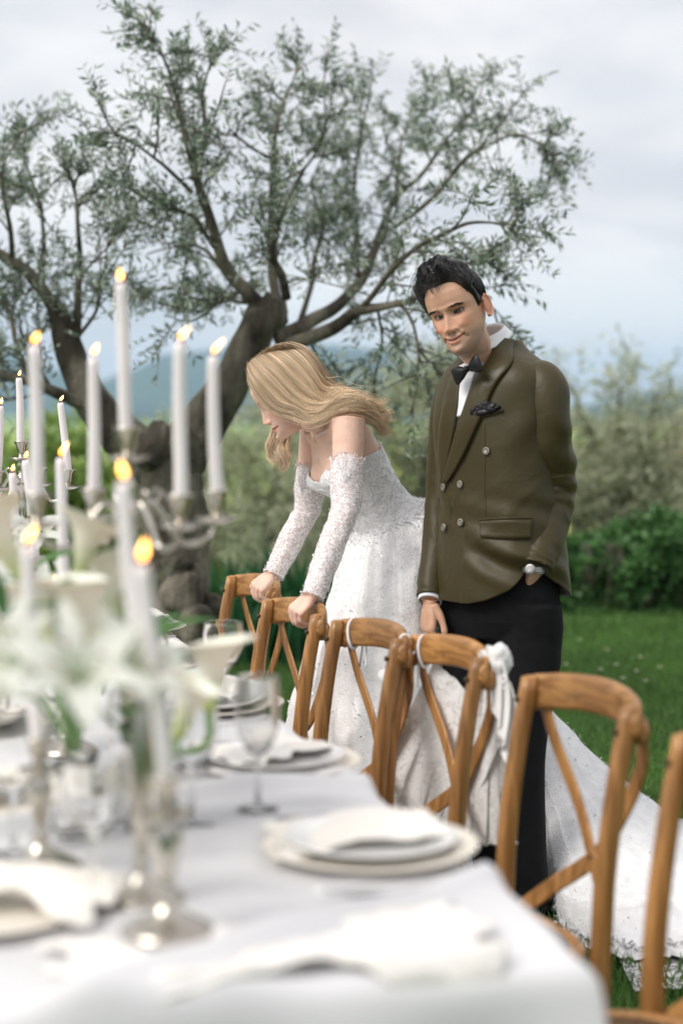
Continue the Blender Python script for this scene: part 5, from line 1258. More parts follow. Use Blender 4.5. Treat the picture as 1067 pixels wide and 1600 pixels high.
# ---- jacket
M_jacket, t, b = newmat('olive satin suiting'); L = t.links.new
b.inputs['Base Color'].default_value = (.045, .035, .011, 1); b.inputs['Roughness'].default_value = .47; b.inputs['Sheen Weight'].default_value = .12; b.inputs['Sheen Roughness'].default_value = .4; b.inputs['Sheen Tint'].default_value = (.8, .65, .4, 1)
b.inputs['Specular IOR Level'].default_value = .32
tcn = N(t, 'ShaderNodeTexCoord'); no = N(t, 'ShaderNodeTexNoise'); no.inputs['Scale'].default_value = 13; no.inputs['Detail'].default_value = 3; no.inputs['Distortion'].default_value = 1.8; L(tcn.outputs['Object'], no.inputs[0])
n3 = N(t, 'ShaderNodeTexNoise'); n3.inputs['Scale'].default_value = 900; L(tcn.outputs['Object'], n3.inputs[0])
bu = N(t, 'ShaderNodeBump'); bu.inputs['Strength'].default_value = .30; bu.inputs['Distance'].default_value = .007; bu2 = N(t, 'ShaderNodeBump'); bu2.inputs['Strength'].default_value = .4; bu2.inputs['Distance'].default_value = .0006
L(no.outputs[0], bu.inputs['Height']); L(n3.outputs[0], bu2.inputs['Height']); L(bu.outputs[0], bu2.inputs['Normal']); L(bu2.outputs[0], b.inputs['Normal'])
M_lapel = M_jacket.copy(); M_lapel.name = 'satin lapel'; M_lapel.node_tree.nodes['Principled BSDF'].inputs['Roughness'].default_value = .36
M_black = mat('black wool', (.0035, .0035, .0045), (.006, .006, .007), 40, .85, .3, 400, spec=.25, dist=.001)
M_silk = mat('black silk', (.004, .004, .006), rough=.4, spec=.35)
M_shirt = mat('white shirt cotton', (.78, .78, .80), rough=.8, sheen=.2)
TZ = [.86, .95, 1.02, 1.10, 1.17, 1.25, 1.33, 1.41, 1.48, 1.535, 1.57, 1.592, 1.615, 1.65]
TWL = [.222, .216, .210, .200, .190, .188, .190, .193, .190, .188, .170, .138, .092, .066]
TWF = [.160, .157, .152, .142, .134, .130, .130, .130, .124, .120, .102, .085, .074, .066]
TCX = [.452, .452, .452, .45, .446, .439, .434, .431, .433, .441, .441, .441, .440, .437]
TCY = [4.715, 4.715, 4.715, 4.715, 4.715, 4.72, 4.725, 4.73, 4.735, 4.74, 4.745, 4.75, 4.755, 4.76]
_zd = np.linspace(.80, 1.70, 451); _kw = np.exp(-(np.arange(-30, 31) * .002 / .022) ** 2); _kw /= _kw.sum()
_sm = [np.convolve(np.pad(np.interp(_zd, TZ, q), 30, mode='edge'), _kw, 'valid') for q in (TWL, TWF, TCX, TCY)]
def TS(th, z, off=0.0, wr=True):
    wl, wf, cx, cy = (np.interp(z, _zd, q) for q in _sm)
    c, s = np.cos(th), np.sin(th); c2 = np.sign(c) * abs(c) ** .88; s2 = np.sign(s) * abs(s) ** .92
    o = off
    if wr:
        low = np.clip((1.17 - z) / .12, 0, 1) * np.clip((th + .2) / .5, 0, 1) * np.clip((1.9 - th) / .5, 0, 1)
        o = o + low * (.013 * np.sin((z - 1.0) * 62 + th * 4.5 + .9 * np.sin(th * 3)) * np.exp(-((z - 1.03 + .06 * (th - .8)) / .07) ** 2)) + .0025 * np.sin(th * 5 + z * 14) + .003 * np.exp(-((z - 1.17) / .05) ** 2) * np.sin(z * 70 + th * 3)
        q_ = np.stack(np.broadcast_arrays(th * 2.2 + z * 5, z * 5.5 - th * 1.2, 0 * th), -1); rg = vnoise(q_, 41)
        for t0_, z0_, sl_, am_ in ((.15, 1.20, .9, .0018), (.55, 1.14, 1.1, .0022), (1.0, 1.21, .7, .002), (-.2, 1.10, .5, .0015)):
            dd_ = (z - z0_) - sl_ * .12 * (th - t0_); o = o + am_ * np.exp(-(dd_ / .016) ** 2) * np.exp(-((th - t0_) / .5) ** 2)
        o = o + .0040 * rg * np.clip((1.42 - z) / .3, .3, 1)
        o = o + .004 * np.sin((z - 1.38) * 30 - th * 5) * np.exp(-((th - 1.1) / .5) ** 2) * np.exp(-((z - 1.4) / .08) ** 2)
    x = cx + mL[0] * (wl + o) * s2 + mF[0] * (wf + o) * c2; y = cy + mL[1] * (wl + o) * s2 + mF[1] * (wf + o) * c2
    return np.stack([x, y, z + 0 * x], -1)
def hemz(th):
    thd = np.degrees((th + PI) % (2 * PI) - PI)
    return np.interp(thd, [-180, -90, -40, 5, 20, 40, 55, 72, 90, 115, 180], [.915, .915, .912, .912, .925, .955, 1.0, 1.01, .975, .925, .915])
gth, gz = np.meshgrid(np.linspace(-1.7, 2.0, 420), np.linspace(.9, 1.65, 420)); GP = TS(gth, gz); gx, gy = prj(GP)
def snap(px, py, off=0.0):
    k = np.argmin(((gx - px) ** 2 + (gy - py) ** 2) + (GP[..., 1] - 4.4) * 6); i, j = np.unravel_index(k, gx.shape)
    return TS(gth[i, j], gz[i, j], off), (gth[i, j], gz[i, j])
def _mid(P_, Q_): return [snap((x0 + x1) / 2, (y0 + y1) / 2)[1] for (x0, y0), (x1, y1) in zip(P_, Q_)]
LO = [(803, 532), (799, 550), (780, 592), (756, 645), (736, 690), (718, 728), (702, 756)]; LI = [(784, 524), (771, 545), (754, 574), (741, 600), (729, 632), (712, 685), (696, 750)]
RO = [(712, 580), (703, 600), (694, 640), (688, 680), (687, 715), (692, 752)]; RI = [(724, 588), (720, 606), (718, 635), (712, 670), (705, 705), (697, 748)]
ml_ = _mid(LO[1:], LI[1:]); mr_ = _mid(RO, RI); mids = sorted(ml_ + mr_); tvx = [-PI, mr_[0][0] - .12] + [q[0] for q in mids] + [ml_[0][0] + .12, PI]; tvz = [1.645, 1.635] + [q[1] for q in mids] + [1.645, 1.645]
na, nz = 320, 120; th = (np.arange(na) / na * 2 * PI)[None]; s_ = np.linspace(0, 1, nz)[:, None]; hz_ = hemz(th); tz_ = np.interp((th + PI) % (2 * PI) - PI, tvx, tvz); z = hz_ + (tz_ - hz_) * s_
V = TS(th + 0 * z, z); m = MB(); m.add(*ring_faces(V.reshape(-1, 3), nz, na, False))
sz_ = 1.0 + (1.605 - 1.0) * s_; Vs_ = TS(th + 0 * sz_, sz_ + 0 * th, -.008); ms = MB(); ms.add(*ring_faces(Vs_.reshape(-1, 3), nz, na, False)); ms.build('shirt', M_shirt, man, origin=MO)
jk = m.build('jacket', M_jacket, man, origin=MO); md = jk.modifiers.new('t', 'SOLIDIFY'); md.thickness = .004; md.offset = -1
def patch(name, A_, B_, off, mt, parent, n=40, s=10, th=.003, bulge=0.0, off2=None):
    """strip between two pixel polylines laid on the torso"""
    ta = np.array([snap(x, y)[1] for x, y in A_]); tb = np.array([snap(x, y)[1] for x, y in B_]); ta, tb = smooth_path(ta, n), smooth_path(tb, n)
    v = np.linspace(0, 1, s)[None, :, None]; q = ta[:, None] * (1 - v) + tb[:, None] * v
    o_ = off + bulge * np.sin(v[..., 0] * PI) + (0 if off2 is None else (off2 - off) * v[..., 0])
    V = TS(q[..., 0], q[..., 1], o_ + 0 * q[..., 0]); m = MB(); m.add(*ring_faces(V.reshape(-1, 3), n, s, False, closed=False))
    o = m.build(name, mt, parent, origin=MO); md = o.modifiers.new('t', 'SOLIDIFY'); md.thickness = th; md.offset = 0; return o
# shirt front showing in the V
patch('shirt_front', [(773, 520), (757, 550), (744, 580), (734, 610), (722, 650)], [(716, 574), (715, 590), (713, 610), (711, 630), (709, 652)], .004, M_shirt, man)
patch('lapel', LO, LI, .008, M_lapel, jk, bulge=.004, th=.004)
patch('lapel', [(712, 580), (703, 600), (694, 640), (688, 680), (687, 715), (692, 752)], [(724, 588), (720, 606), (718, 635), (712, 670), (705, 705), (697, 748)], .006, M_lapel, jk, bulge=.003, th=.004)
patch('pocket_flap', [(750, 814), (776, 812), (802, 811), (829, 811)], [(751, 840), (776, 841), (802, 842), (828, 842)], .0035, M_jacket, jk, s=6, th=.004)
patch('pocket_piping', [(750, 810.5), (776, 808.5), (802, 807), (830, 806.5)], [(750, 814), (776, 812), (802, 810.5), (830, 810)], .005, M_lapel, jk, s=4, th=.003)
patch('breast_pocket', [(735, 650), (752, 646.5), (770, 642), (785, 637)], [(736, 655), (752, 652), (770, 647.5), (786, 642)], .005, M_lapel, jk, s=4, th=.003)
patch('seam', [(757, 662), (757, 720), (757, 770), (758, 806)], [(757.9, 662), (757.9, 720), (757.9, 770), (758.9, 806)], .0006, M_lapel, jk, s=3, th=.001)
M_button = mat('grey horn button', (.30, .27, .22), rough=.3, coat=.5); M_bdark = mat('dark button ring', (.03, .025, .02), rough=.4)
for (bx_, by_) in [(696, 761), (720.5, 757), (697, 824), (721.5, 816), (760.5, 704)]:
    p, (t0, z0) = snap(bx_, by_, .0065 if bx_ < 700 else .004); nn = nrm(np.cross(TS(t0 + .02, z0, wr=False) - TS(t0 - .02, z0, wr=False), TS(t0, z0 + .01, wr=False) - TS(t0, z0 - .01, wr=False)))
    if nn[1] > 0: nn = -nn
    fr_ = frame_to(nn); prof = [(0, 0), (.0095, 0), (.0102, .0015), (.0102, .003), (.0088, .0042), (.0070, .0030), (0, .0026)]
    V, F = lathe(prof, 28); m = MB(); m.add(V @ fr_ + p, F); bo = m.build('button', M_button, jk, origin=MO)
    m = MB(); V, F = lathe([(.0058, .0030), (.0066, .0038), (.0058, .0044), (.0050, .0038)], 20, cap=False); m.add(V @ fr_ + p, F)
    for k in range(4): V, F = tube([(.002 * (k % 2 * 2 - 1), .002 * (k // 2 * 2 - 1), .0024), (.002 * (k % 2 * 2 - 1), .002 * (k // 2 * 2 - 1), .0031)], .0009, 6); m.add(V @ fr_ + p, F)
    m.build('button_ring', M_bdark, bo, origin=MO)
# sleeves
def sleeve(pts, name='sleeve', seed=0, creases=()):
    q = smooth_path(np.array([list(p) + [r1, r2] for p, r1, r2 in pts]), 200); P, Rr = q[:, :3], q[:, 3:]
    def fn(t_, a_):
        f = 1 + .012 * np.sin(a_ * 3 + t_ * 9 + seed)
        for (tc_, wd_, am, aa, tw) in creases: f = f + am * np.sin((t_ - tc_) / wd_ * 2 * PI + tw * np.sin(a_ - aa)) * np.exp(-((t_ - tc_) / (wd_ * 1.6)) ** 2) * (.45 + .55 * np.cos(a_ - aa))
        rn_ = vnoise(np.stack(np.broadcast_arrays(t_ * 16 + 1.3 * np.sin(a_ + .6), np.cos(a_) * 1.3, np.sin(a_) * 1.3 + seed), -1), seed + 3)
        f = f + .030 * rn_ * np.clip(t_ * 3 - .15, 0, 1) + .028 * (np.exp(-(rn_ / .22) ** 2) - .5) * np.exp(-((t_ - .62) / .28) ** 2)
        for (tc_, k_, am, wd_, a1, a2) in ((.58, 13, .050, .10, 2.2, 2.6), (.50, 11, .030, .08, 4.0, 4.4), (.86, 12, .040, .09, 2.8, 2.9), (.24, 8, .022, .12, 3.6, 3.4)):
            wq_ = vnoise(np.stack(np.broadcast_arrays(t_ * 9 + k_, np.cos(a_) * 1.4, np.sin(a_) * 1.4 + seed), -1), 77); gq_ = np.clip(.55 + 1.2 * vnoise(np.stack(np.broadcast_arrays(t_ * 13, np.cos(a_) * 1.8 + k_, np.sin(a_) * 1.8), -1), 78), 0, 1)
            f = f + am * gq_ * ((1 - abs(np.sin(PI * k_ * (t_ + .06 * np.sin(a_ - a1) + .05 * wq_)))) ** 1.6 - .35) * np.exp(-((t_ - tc_) / wd_) ** 2) * (.6 + .4 * np.cos(a_ - a2))
        return f + .02 * vnoise(np.stack(np.broadcast_arrays(t_ * 14 + np.cos(a_), np.sin(a_) * 1.5 + t_ * 5, 0 * t_ + seed), -1), seed)
    V, F = tube(P, Rr, 72, up=(0, -1, 0), cap=False, fn=fn); m = MB(); m.add(V, F); o = m.build(name, M_jacket, jk, origin=MO)
    md = o.modifiers.new('t', 'SOLIDIFY'); md.thickness = .004; md.offset = -1; return o, V
CRL = ((.55, .07, .045, 2.6, 2.6), (.64, .05, .035, .3, 2.2), (.48, .09, .03, -1.2, 3.0), (.84, .06, .035, 2.0, 2.4), (.27, .12, .022, 2.4, 3.2), (.38, .10, .026, 2.8, 3.4), (.92, .05, .03, 0, 2))
sleeve([(W(814, 596, 4.71), .030, .034), (W(832, 593, 4.685), .050, .056), (W(848, 613, 4.64), .066, .080), (W(851, 680, 4.635), .070, .083), (W(860, 740, 4.67), .072, .076), (W(857, 790, 4.66), .071, .066), (W(847, 845, 4.60), .062, .058), (W(839, 876, 4.56), .053, .050), (W(836, 887, 4.55), .050, .048)], seed=1, creases=CRL)
sleeve([(W(724, 592, 4.86), .04, .045), (W(714, 606, 4.87), .056, .056), (W(706, 640, 4.875), .064, .062), (W(700, 700, 4.87), .062, .058), (W(691, 780, 4.845), .056, .052), (W(684, 850, 4.80), .052, .046), (W(675, 905, 4.75), .045, .042), (W(672, 932, 4.725), .041, .039)], seed=5, creases=())
V, F = tube([W(672, 934, 4.725), W(671, 941, 4.715)], [.035, .034], 28, cap=False); m = MB(); m.add(V, F); o = m.build('shirt_cuff', M_shirt, man, origin=MO); md = o.modifiers.new('t', 'SOLIDIFY'); md.thickness = .003
# collar
m = MB(); cc = smooth_path([W(764, 556, 4.75), W(757, 537, 4.74), W(752, 520, 4.73)], 8)
nn, sd_ = 8, 44; rings = []
axis = nrm(cc[-1] - cc[0]); fwd = nrm(mF - axis * (mF @ axis)); lat = np.cross(axis, fwd)
for k in range(nn):
    a = np.linspace(.16, 2 * PI - .16, sd_); r_ = .069 - .006 * k / nn
    drop_ = np.exp(-((np.minimum(a, 2 * PI - a)) / .55) ** 2) * .018 * (k / (nn - 1))
    rings.append(cc[k] + (fwd[None] * np.cos(a)[:, None] + lat[None] * np.sin(a)[:, None]) * (r_ + .004 * drop_[:, None] / .02) - axis * drop_[:, None])
V = np.array(rings); m.add(*ring_faces(V.reshape(-1, 3), nn, sd_, False, closed=False))
# folded-over outer layer with points
rings = []
for k in range(6):
    f = k / 5; a = np.linspace(.10, 2 * PI - .10, sd_); am = np.minimum(a, 2 * PI - a); pt = np.exp(-(am / .42) ** 2) * .022
    rings.append(cc[-1] + (fwd[None] * np.cos(a)[:, None] + lat[None] * np.sin(a)[:, None]) * (.066 + .016 * f) - axis * (.016 * np.exp(-((am) / .55) ** 2) + f * (.030 + pt))[:, None])
V = np.array(rings); m.add(*ring_faces(V.reshape(-1, 3), 6, sd_, False, closed=False))
o = m.build('shirt_collar', M_shirt, man, origin=MO); md = o.modifiers.new('t', 'SOLIDIFY'); md.thickness = .0015
# bow tie
bt = W(729, 577, 4.605); bx_ax = nrm(W(748, 563, 4.585) - W(708, 586, 4.64)); bn = nrm(A(-.35, -.9, .1) - bx_ax * (A(-.35, -.9, .1) @ bx_ax)); bu_ = np.cross(bn, bx_ax)
if bu_[2] < 0: bu_ = -bu_
bow = MB()
for s in (-1, 1):
    for lay in (0, 1):
        rings = []
        for t_ in np.linspace(0, 1, 16):
            hh = .0075 + .0165 * math.sin(min(t_ * 1.25, 1) * PI / 2) ** 1.3; dd = .0045 + .004 * math.sin(t_ * PI); a = np.linspace(0, 2 * PI, 26, endpoint=False)
            if t_ > .93: dd *= .6
            wv = 1 + .10 * np.sin(a * 4 + lay) * (1 - t_)
            rings.append(bt + bx_ax * s * (.004 + .045 * t_ * (1 - .1 * lay)) + bu_ * (np.sin(a) * hh * wv)[:, None] * (1 - .08 * lay) + bn * (np.cos(a) * dd)[:, None] + bu_ * .0025 * (lay * 2 - 1) * t_ - bn * .006 * lay)
        bow.add(*loft(np.array(rings)))
bow.add(*ellipsoid(bt + bn * .003, (.0085, .0095, .010), np.array([bx_ax, bn, bu_]))); bow.build('bow_tie', M_silk, man, origin=MO)
# pocket square
m = MB(); rs = random.Random(5)
for k, (px, py, sx_, sz_) in enumerate([(742, 643, .011, .014), (751, 637, .013, .017), (760, 635, .013, .015), (769, 636, .012, .011), (777, 637, .010, .007), (755, 644, .022, .010), (767, 641, .018, .009)]):
    p, _ = snap(px, py, .009); V, F = ellipsoid((0, 0, 0), (sx_, .0075, sz_), n=16, s=22); V = V + nrm(V) * (fbm(V * 110 + k, 3, k) * .0028)[:, None]
    m.add(V @ np.array([mL * .4 + A(.6, -.2, .1), mF, A(rs.uniform(-.4, .4), 0, 1)]) + p, F)
m.build('pocket_square', M_silk, man, origin=MO)
# trousers
def trouser_ring(c, wl, wf, n=48, seed=0, L_=mL, F_=mF):
    a = np.arange(n) / n * 2 * PI; return c + L_ * (np.sin(a) * wl)[:, None] + F_ * (np.cos(a) * wf)[:, None]
tp_ = []
tp_.append(loft(np.array([trouser_ring(A(.452, 4.715, z), wl, wf) for z, wl, wf in ((1.08, .16, .115), (1.0, .178, .126), (.93, .19, .132), (.86, .188, .128), (.81, .165, .115))])))
for s, ft, kx in ((1, footL, .02), (-1, footR, .0)):
    hp_ = A(.452, 4.715, .86) + mL * .092 * s; kn = (hp_ + ft) / 2 + mF * .025 + A(0, 0, .02)
    q = smooth_path([list(hp_ + A(0, 0, .05)) + [.098, .112], list(hp_ - A(0, 0, .08)) + [.096, .11], list((hp_ + kn) / 2) + [.088, .10], list(kn) + [.072, .080], list((kn + ft) / 2 + A(0, 0, -.03)) + [.066, .077], list(ft + A(0, 0, .05)) + [.062, .078], list(ft + A(0, 0, -.01)) + [.062, .082]], 60)
    def fn(t_, a_, s=s): return 1 + .018 * np.sin(t_ * 40 + 2 * np.sin(a_ + s)) * np.exp(-((t_ - .1) / .15) ** 2) + .03 * np.sin(t_ * 55 + np.sin(a_) * 2) * np.exp(-((t_ - .93) / .07) ** 2) + .012 * np.sin(a_ * 3 + t_ * 8) + .03 * np.exp(-((a_ - 0) ** 2) / .02)
    tp_.append(tube(q[:, :3], q[:, 3:], 44, up=tuple(mF), fn=lambda t_, a_, s=s: 1 + .018 * np.sin(t_ * 40 + 2 * np.sin(a_ + s)) * np.exp(-((t_ - .1) / .15) ** 2) + .03 * np.sin(t_ * 55 + np.sin(a_) * 2) * np.exp(-((t_ - .93) / .07) ** 2) + .012 * np.sin(a_ * 3 + t_ * 8)))
V, F = voxel_union(tp_, .005, 2, .5); m = MB(); m.add(V, F); tro = m.build('trousers', M_black, man, origin=MO)
# pocket opening edge
P = smooth_path([W(818, 893, 4.515), W(828, 905, 4.51), (W(842, 921, 4.512)), W(850, 926, 4.53)], 14)
# shoes
M_shoe = mat('black leather', (.012, .012, .012), rough=.22, coat=.5)
for ft in (footL, footR):
    m = MB(); rings = []
    for t_ in np.linspace(0, 1, 18):
        wd_ = .036 + .012 * math.sin(min(1, t_ * 1.1) * PI) + .006 * (t_ > .5); wd_ *= (1 if t_ < .88 else max(.15, math.sqrt(max(0, 1 - ((t_ - .88) / .125) ** 2)))); hh = np.interp(t_, [0, .1, .35, .6, .85, 1], [.05, .095, .10, .06, .045, .02]); a = np.linspace(0, 2 * PI, 26, endpoint=False)
        c_ = np.cos(a) * wd_; z_ = np.where(np.sin(a) > 0, np.sin(a) * (hh - .015) + .015, .002 + .013 * (1 + np.sin(a)))
        rings.append(ft * A(1, 1, 0) + mF * (-.09 + .29 * t_) + mL * c_[:, None] + A(0, 0, 1) * z_[:, None])
    m.add(*loft(np.array(rings))); m.build('shoe', M_shoe, man, origin=MO)
# wrist watch
wa = nrm(A(.20, .25, -1) * .3 + (wrL - elL)); wc = wrL + nrm(wrL - elL) * .014; ux = nrm(np.cross(wa, A(0, 0, 1))); uy = np.cross(ux, wa)
wt = thing('wrist_watch', 'steel bracelet watch on the wrist of the man, above his pocket', 'watch', tuple(wc)); wt.parent = None
m = MB(); dial_dir = nrm(A(-.35, -.9, .25) - wa * (A(-.35, -.9, .25) @ wa)); sdw = np.cross(wa, dial_dir)
M_steel = mat('polished steel', (.34, .33, .32), rough=.4, metal=1)
for k in range(26):
    a = k / 26 * 2 * PI; d = dial_dir * math.cos(a) + sdw * math.sin(a); rr_ = .0295 
    ax3 = np.array([np.cross(wa, d), wa, d]).T; V, F = box(wc + d * rr_, (.0068, .0135 if k % 26 not in (0, 1, 25) else .016, .003), ax3)
    mm = MB(); mm.add(V, F); mm.build('bracelet_link', M_steel, wt, smooth=False, origin=wc)
fr_ = np.array([sdw, wa, dial_dir]); V, F = lathe([(0, 0), (.0145, 0), (.0155, .003), (.0150, .006), (.0135, .007), (0, .007)], 32); m.add(V @ fr_ + wc + dial_dir * .029, F); m.build('case', M_steel, wt, origin=wc)
m = MB(); V, F = lathe([(0, 0), (.0122, 0), (.0122, .0006), (0, .0006)], 28); m.add(V @ fr_ + wc + dial_dir * .0362, F); m.build('dial', mat('silver dial', (.35, .35, .34), rough=.3), wt, origin=wc)

# ================================================================ THE BRIDE
bride = thing('person', 'blonde bride in a white beaded gown with lace sleeves, leaning forward on two chair backs', 'person', (.20, 4.98, 0))
BO = np.array(bride.location)
bL = nrm(A(.36, -.93, 0))                       # her left, towards the camera
pel = W(628, 850, 5.04); nkb = W(503, 652, 4.97)
bU = nrm(nkb - pel); bL = nrm(bL - bU * (bL @ bU)); bN = np.cross(bU, bL)
if bN[0] > 0: bN = -bN
TLn = np.linalg.norm(nkb - pel)
T_ = [0, .12, .25, .36, .48, .60, .70, .80, .88, .95, 1.0, 1.05]
BWl = [.165, .150, .120, .112, .122, .130, .136, .140, .128, .092, .058, .046]
BWf = [.118, .105, .088, .082, .086, .092, .092, .084, .070, .056, .048, .045]
BCN = [-.01, -.01, 0, .005, .005, .005, 0, -.005, -.008, -.006, 0, .004]
def BT(t, th, off=0.0):
    wl, wf, cn = (np.interp(t, T_, q) for q in (BWl, BWf, BCN)); c, s = np.cos(th), np.sin(th)
    tw = (th + PI) % (2 * PI) - PI
    br = .040 * (np.exp(-((t - .655) / .085) ** 2 - ((tw - .52) / .40) ** 2) + np.exp(-((t - .655) / .085) ** 2 - ((tw + .52) / .40) ** 2))
    br = br - .008 * np.exp(-(tw / .13) ** 2 - ((t - .68) / .12) ** 2)
    bk = -.006 * np.exp(-((abs(tw) - PI) / .22) ** 2) * np.clip(t * 3, 0, 1) + .006 * np.exp(-((abs(tw) - 2.5) / .3) ** 2 - ((t - .78) / .1) ** 2)
    o = off + br + bk
    P = pel + bU * (t * TLn)[..., None] + bL * ((wl + o) * np.sign(s) * abs(s) ** .95)[..., None] + bN * ((wf + o) * np.sign(c) * abs(c) ** .92 + cn)[..., None]
    return P
tt = np.linspace(0, 1.05, 60)[:, None]; th = (np.arange(80) / 80 * 2 * PI)[None]
parts = [loft(BT(tt + 0 * th, th + 0 * tt))]
bshL, belL, bwrL = W(545, 662, 4.81), W(540, 792, 4.73), W(491, 926, 4.60)
bshR, belR, bwrR = W(493, 672, 5.10), W(481, 792, 5.13), W(430, 893, 5.05)
Mb = basis(86, 28, 4)
BH = .93
bhc = W(444, 619, 4.955)
# head
hpb, beyes = head_parts('f', .1, .0012)
parts += [((V * BH) @ Mb.T + bhc, F) for V, F in hpb]
parts.append(tube(smooth_path([bhc + Mb @ A(0, -.03, -.05), bhc + Mb @ A(0, -.035, -.10), (nkb + bhc + Mb @ A(0, -.03, -.1)) / 2 + A(0, 0, .005), nkb, nkb - bU * .06], 26), np.interp(np.linspace(0, 1, 26), [0, .5, .8, 1], [.044, .043, .050, .066]), 28))
for sh, el, wr_ in ((bshL, belL, bwrL), (bshR, belR, bwrR)):
    inn = nkb - bU * .055 + (sh - nkb) * .35
    parts.append(tube(smooth_path([inn, (inn + sh) / 2 + A(0, 0, .004), sh + A(0, 0, .008)], 12), np.interp(np.linspace(0, 1, 12), [0, 1], [.056, .049]), 22))
    parts.append(tube(smooth_path([sh + A(0, 0, .01), sh + (el - sh) * .25, sh + (el - sh) * .6, el, el + (wr_ - el) * .3, el + (wr_ - el) * .7, wr_], 44), np.interp(np.linspace(0, 1, 44), [0, .15, .35, .52, .66, .85, 1], [.048, .046, .042, .034, .035, .028, .023]), 26))
# collarbones
for s, sh in ((1, bshL), (-1, bshR)):
    parts.append(tube(smooth_path([nkb + bN * .048 + bL * .015 * s - bU * .035, nkb + bN * .050 + bL * .07 * s - bU * .028, sh + bN * .03 + A(0, 0, .015)], 12), [.008] * 12, 10))
hB1, _ = hand_parts(bwrL, A(-.62, -.25, -.55), A(-.55, -.50, .66), 1, .88, fcurl=[(58, 50, 30), (60, 52, 30), (60, 52, 30), (60, 50, 30)], thumb=(.75, .6), tcurl=25)
hB2, _ = hand_parts(bwrR, A(-.62, -.25, -.50), A(-.45, -.55, .70), 1, .88, fcurl=[(58, 50, 30), (60, 52, 30), (60, 52, 30), (60, 50, 30)], thumb=(.75, .6), tcurl=25)
parts += hB1 + hB2
for s in (-1, 1): parts.append(tube([pel + bL * .08 * s, A(.22, 4.95, .5) + bL * .07 * s, A(.22, 4.97, .06) + bL * .07 * s], [.08, .05, .035], 14))
V, F = voxel_union(parts, .0022, 3, .5); SURF = V
C = head_tint(V, bhc, Mb / BH, (.76, .50, .39), (.60, .17, .14), 'f', .1)
m = MB(); m.add(V, F, 0, C); bbody = m.build('body', M_skin, bride, origin=BO); print('bride body', len(V))
for (ex_, ey_, ez_) in beyes:
    c = bhc + Mb @ (A(ex_, ey_ - .001, ez_) * BH); eyeball(c, Mb @ A(0, 1, -.5), bbody, BO, r=.0115)
    s = 1 if ex_ > 0 else -1; Ps = []
    for k in range(26):
        dx = -1 + 2 * k / 25; p0 = A(ex_ + .0150 * dx, ey_ + math.sqrt(max(.0138 ** 2 - (.0148 * dx) ** 2 * .55, 0)), .0018 * dx * s - .002) * BH
        d = nrm(A(dx * .5, 1, -.45 + .35)); Ps.append(np.array([p0, p0 + d * .004 + A(0, 0, -.001), p0 + d * .0085 + A(0, 0, .0015)]) @ Mb.T + bhc)
    m = MB(); m.add(*strands(np.array(Ps), .0009, .0005, 3)); P = np.array([q[0] for q in Ps]); m.add(*tube(P, .0012, 6)); m.build('lashes', M_lash, bbody, origin=BO)
    Ps = []; rs = np.random.default_rng(7 + s)
    for k in range(110):
        t_ = rs.random(); x = s * (.0115 + .033 * t_) * BH; z = (.018 + .0065 * math.sin(t_ * 2.5) + rs.normal() * .0009) * BH; p0 = on_face(x, z, Mb, bhc, .0002); d = Mb @ nrm(A(s, -.1, .3 - .6 * t_)); Ps.append(np.array([p0, p0 + d * .003 + Mb @ A(0, .0004, 0), p0 + d * .005]))
    m = MB(); Vh, Fh = strands(np.array(Ps), .00045, .0002, 3); m.add(Vh, Fh, 0, (.12, .07, .04)); m.build('eyebrow', M_hair, bbody, origin=BO)

# ---- blonde hair: sheets of strands between guide locks (pixel, pixel, distance)
def sheet(guides, n, jit=.003, pull=(.12, .5), emax=1.0, clump=9, wave=.004, nseg=30, r=(.00095, .0006), endjit=.25, base=(.80, .62, .42), root=(.42, .30, .19)):
    G = np.array([smooth_path([W(*p) for p in g_], nseg) for g_ in guides]); ng = len(G); Ps = []; Cs = []
    for k in range(n):
        u = rng.uniform(0, ng - 1 - 1e-6); cu = (round(u * clump) / clump); i = int(u); f = u - i; P = G[i] * (1 - f) + G[i + 1] * f
        cu = min(max(cu, 0), ng - 1 - 1e-6); ic = int(cu); fc = cu - ic; Pc = G[ic] * (1 - fc) + G[ic + 1] * fc
        t_ = np.linspace(0, 1, nseg)[:, None]; kk = np.clip(pull[0] + pull[1] * t_, 0, 1); P = P * (1 - kk) + Pc * kk
        P = P + A(0, -1, .35) * (.0055 * math.sin(cu * 37.0) * wave / .016) * np.sin(np.clip(t_ * 1.3, 0, 1) * PI * .9) + A(.2, 0, 1) * (.009 * math.sin(cu * 23.0) * wave / .016) * t_ ** 2
        j = rng.normal(size=3) * jit; ph = rng.uniform(0, .8) + cu * 2.3
        P = P + j * (.5 + t_) + A(.3, -.5, .8) * wave * np.sin(t_ * 15 + ph) * t_ ** 1.5 + rng.normal(size=3) * jit * 1.6 * t_ ** 2
        e_ = emax - rng.uniform(0, endjit); tq = np.linspace(0, e_, nseg); P = np.stack([np.interp(tq, np.linspace(0, 1, nseg), P[:, q]) for q in range(3)], 1)
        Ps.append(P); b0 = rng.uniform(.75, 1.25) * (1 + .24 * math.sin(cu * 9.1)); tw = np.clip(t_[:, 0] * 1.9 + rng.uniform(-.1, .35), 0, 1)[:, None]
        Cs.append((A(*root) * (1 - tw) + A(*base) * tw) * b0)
    Ps = np.array(Ps); V, F = strands(Ps, r[0], r[1], 4); c = np.repeat(np.array(Cs), 4, axis=1).reshape(-1, 3); return V, F, c
hm = MB()
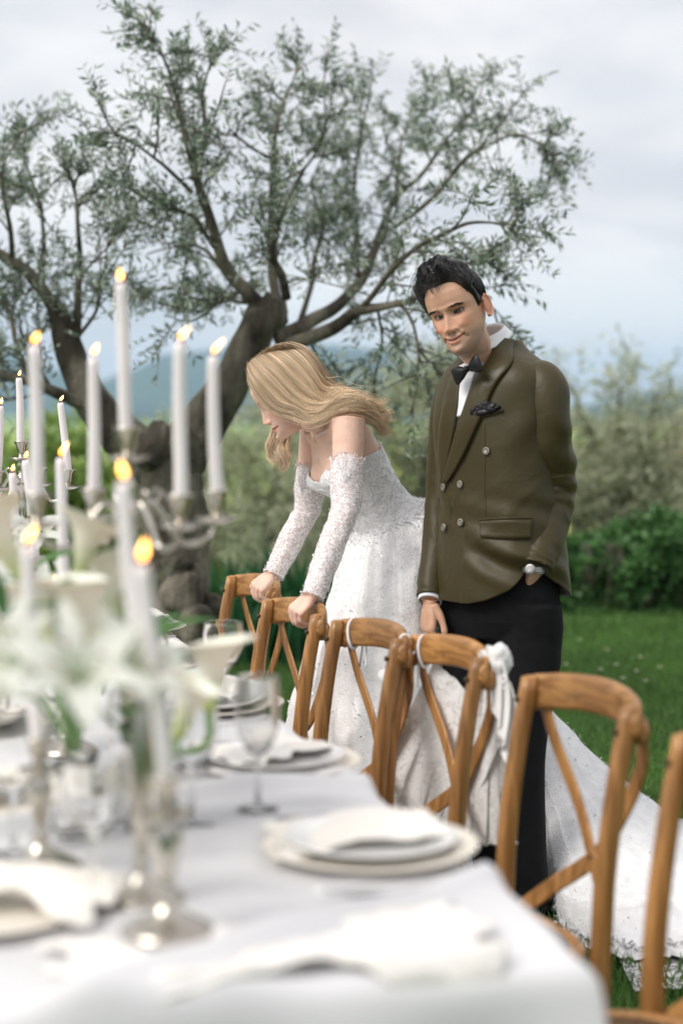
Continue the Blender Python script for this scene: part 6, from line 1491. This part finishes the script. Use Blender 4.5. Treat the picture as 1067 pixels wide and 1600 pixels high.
# scalp mass
def bscalp(th, ph):
    p, d = scalp(th, ph); return (p * A(.97, 1, 1)) * BH, d
th = np.linspace(.02, 2.3, 60)[:, None] + np.zeros((1, 90)); ph = np.zeros((60, 1)) + (np.arange(90) / 90 * 2 * PI)[None]
P0, Dn = bscalp(th, ph); pw = abs((ph + PI) % (2 * PI) - PI); ext = np.interp(pw, [0, .5, .9, 1.3, 1.6, PI], [1.02, 1.06, 1.45, 1.62, 2.2, 2.3])
tk_ = .006 * np.clip((ext - th) / .15, -.5, 1); Vh, Fh = loft(P0 + Dn * (tk_ - .003)[..., None]); hm.add(Vh @ Mb.T + bhc, Fh, 0, (.42, .30, .19))
N_ = 4.875   # near surface distance of the hair
near = [
    [(390, 588, 4.93), (391, 600, 4.905), (399, 616, 4.885), (413, 633, 4.875), (433, 646, 4.865), (452, 650, 4.86), (463, 656, 4.85), (480, 665, 4.84), (500, 659, 4.825), (522, 643, 4.80), (545, 634, 4.775), (563, 637, 4.79), (580, 652, 4.83), (596, 668, 4.86), (611, 684, 4.88)],
    [(392, 578, 4.93), (400, 596, 4.885), (416, 616, 4.87), (438, 636, 4.858), (458, 641, 4.85), (472, 650, 4.845), (492, 654, 4.835), (512, 644, 4.815), (534, 628, 4.79), (558, 628, 4.79), (578, 642, 4.83), (592, 657, 4.86), (606, 668, 4.88)],
    [(398, 570, 4.94), (412, 584, 4.885), (432, 605, 4.865), (452, 624, 4.855), (468, 634, 4.85), (484, 642, 4.845), (502, 643, 4.835), (520, 632, 4.815), (540, 621, 4.80), (562, 624, 4.82), (582, 634, 4.85), (600, 640, 4.88)],
    [(410, 560, 4.95), (428, 572, 4.89), (450, 594, 4.868), (468, 612, 4.862), (484, 625, 4.86), (500, 631, 4.855), (515, 628, 4.85), (532, 620, 4.84), (552, 621, 4.85), (574, 631, 4.88), (594, 634, 4.90)],
    [(425, 551, 4.96), (446, 562, 4.90), (466, 580, 4.878), (482, 599, 4.872), (496, 614, 4.875), (510, 620, 4.88), (524, 616, 4.88), (540, 617, 4.89), (560, 627, 4.90), (584, 640, 4.91)],
    [(442, 546, 4.97), (464, 553, 4.92), (482, 570, 4.90), (496, 590, 4.90), (508, 606, 4.91), (520, 612, 4.92), (532, 611, 4.92), (552, 622, 4.93), (575, 640, 4.94), (600, 662, 4.94)],
    [(455, 545, 4.98), (474, 551, 4.95), (489, 566, 4.94), (502, 588, 4.95), (512, 602, 4.96), (524, 608, 4.97), (540, 616, 4.97), (560, 632, 4.97), (590, 660, 4.97)],
]
near = [[(x - (5 - 2 * q if q < 3 else 0) * (gi > 0), y - (6 - 2.2 * q if q < 3 else 0) * (gi > 0), d) for q, (x, y, d) in enumerate(g_)] for gi, g_ in enumerate(near)]
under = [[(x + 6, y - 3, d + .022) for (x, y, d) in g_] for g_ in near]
far = [[(x, y, 4.93 + (4.93 - d) * .9 + .03) for (x, y, d) in g_] for g_ in near[2:]]
crown = [[(x, y - 1, 4.97 + (4.97 - d) * .7 + .0) for (x, y, d) in g_] for g_ in near[:]]
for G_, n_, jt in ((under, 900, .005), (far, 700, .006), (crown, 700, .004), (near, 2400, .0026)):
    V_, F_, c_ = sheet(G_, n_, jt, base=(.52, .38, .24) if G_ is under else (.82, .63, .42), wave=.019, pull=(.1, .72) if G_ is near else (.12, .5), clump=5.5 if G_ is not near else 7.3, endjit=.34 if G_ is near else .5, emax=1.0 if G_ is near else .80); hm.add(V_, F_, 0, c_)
V_, F_, c_ = sheet(near, 170, .009, wave=.02, endjit=.2, r=(.0006, .0004)); hm.add(V_, F_, 0, c_)   # flyaways
# locks fanning out past the shoulder
fan = [[(548, 630, 4.80), (565, 628, 4.82), (580, 634, 4.85), (592, 630, 4.87), (601, 633, 4.88)], [(548, 632, 4.80), (568, 636, 4.82), (584, 642, 4.85), (594, 650, 4.87), (600, 660, 4.88)], [(548, 634, 4.79), (566, 644, 4.81), (580, 658, 4.84), (594, 664, 4.86), (606, 680, 4.88)],
       [(546, 634, 4.79), (562, 646, 4.81), (574, 660, 4.83), (588, 672, 4.85), (609, 682, 4.87)]]
fan = [[(535, 634, 4.80), (552, 624, 4.80), (570, 624, 4.83), (583, 632, 4.86), (594, 630, 4.88), (605, 632, 4.89)], [(535, 636, 4.80), (556, 634, 4.80), (573, 642, 4.83), (583, 655, 4.86), (597, 656, 4.88), (608, 668, 4.89)],
       [(535, 637, 4.79), (554, 638, 4.80), (568, 650, 4.83), (580, 664, 4.85), (596, 670, 4.87), (612, 684, 4.88)], [(535, 632, 4.80), (556, 628, 4.80), (574, 636, 4.83), (590, 646, 4.86), (602, 645, 4.88), (611, 652, 4.89)]]
V_, F_, c_ = sheet(fan, 560, .0035, pull=(.1, .85), clump=2, wave=.016, endjit=.22); hm.add(V_, F_, 0, c_)
# far side lock hanging below the chin
hang = [[(428, 640, 5.03), (426, 668, 5.03), (422, 684, 5.02), (417, 698, 5.01), (421, 712, 5.01), (428, 722, 5.0), (425, 734, 5.0)], [(438, 645, 5.03), (437, 672, 5.02), (432, 690, 5.01), (427, 703, 5.01), (433, 717, 5.0), (441, 728, 5.0), (440, 742, 5.0)],
        [(448, 648, 5.03), (448, 672, 5.02), (445, 686, 5.01), (438, 699, 5.0), (442, 713, 5.0), (449, 724, 5.0), (444, 738, 5.0)], [(458, 652, 5.04), (456, 672, 5.03), (452, 684, 5.02), (450, 696, 5.0), (452, 708, 5.0), (450, 722, 5.0)]]
V_, F_, c_ = sheet(hang, 520, .003, pull=(.2, .75), clump=1.7, wave=.010, endjit=.35); hm.add(V_, F_, 0, c_)
wisp = [[(478, 655, 4.85), (484, 668, 4.85), (488, 680, 4.85), (492, 690, 4.86), (501, 695, 4.86)], [(480, 658, 4.85), (486, 672, 4.85), (489, 684, 4.85), (494, 693, 4.86), (500, 697, 4.86)]]
V_, F_, c_ = sheet(wisp, 30, .001, clump=2, wave=.002); hm.add(V_, F_, 0, c_)
hm.build('hair', M_hair, bbody, origin=BO)
# necklace and earring
M_pearl = mat('crystal bead', (.85, .85, .85), rough=.08, metal=.6)
P = smooth_path([W(470, 668, 4.90), W(474, 684, 4.875), W(479, 697, 4.87), W(483, 688, 4.865), W(486, 668, 4.855)], 44); 
nk = MB()
for p in P:
    q = SURF[np.argmin(((SURF - p) ** 2).sum(1))]; V_, F_ = ellipsoid(q + A(-.0015, -.0025, 0), (.0018, .0018, .0018), n=6, s=8); nk.add(V_, F_)
nk.build('necklace', M_pearl, bride, origin=BO)
m = MB(); rp_ = bwrL + nrm(A(-.62, -.25, -.55)) * .085 * .88; 

# ---- gown
def lace_mat(name, open_=.5, scale=90, col=(.80, .79, .80), thr=.5, bump=.6):
    """bead-and-thread lace: voronoi net with denser noise motifs, gaps let the skin show"""
    m, t, b = newmat(name); L = t.links.new; tcn = N(t, 'ShaderNodeTexCoord')
    vo = N(t, 'ShaderNodeTexVoronoi', feature='DISTANCE_TO_EDGE'); vo.inputs['Scale'].default_value = scale; L(tcn.outputs['Object'], vo.inputs[0])
    lt = N(t, 'ShaderNodeMath', operation='LESS_THAN'); lt.inputs[1].default_value = .055; L(vo.outputs[0], lt.inputs[0])
    no = N(t, 'ShaderNodeTexNoise'); no.inputs['Scale'].default_value = scale * .62; no.inputs['Detail'].default_value = 5; no.inputs['Distortion'].default_value = 1.6; L(tcn.outputs['Object'], no.inputs[0])
    gt = N(t, 'ShaderNodeMapRange'); gt.inputs[1].default_value = thr - .06; gt.inputs[2].default_value = thr + .05; L(no.outputs[0], gt.inputs[0])
    mx = N(t, 'ShaderNodeMath', operation='MAXIMUM'); L(lt.outputs[0], mx.inputs[0]); L(gt.outputs[0], mx.inputs[1])
    ma = N(t, 'ShaderNodeMapRange'); ma.inputs[3].default_value = 1 - open_; ma.inputs[4].default_value = 1; L(mx.outputs[0], ma.inputs[0])
    L(ma.outputs[0], b.inputs['Alpha']); b.inputs['Base Color'].default_value = (*col, 1); b.inputs['Roughness'].default_value = .55; b.inputs['Sheen Weight'].default_value = .3
    bu = N(t, 'ShaderNodeBump'); bu.inputs['Strength'].default_value = bump; bu.inputs['Distance'].default_value = .003; L(mx.outputs[0], bu.inputs['Height']); L(bu.outputs[0], b.inputs['Normal'])
    return m
M_lace = lace_mat('beaded sleeve lace', .58, 150, (.88, .83, .83), thr=.53, bump=.25)
M_bodice = lace_mat('bodice embroidery', .0, 60, (.83, .82, .83), .5, 1.0)
M_bead = mat('glass bead sequin', (.95, .95, .96), rough=.08, metal=.15, spec=1.0, coat=1)
M_tulle = mat('beaded tulle skirt', (.82, .81, .81), (.90, .89, .89), 26, .65, .5, 160, sheen=.5, dist=.006, ramp=(.4, .6))
# bodice
tt = np.linspace(0, 1, 50)[:, None]; nth = 150; th = (np.arange(nth) / nth * 2 * PI)[None]; tw = (th + PI) % (2 * PI) - PI
top_ = .655 + .075 * np.exp(-((abs(tw) - .52) / .30) ** 2) - .012 * np.exp(-(tw / .12) ** 2) + .06 * np.exp(-((abs(tw) - 1.5) / .5) ** 2) * .5 - .015 * np.exp(-((abs(tw) - PI) / .7) ** 2) + .004 * np.sin(tw * 40)
bot_ = .10 + 0 * tw; T2 = bot_ + (top_ - bot_) * tt
V = BT(T2, th + 0 * tt, .0065); V = V + nrm(V - (pel + bU * (T2 * TLn)[..., None])) * (.0025 * np.abs(np.sin(T2 * 38 + 1.5 * np.sin(th * 6))) * (vnoise(V * 30, 4) > 0))[..., None]
m = MB(); m.add(*ring_faces(V.reshape(-1, 3), 50, nth, False)); bod = m.build('bodice', M_bodice, bride, origin=BO); md = bod.modifiers.new('t', 'SOLIDIFY'); md.thickness = .003; md.offset = 1
def scatter_on(V, n, r, seed, nrmfrom=None, up=.0):
    """tiny facets scattered on a point set"""
    rs = np.random.default_rng(seed); V = V.reshape(-1, 3); k = rs.integers(0, len(V), n); c = V[k] + rs.normal(size=(n, 3)) * .004
    d = rs.normal(size=(n, 3)); d = nrm(d); u = nrm(np.cross(d, rs.normal(size=(n, 3)))); v = np.cross(d, u); s = (r * rs.uniform(.6, 1.3, n))[:, None]
    Q = np.stack([c + u * s, c + v * s, c - u * s, c - v * s], 1).reshape(-1, 3); return Q, (np.arange(n) * 4)[:, None] + np.arange(4)
def vine_lace(paths, r, name, mt, parent):
    m = MB()
    for P in paths: m.add(*tube(P, r, 6))
    return m.build(name, mt, parent, origin=BO)
# raised embroidery loops on bodice
paths = []; rs = np.random.default_rng(5)
for k in range(46):
    t0, a0 = rs.uniform(.16, .62), rs.uniform(-.3, PI + .4); rr_ = rs.uniform(.02, .05); ph0 = rs.uniform(0, 6)
    q = np.linspace(0, 4.6, 18); tt_ = t0 + rr_ * 1.4 * np.sin(q + ph0) * (1 - q / 9); aa = a0 + rr_ * 5 * np.cos(q + ph0) * (1 - q / 9)
    paths.append(BT(np.clip(tt_, .1, .7), aa, .0105))
emb = vine_lace(paths, .0017, 'embroidery', mat('white cord', (.82, .81, .82), rough=.6), bod)
kind(emb, 'stuff')
Q, F = scatter_on(V, 2600, .0015, 8); m = MB(); m.add(Q, F); kind(m.build('sequins', M_bead, bod, smooth=False, origin=BO), 'stuff')
# sleeves of lace
def lace_sleeve(sh, el, wr_, t0, lab):
    P = smooth_path([sh + A(0, 0, .01), sh + (el - sh) * .25, sh + (el - sh) * .6, el, el + (wr_ - el) * .3, el + (wr_ - el) * .7, wr_, wr_ + (wr_ - el) * .06], 120)
    rr_ = np.interp(np.linspace(0, 1, 120), [0, .15, .35, .50, .64, .83, .96, 1], [.051, .0505, .0465, .0385, .0395, .0325, .028, .034]); i0 = int(t0 * 119)
    P, rr_ = P[i0:], rr_[i0:]; n = len(P)
    def fn(t_, a_): return 1 + .035 * np.sin(t_ * 60 + 2 * np.sin(a_ * 2)) * np.exp(-((t_ - .30) / .12) ** 2) + .02 * np.sin(a_ * 4 + t_ * 14) + .05 * vnoise(np.stack(np.broadcast_arrays(t_ * 22, np.cos(a_) * 2, np.sin(a_) * 2), -1), 3)
    V, F = tube(P, rr_, 48, cap=False, fn=fn); V = V.copy()
    # scalloped frayed upper edge
    T = nrm(P[0] - P[1]); a = np.arange(48) / 48 * 2 * PI; V[:48] += T[None] * (.010 + .022 * np.abs(np.cos(a * 1.5)) + .003 * (np.arange(48) % 2))[:, None]
    V[48:96] += T[None] * (.006 + .012 * np.abs(np.cos(a * 1.5)))[:, None]
    m = MB(); m.add(V, F); o = m.build('sleeve', M_lace, bride, origin=BO)
    Q, Fq = scatter_on(V[:n * 48], 1900, .0013, int(t0 * 100)); m = MB(); m.add(Q, Fq); kind(m.build('beads', M_bead, o, smooth=False, origin=BO), 'stuff')
    # eyelash fringe and fan motif on the cap
    Pf = []
    for k in range(130):
        a0 = rng.uniform(0, 2 * PI); i = int(a0 / (2 * PI) * 48) % 48; p = V[i] + rng.normal(size=3) * .001; d = nrm(T + nrm(V[i] - P[0]) * .6 + rng.normal(size=3) * .25); Pf.append(np.array([p, p + d * .006, p + d * rng.uniform(.009, .014) + A(0, 0, -.001)]))
    for j in range(3):
        a0 = 4.2 + j * 2.1; c_i = 48 * 9
        for k in range(9):
            i_top = int(((a0 + (k - 4) * .17) % (2 * PI)) / (2 * PI) * 48) % 48; i_b = int(((a0) % (2 * PI)) / (2 * PI) * 48) % 48
            p1 = V[i_top]; p0 = V[48 * 9 + i_b]; mid = (p0 + p1) / 2; ctr = P[4]; 
            out_ = nrm(mid - ctr); mid = ctr + out_ * (np.linalg.norm(p1 - P[0])) ; mid = (p0 + p1) / 2 + out_ * .006
            Pf.append(np.array([p0, mid, p1]) + out_ * .0015)
    m = MB(); Pf = np.array([smooth_path(q, 5) for q in Pf]); m.add(*strands(Pf, .0009, .0006, 3)); m.build('lace_fringe', bpy.data.materials['white cord'], o, origin=BO)
    return o, V
lace_sleeve(bshL, belL, bwrL, .27, 'near'); lace_sleeve(bshR, belR, bwrR, .28, 'far')
# skirt: from waist ring, over the hips, down to a hem that runs out into a train
wc_ = BT(np.full(1, .20), np.zeros(1))[0] * 0 + pel + bU * .20 * TLn
hem_pts = [   # hem polygon on the ground (x, y), anticlockwise seen from above, starting at the front-left
    (-.29, 4.92), (-.19, 4.66), (.02, 4.50), (.20, 4.48), (.33, 4.56), (.44, 4.90), (.56, 4.965), (.61, 4.90), (.60, 4.62), (.62, 4.36), (.74, 4.22), (.92, 4.22), (1.10, 4.36), (1.24, 4.70), (1.25, 5.10), (1.14, 5.44), (.92, 5.56),
    (.62, 5.60), (.35, 5.58), (.10, 5.45), (-.12, 5.28), (-.27, 5.12)]
hem_t = np.array(hem_pts); nH = 420
q = np.vstack([hem_t[-1:], hem_t, hem_t[:2]]); seg = np.linspace(1, 1 + len(hem_t), nH, endpoint=False)
def cr_closed(P, n):
    m_ = len(P); t_ = np.linspace(0, m_, n, endpoint=False); k = t_.astype(int); f = (t_ - k)[:, None]; p0, p1, p2, p3 = (P[(k + j) % m_] for j in (-1, 0, 1, 2))
    return .5 * ((2 * p1) + (-p0 + p2) * f + (2 * p0 - 5 * p1 + 4 * p2 - p3) * f ** 2 + (-p0 + 3 * p1 - 3 * p2 + p3) * f ** 3), t_
hemc, tq = cr_closed(hem_t, nH)
# matching control data per hem point: azimuth on the waist ring and middle control point
ctr0 = pel[:2]
def w_az(i): return i
train = np.clip(np.interp(tq, [0, 5, 6, 7, 12, 16, 18, 20, 22], [0, .0, .6, 1, 1, .9, .4, 0, 0]), 0, 1)
az = np.interp(tq, [0, 1, 2, 3, 4, 5, 6, 7, 8, 9, 10, 12, 13, 14, 15, 16, 17, 18, 19, 20, 21, 22],
               np.radians([185, 215, 240, 262, 285, 305, 318, 328, 334, 339, 343, 349, 353, 357, 363, 370, 385, 410, 440, 475, 505, 545]))
wr0 = pel + bU * .22 * TLn; 
ring0 = []
for a_ in az:
    d = A(math.cos(a_), math.sin(a_), 0); d = nrm(d - bU * (d @ bU)); l_ = 1 / math.sqrt((d @ bL / .124) ** 2 + (d @ bN / .098) ** 2); ring0.append(wr0 + d * l_)
ring0 = np.array(ring0)
hipz = .97; ring1 = []
for i, a_ in enumerate(az):   # hip fullness
    d = A(math.cos(a_), math.sin(a_), 0); r_ = np.interp(((math.degrees(a_)) % 360), [0, 90, 180, 270, 360], [.225, .20, .18, .215, .225])
    ring1.append(A(pel[0] - .005, pel[1], 0) + d * r_ + A(0, 0, 1.035 + .06 * math.cos(a_)))
ring1 = np.array(ring1)
hemz_ = np.full(nH, .012); hem3 = np.hstack([hemc, hemz_[:, None]])
mid = ring1 * .5 + hem3 * .5
mid[:, 2] = np.where(train > .05, .50, .50); 
# bend train rays round behind the man
pull = A(.60, 5.26, .50)
mid = mid * (1 - train[:, None] * .92) + (pull + (hem3 - A(.95, 4.9, 0)) * A(.10, .16, 0)) * train[:, None] * .92
nr = 150; s_ = np.linspace(0, 1, nr)
S_ = np.zeros((nr, nH, 3)); ctrl = np.stack([ring0, ring1, mid, hem3], 0)
for j in range(nH):
    S_[:, j] = smooth_path(ctrl[:, j], nr) if train[j] < 0 else None if False else smooth_path(ctrl[:, j], nr)
S_[..., 2] = np.maximum(S_[..., 2], .012)
# folds: radial pleats growing towards the hem, crumpled tulle, puff at the hip
sg = s_[:, None]; jj = (np.arange(nH) / nH * 2 * PI)[None]
ax_ = np.zeros_like(S_); cen = S_.mean(1, keepdims=True); outd = S_ - cen; outd[..., 2] = 0; outd = nrm(outd)
fold = .030 * np.clip(sg * 1.6, 0, 1) * (np.sin(jj * 23 + 2.0 * np.sin(jj * 5) + .8 * sg) * .6 + np.sin(jj * 41 + 1.5 + 2 * sg) * .3) * (1 - .75 * train[None] * sg)
fold = fold + .009 * np.sin(jj * 70 + 6 * sg) * np.exp(-((sg - .1) / .15) ** 2)
P_ = S_ * A(11, 11, 9); cr_ = .011 * fbm(P_, 3, 3) * np.clip(sg * 5, 0, 1) + .008 * np.exp(-((sg - .22) / .13) ** 2) * np.abs(fbm(S_ * 16, 2, 9))
S2 = S_ + outd * (fold + cr_)[..., None]
gr = (S_[..., 2] < .10) ; S2[..., 2] = np.where(gr, .012 + S_[..., 2] + .022 * np.abs(fbm(S_ * A(7, 7, 1), 3, 5)) + .010 * np.abs(vnoise(S_ * A(26, 26, 1), 6)), S2[..., 2])
S2[..., 2] = np.maximum(S2[..., 2], .008)
# lace-scalloped hem
edge_w = np.clip((sg - .985) / .015, 0, 1); hd = np.zeros_like(S2); hd[..., :2] = nrm(hemc - A(.5, 4.95))[None]
S2 = S2 + hd * (edge_w * (.018 * (vnoise(np.stack([jj * 60, 0 * jj, 0 * jj], -1), 2) + .6 * vnoise(np.stack([jj * 150, 0 * jj, 0 * jj], -1), 8))))[..., None]
m = MB(); m.add(*ring_faces(S2.reshape(-1, 3), nr, nH, False)); sk = m.build('skirt', M_tulle, bride, origin=BO)
rs = np.random.default_rng(2)
Q, F = scatter_on(S2, 26000, .0018, 31); Q = Q + A(0, -.003, .003); m = MB(); m.add(Q, F); kind(m.build('sequins', M_bead, sk, smooth=False, origin=BO), 'stuff')
# small fabric flowers standing off the tulle
k = rs.integers(0, nr * nH, 900); base = S2.reshape(-1, 3)[k]; kd = (base[:, 2] > .02) | (rs.random(len(k)) < .5); base = base[kd]; n = len(base)
dirs = nrm(outd.reshape(-1, 3)[k][kd] + A(0, 0, .5) + rs.normal(size=(n, 3)) * .8)
m = MB(); m.add(*leaves(base, dirs, rs.uniform(.007, .014, n), rs.uniform(.006, .011, n), up=rs.normal(size=(n, 3)))); 
hemrow = S2[-3].repeat(3, 0); n = len(hemrow); m.add(*leaves(hemrow + rs.normal(size=(n, 3)) * .003, nrm(hd[-1].repeat(3, 0) + rs.normal(size=(n, 3)) * .6 + A(0, 0, .25)), rs.uniform(.012, .03, n), rs.uniform(.010, .02, n)))
kind(m.build('applique_petals', mat('tulle petal', (.84, .83, .84), rough=.6, sheen=.4), sk, smooth=False, origin=BO), 'stuff')
# sheer underlayer of net lying on the grass past the train
u, v = np.meshgrid(np.linspace(0, 1, 40), np.linspace(0, 1, 16)); X = .72 + .42 * u; Y = 4.30 - .24 * v - .03 * np.sin(u * 9) + .12 * (u - .4); V = np.stack([X, Y, .022 + .012 * np.abs(vnoise(np.stack([X * 20, Y * 20, 0 * X], -1), 3))], -1)
m = MB(); m.add(*ring_faces(V.reshape(-1, 3), 16, 40, False, closed=False)); m.build('net_edge', lace_mat('net lace', .75, 60, (.75, .74, .74), .54), sk, origin=BO)

# ================================================================ veil and ties on the chairs
M_tie = mat('white cotton tie', (.80, .79, .78), rough=.8, sheen=.3, bump=.3, bscale=300)
M_veil = lace_mat('veil tulle', .16, 45, (.88, .87, .86), .47, .7)
def loop(i, x, lab):
    c = chp(i, x, .088 if abs(x) > .15 else .1, .862); ex_, ey_ = CHM[i][1], CHM[i][2]; a = np.linspace(0, 2 * PI, 40)
    y0 = .052 + .062 * (1 - (x / (HW + .022)) ** 2) ** .8 + .004; c = chp(i, x, y0, .866)
    P = c + ey_ * (np.cos(a) * .0165)[:, None] + A(0, 0, 1) * (np.sin(a) * .0385)[:, None] + ex_ * (.004 * np.sin(2 * a))[:, None]
    r = thing('ribbon_tie', lab, 'ribbon', tuple(c), 0, 'white ties on the chair rails'); m = MB(); m.add(*tube(P, .0042, 10, cap=False)); m.build('cord', M_tie, r, origin=c)
    m = MB(); 
    for k in range(2): m.add(*tube(smooth_path([c + ey_ * .017, c + ey_ * .03 + A(0, 0, -.03) + ex_ * .012 * (k * 2 - 1), c + ey_ * .026 + A(0, 0, -.09) + ex_ * .02 * (k * 2 - 1)], 12), .003, 8))
    m.build('cord_end', M_tie, r, origin=c)
loop(2, -.158, 'white cord looped round the left rail end of the chair without a veil'); loop(2, .168, 'white cord round the right rail end where the two middle chairs touch')
loop(1, -.158, 'white cord looped round the left end of the rail carrying the veil'); 
def hanging(name, top, bot, lab, cat, mt, nf=7, amp=.018, n=90, s=70, seed=0, gather=1.0, side=None, fringe=True):
    """cloth hanging from polyline top down to polyline bot with vertical folds"""
    T0, B0 = smooth_path(top, s), smooth_path(bot, s); t_ = np.linspace(0, 1, n)[:, None, None]; V = T0[None] * (1 - t_) + B0[None] * t_
    nn = nrm(A(.35, -.92, 0)) if side is None else side; u = np.linspace(0, 1, s)[None]
    tt_ = t_[..., 0]; V = V + nn * (amp * (.35 + .65 * tt_) * np.sin(u * nf * 2 * PI + 1.6 * np.sin(tt_ * 3 + seed) + seed))[..., None] + A(0, 0, 1) * (.006 * vnoise(np.stack(np.broadcast_arrays(u * 20, tt_ * 9, 0 * u), -1), seed))[..., None]
    V[-1] += A(0, 0, 1) * (.012 * np.abs(np.sin(u[0] * 46)) - .02 * np.sin(u[0] * 7))[:, None]
    o = MB(); o.add(*ring_faces(V.reshape(-1, 3), n, s, False, closed=False)); c = V[0, 0]
    r = thing(name, lab, cat, tuple(c)); cl_ = o.build('cloth', mt, r, origin=c); return r, V, c
vt = [chp(1, .155, .075, .905), chp(1, .19, .085, .912), chp(1, .215, .085, .89), chp(1, .235, .09, .86)]
vb = [W(692, 1290, 4.02), W(735, 1318, 3.88), W(772, 1322, 3.80), W(802, 1312, 3.72)]
r, V, c0 = hanging('veil', vt, vb, 'long lace edged veil knotted over the right end of a chair rail', 'veil', M_veil, nf=4.5, amp=.016, seed=2)
# denser bunched cloth at the knot, falling a shorter way
T1 = [chp(1, .17, .07, .915), chp(1, .20, .085, .925), chp(1, .225, .09, .90), chp(1, .245, .10, .85)]; B1 = [W(770, 1100, 3.66), W(779, 1140, 3.64), W(786, 1170, 3.62), W(798, 1240, 3.62)]
T0, B0 = smooth_path(T1, 50), smooth_path(B1, 50); t_ = np.linspace(0, 1, 60)[:, None, None]; Vk = T0[None] * (1 - t_) + B0[None] * t_; u = np.linspace(0, 1, 50)[None]
Vk = Vk + nrm(A(.35, -.92, 0)) * (.016 * np.sin(u * 20 + 3 * t_[..., 0]))[..., None] + nrm(A(1, .3, 0)) * (.022 * np.sin(t_[..., 0] * PI) * u)[..., None]
m = MB(); m.add(*ring_faces(Vk.reshape(-1, 3), 60, 50, False, closed=False)); m.build('gathered_cloth', M_tie, r, origin=c0)
V_, F_ = ellipsoid(chp(1, .205, .10, .895), (.026, .03, .034)); V_ = V_ + nrm(V_ - chp(1, .205, .10, .895)) * (.008 * fbm(V_ * 60, 3, 2))[:, None]; m = MB(); m.add(V_, F_); m.build('knot', M_tie, r, origin=c0)
# scalloped lace border down the right edge and along the bottom
m = MB(); ed = [V[i, -1] for i in range(0, 90, 1)]; ed2 = [V[-1, i] for i in range(70)]
for E in (np.array(ed), np.array(ed2)):
    n = len(E); sc_ = nrm(A(1, -.1, 0)) if E is not ed2 else A(0, 0, -1)
    for k in range(0, n - 3, 3): 
        m.add(*tube(smooth_path([E[k], E[k + 1] + A(.008, -.004, -.004), E[k + 2] + A(.008, -.004, -.004), E[min(k + 3, n - 1)]], 8), .0024, 6))
m.build('lace_border', bpy.data.materials['white cord'], r, origin=c0)
# second swag behind the two touching chairs
vt = [chp(2, .175, .085, .85), chp(2, .20, .09, .86), chp(1, -.19, .09, .875), chp(1, -.165, .11, .87)]
vb = [W(590, 1052, 4.10), W(600, 1060, 4.08), W(612, 1058, 4.06), W(626, 1046, 4.04)]
hanging('sash', vt, vb, 'short white sash end tucked between the two touching chairs', 'sash', M_tie, nf=2, amp=.008, n=30, s=30, seed=4)
vt = [chp(1, -.15, .11, .845), chp(1, -.05, .13, .80), chp(1, .07, .13, .74), chp(1, .20, .10, .70)]
vb = [W(560, 1250, 4.25), W(620, 1295, 4.2), W(670, 1318, 4.1), W(712, 1310, 3.98)]
hanging('veil', vt, vb, 'sheer veil panel stretched behind the two tied chairs in front of the skirt', 'veil', M_veil, nf=5, amp=.014, seed=7)
# small bird far off in the sky
bp = W(1058, 550, 60.); bd = thing('bird', 'tiny dark bird in the pale sky at the right edge', 'bird', tuple(bp)); m = MB()
m.add(*ellipsoid((0, 0, 0), (.13, .04, .035))); m.build('body', M_lash, bd)
for s in (-1, 1):
    m = MB(); m.add(*tube([(0, s * .02, .01), (.02, s * .15, .05), (-.05, s * .30, .02)], [[.045, .01], [.04, .008], [.01, .004]], 8)); m.build('wing', M_lash, bd)
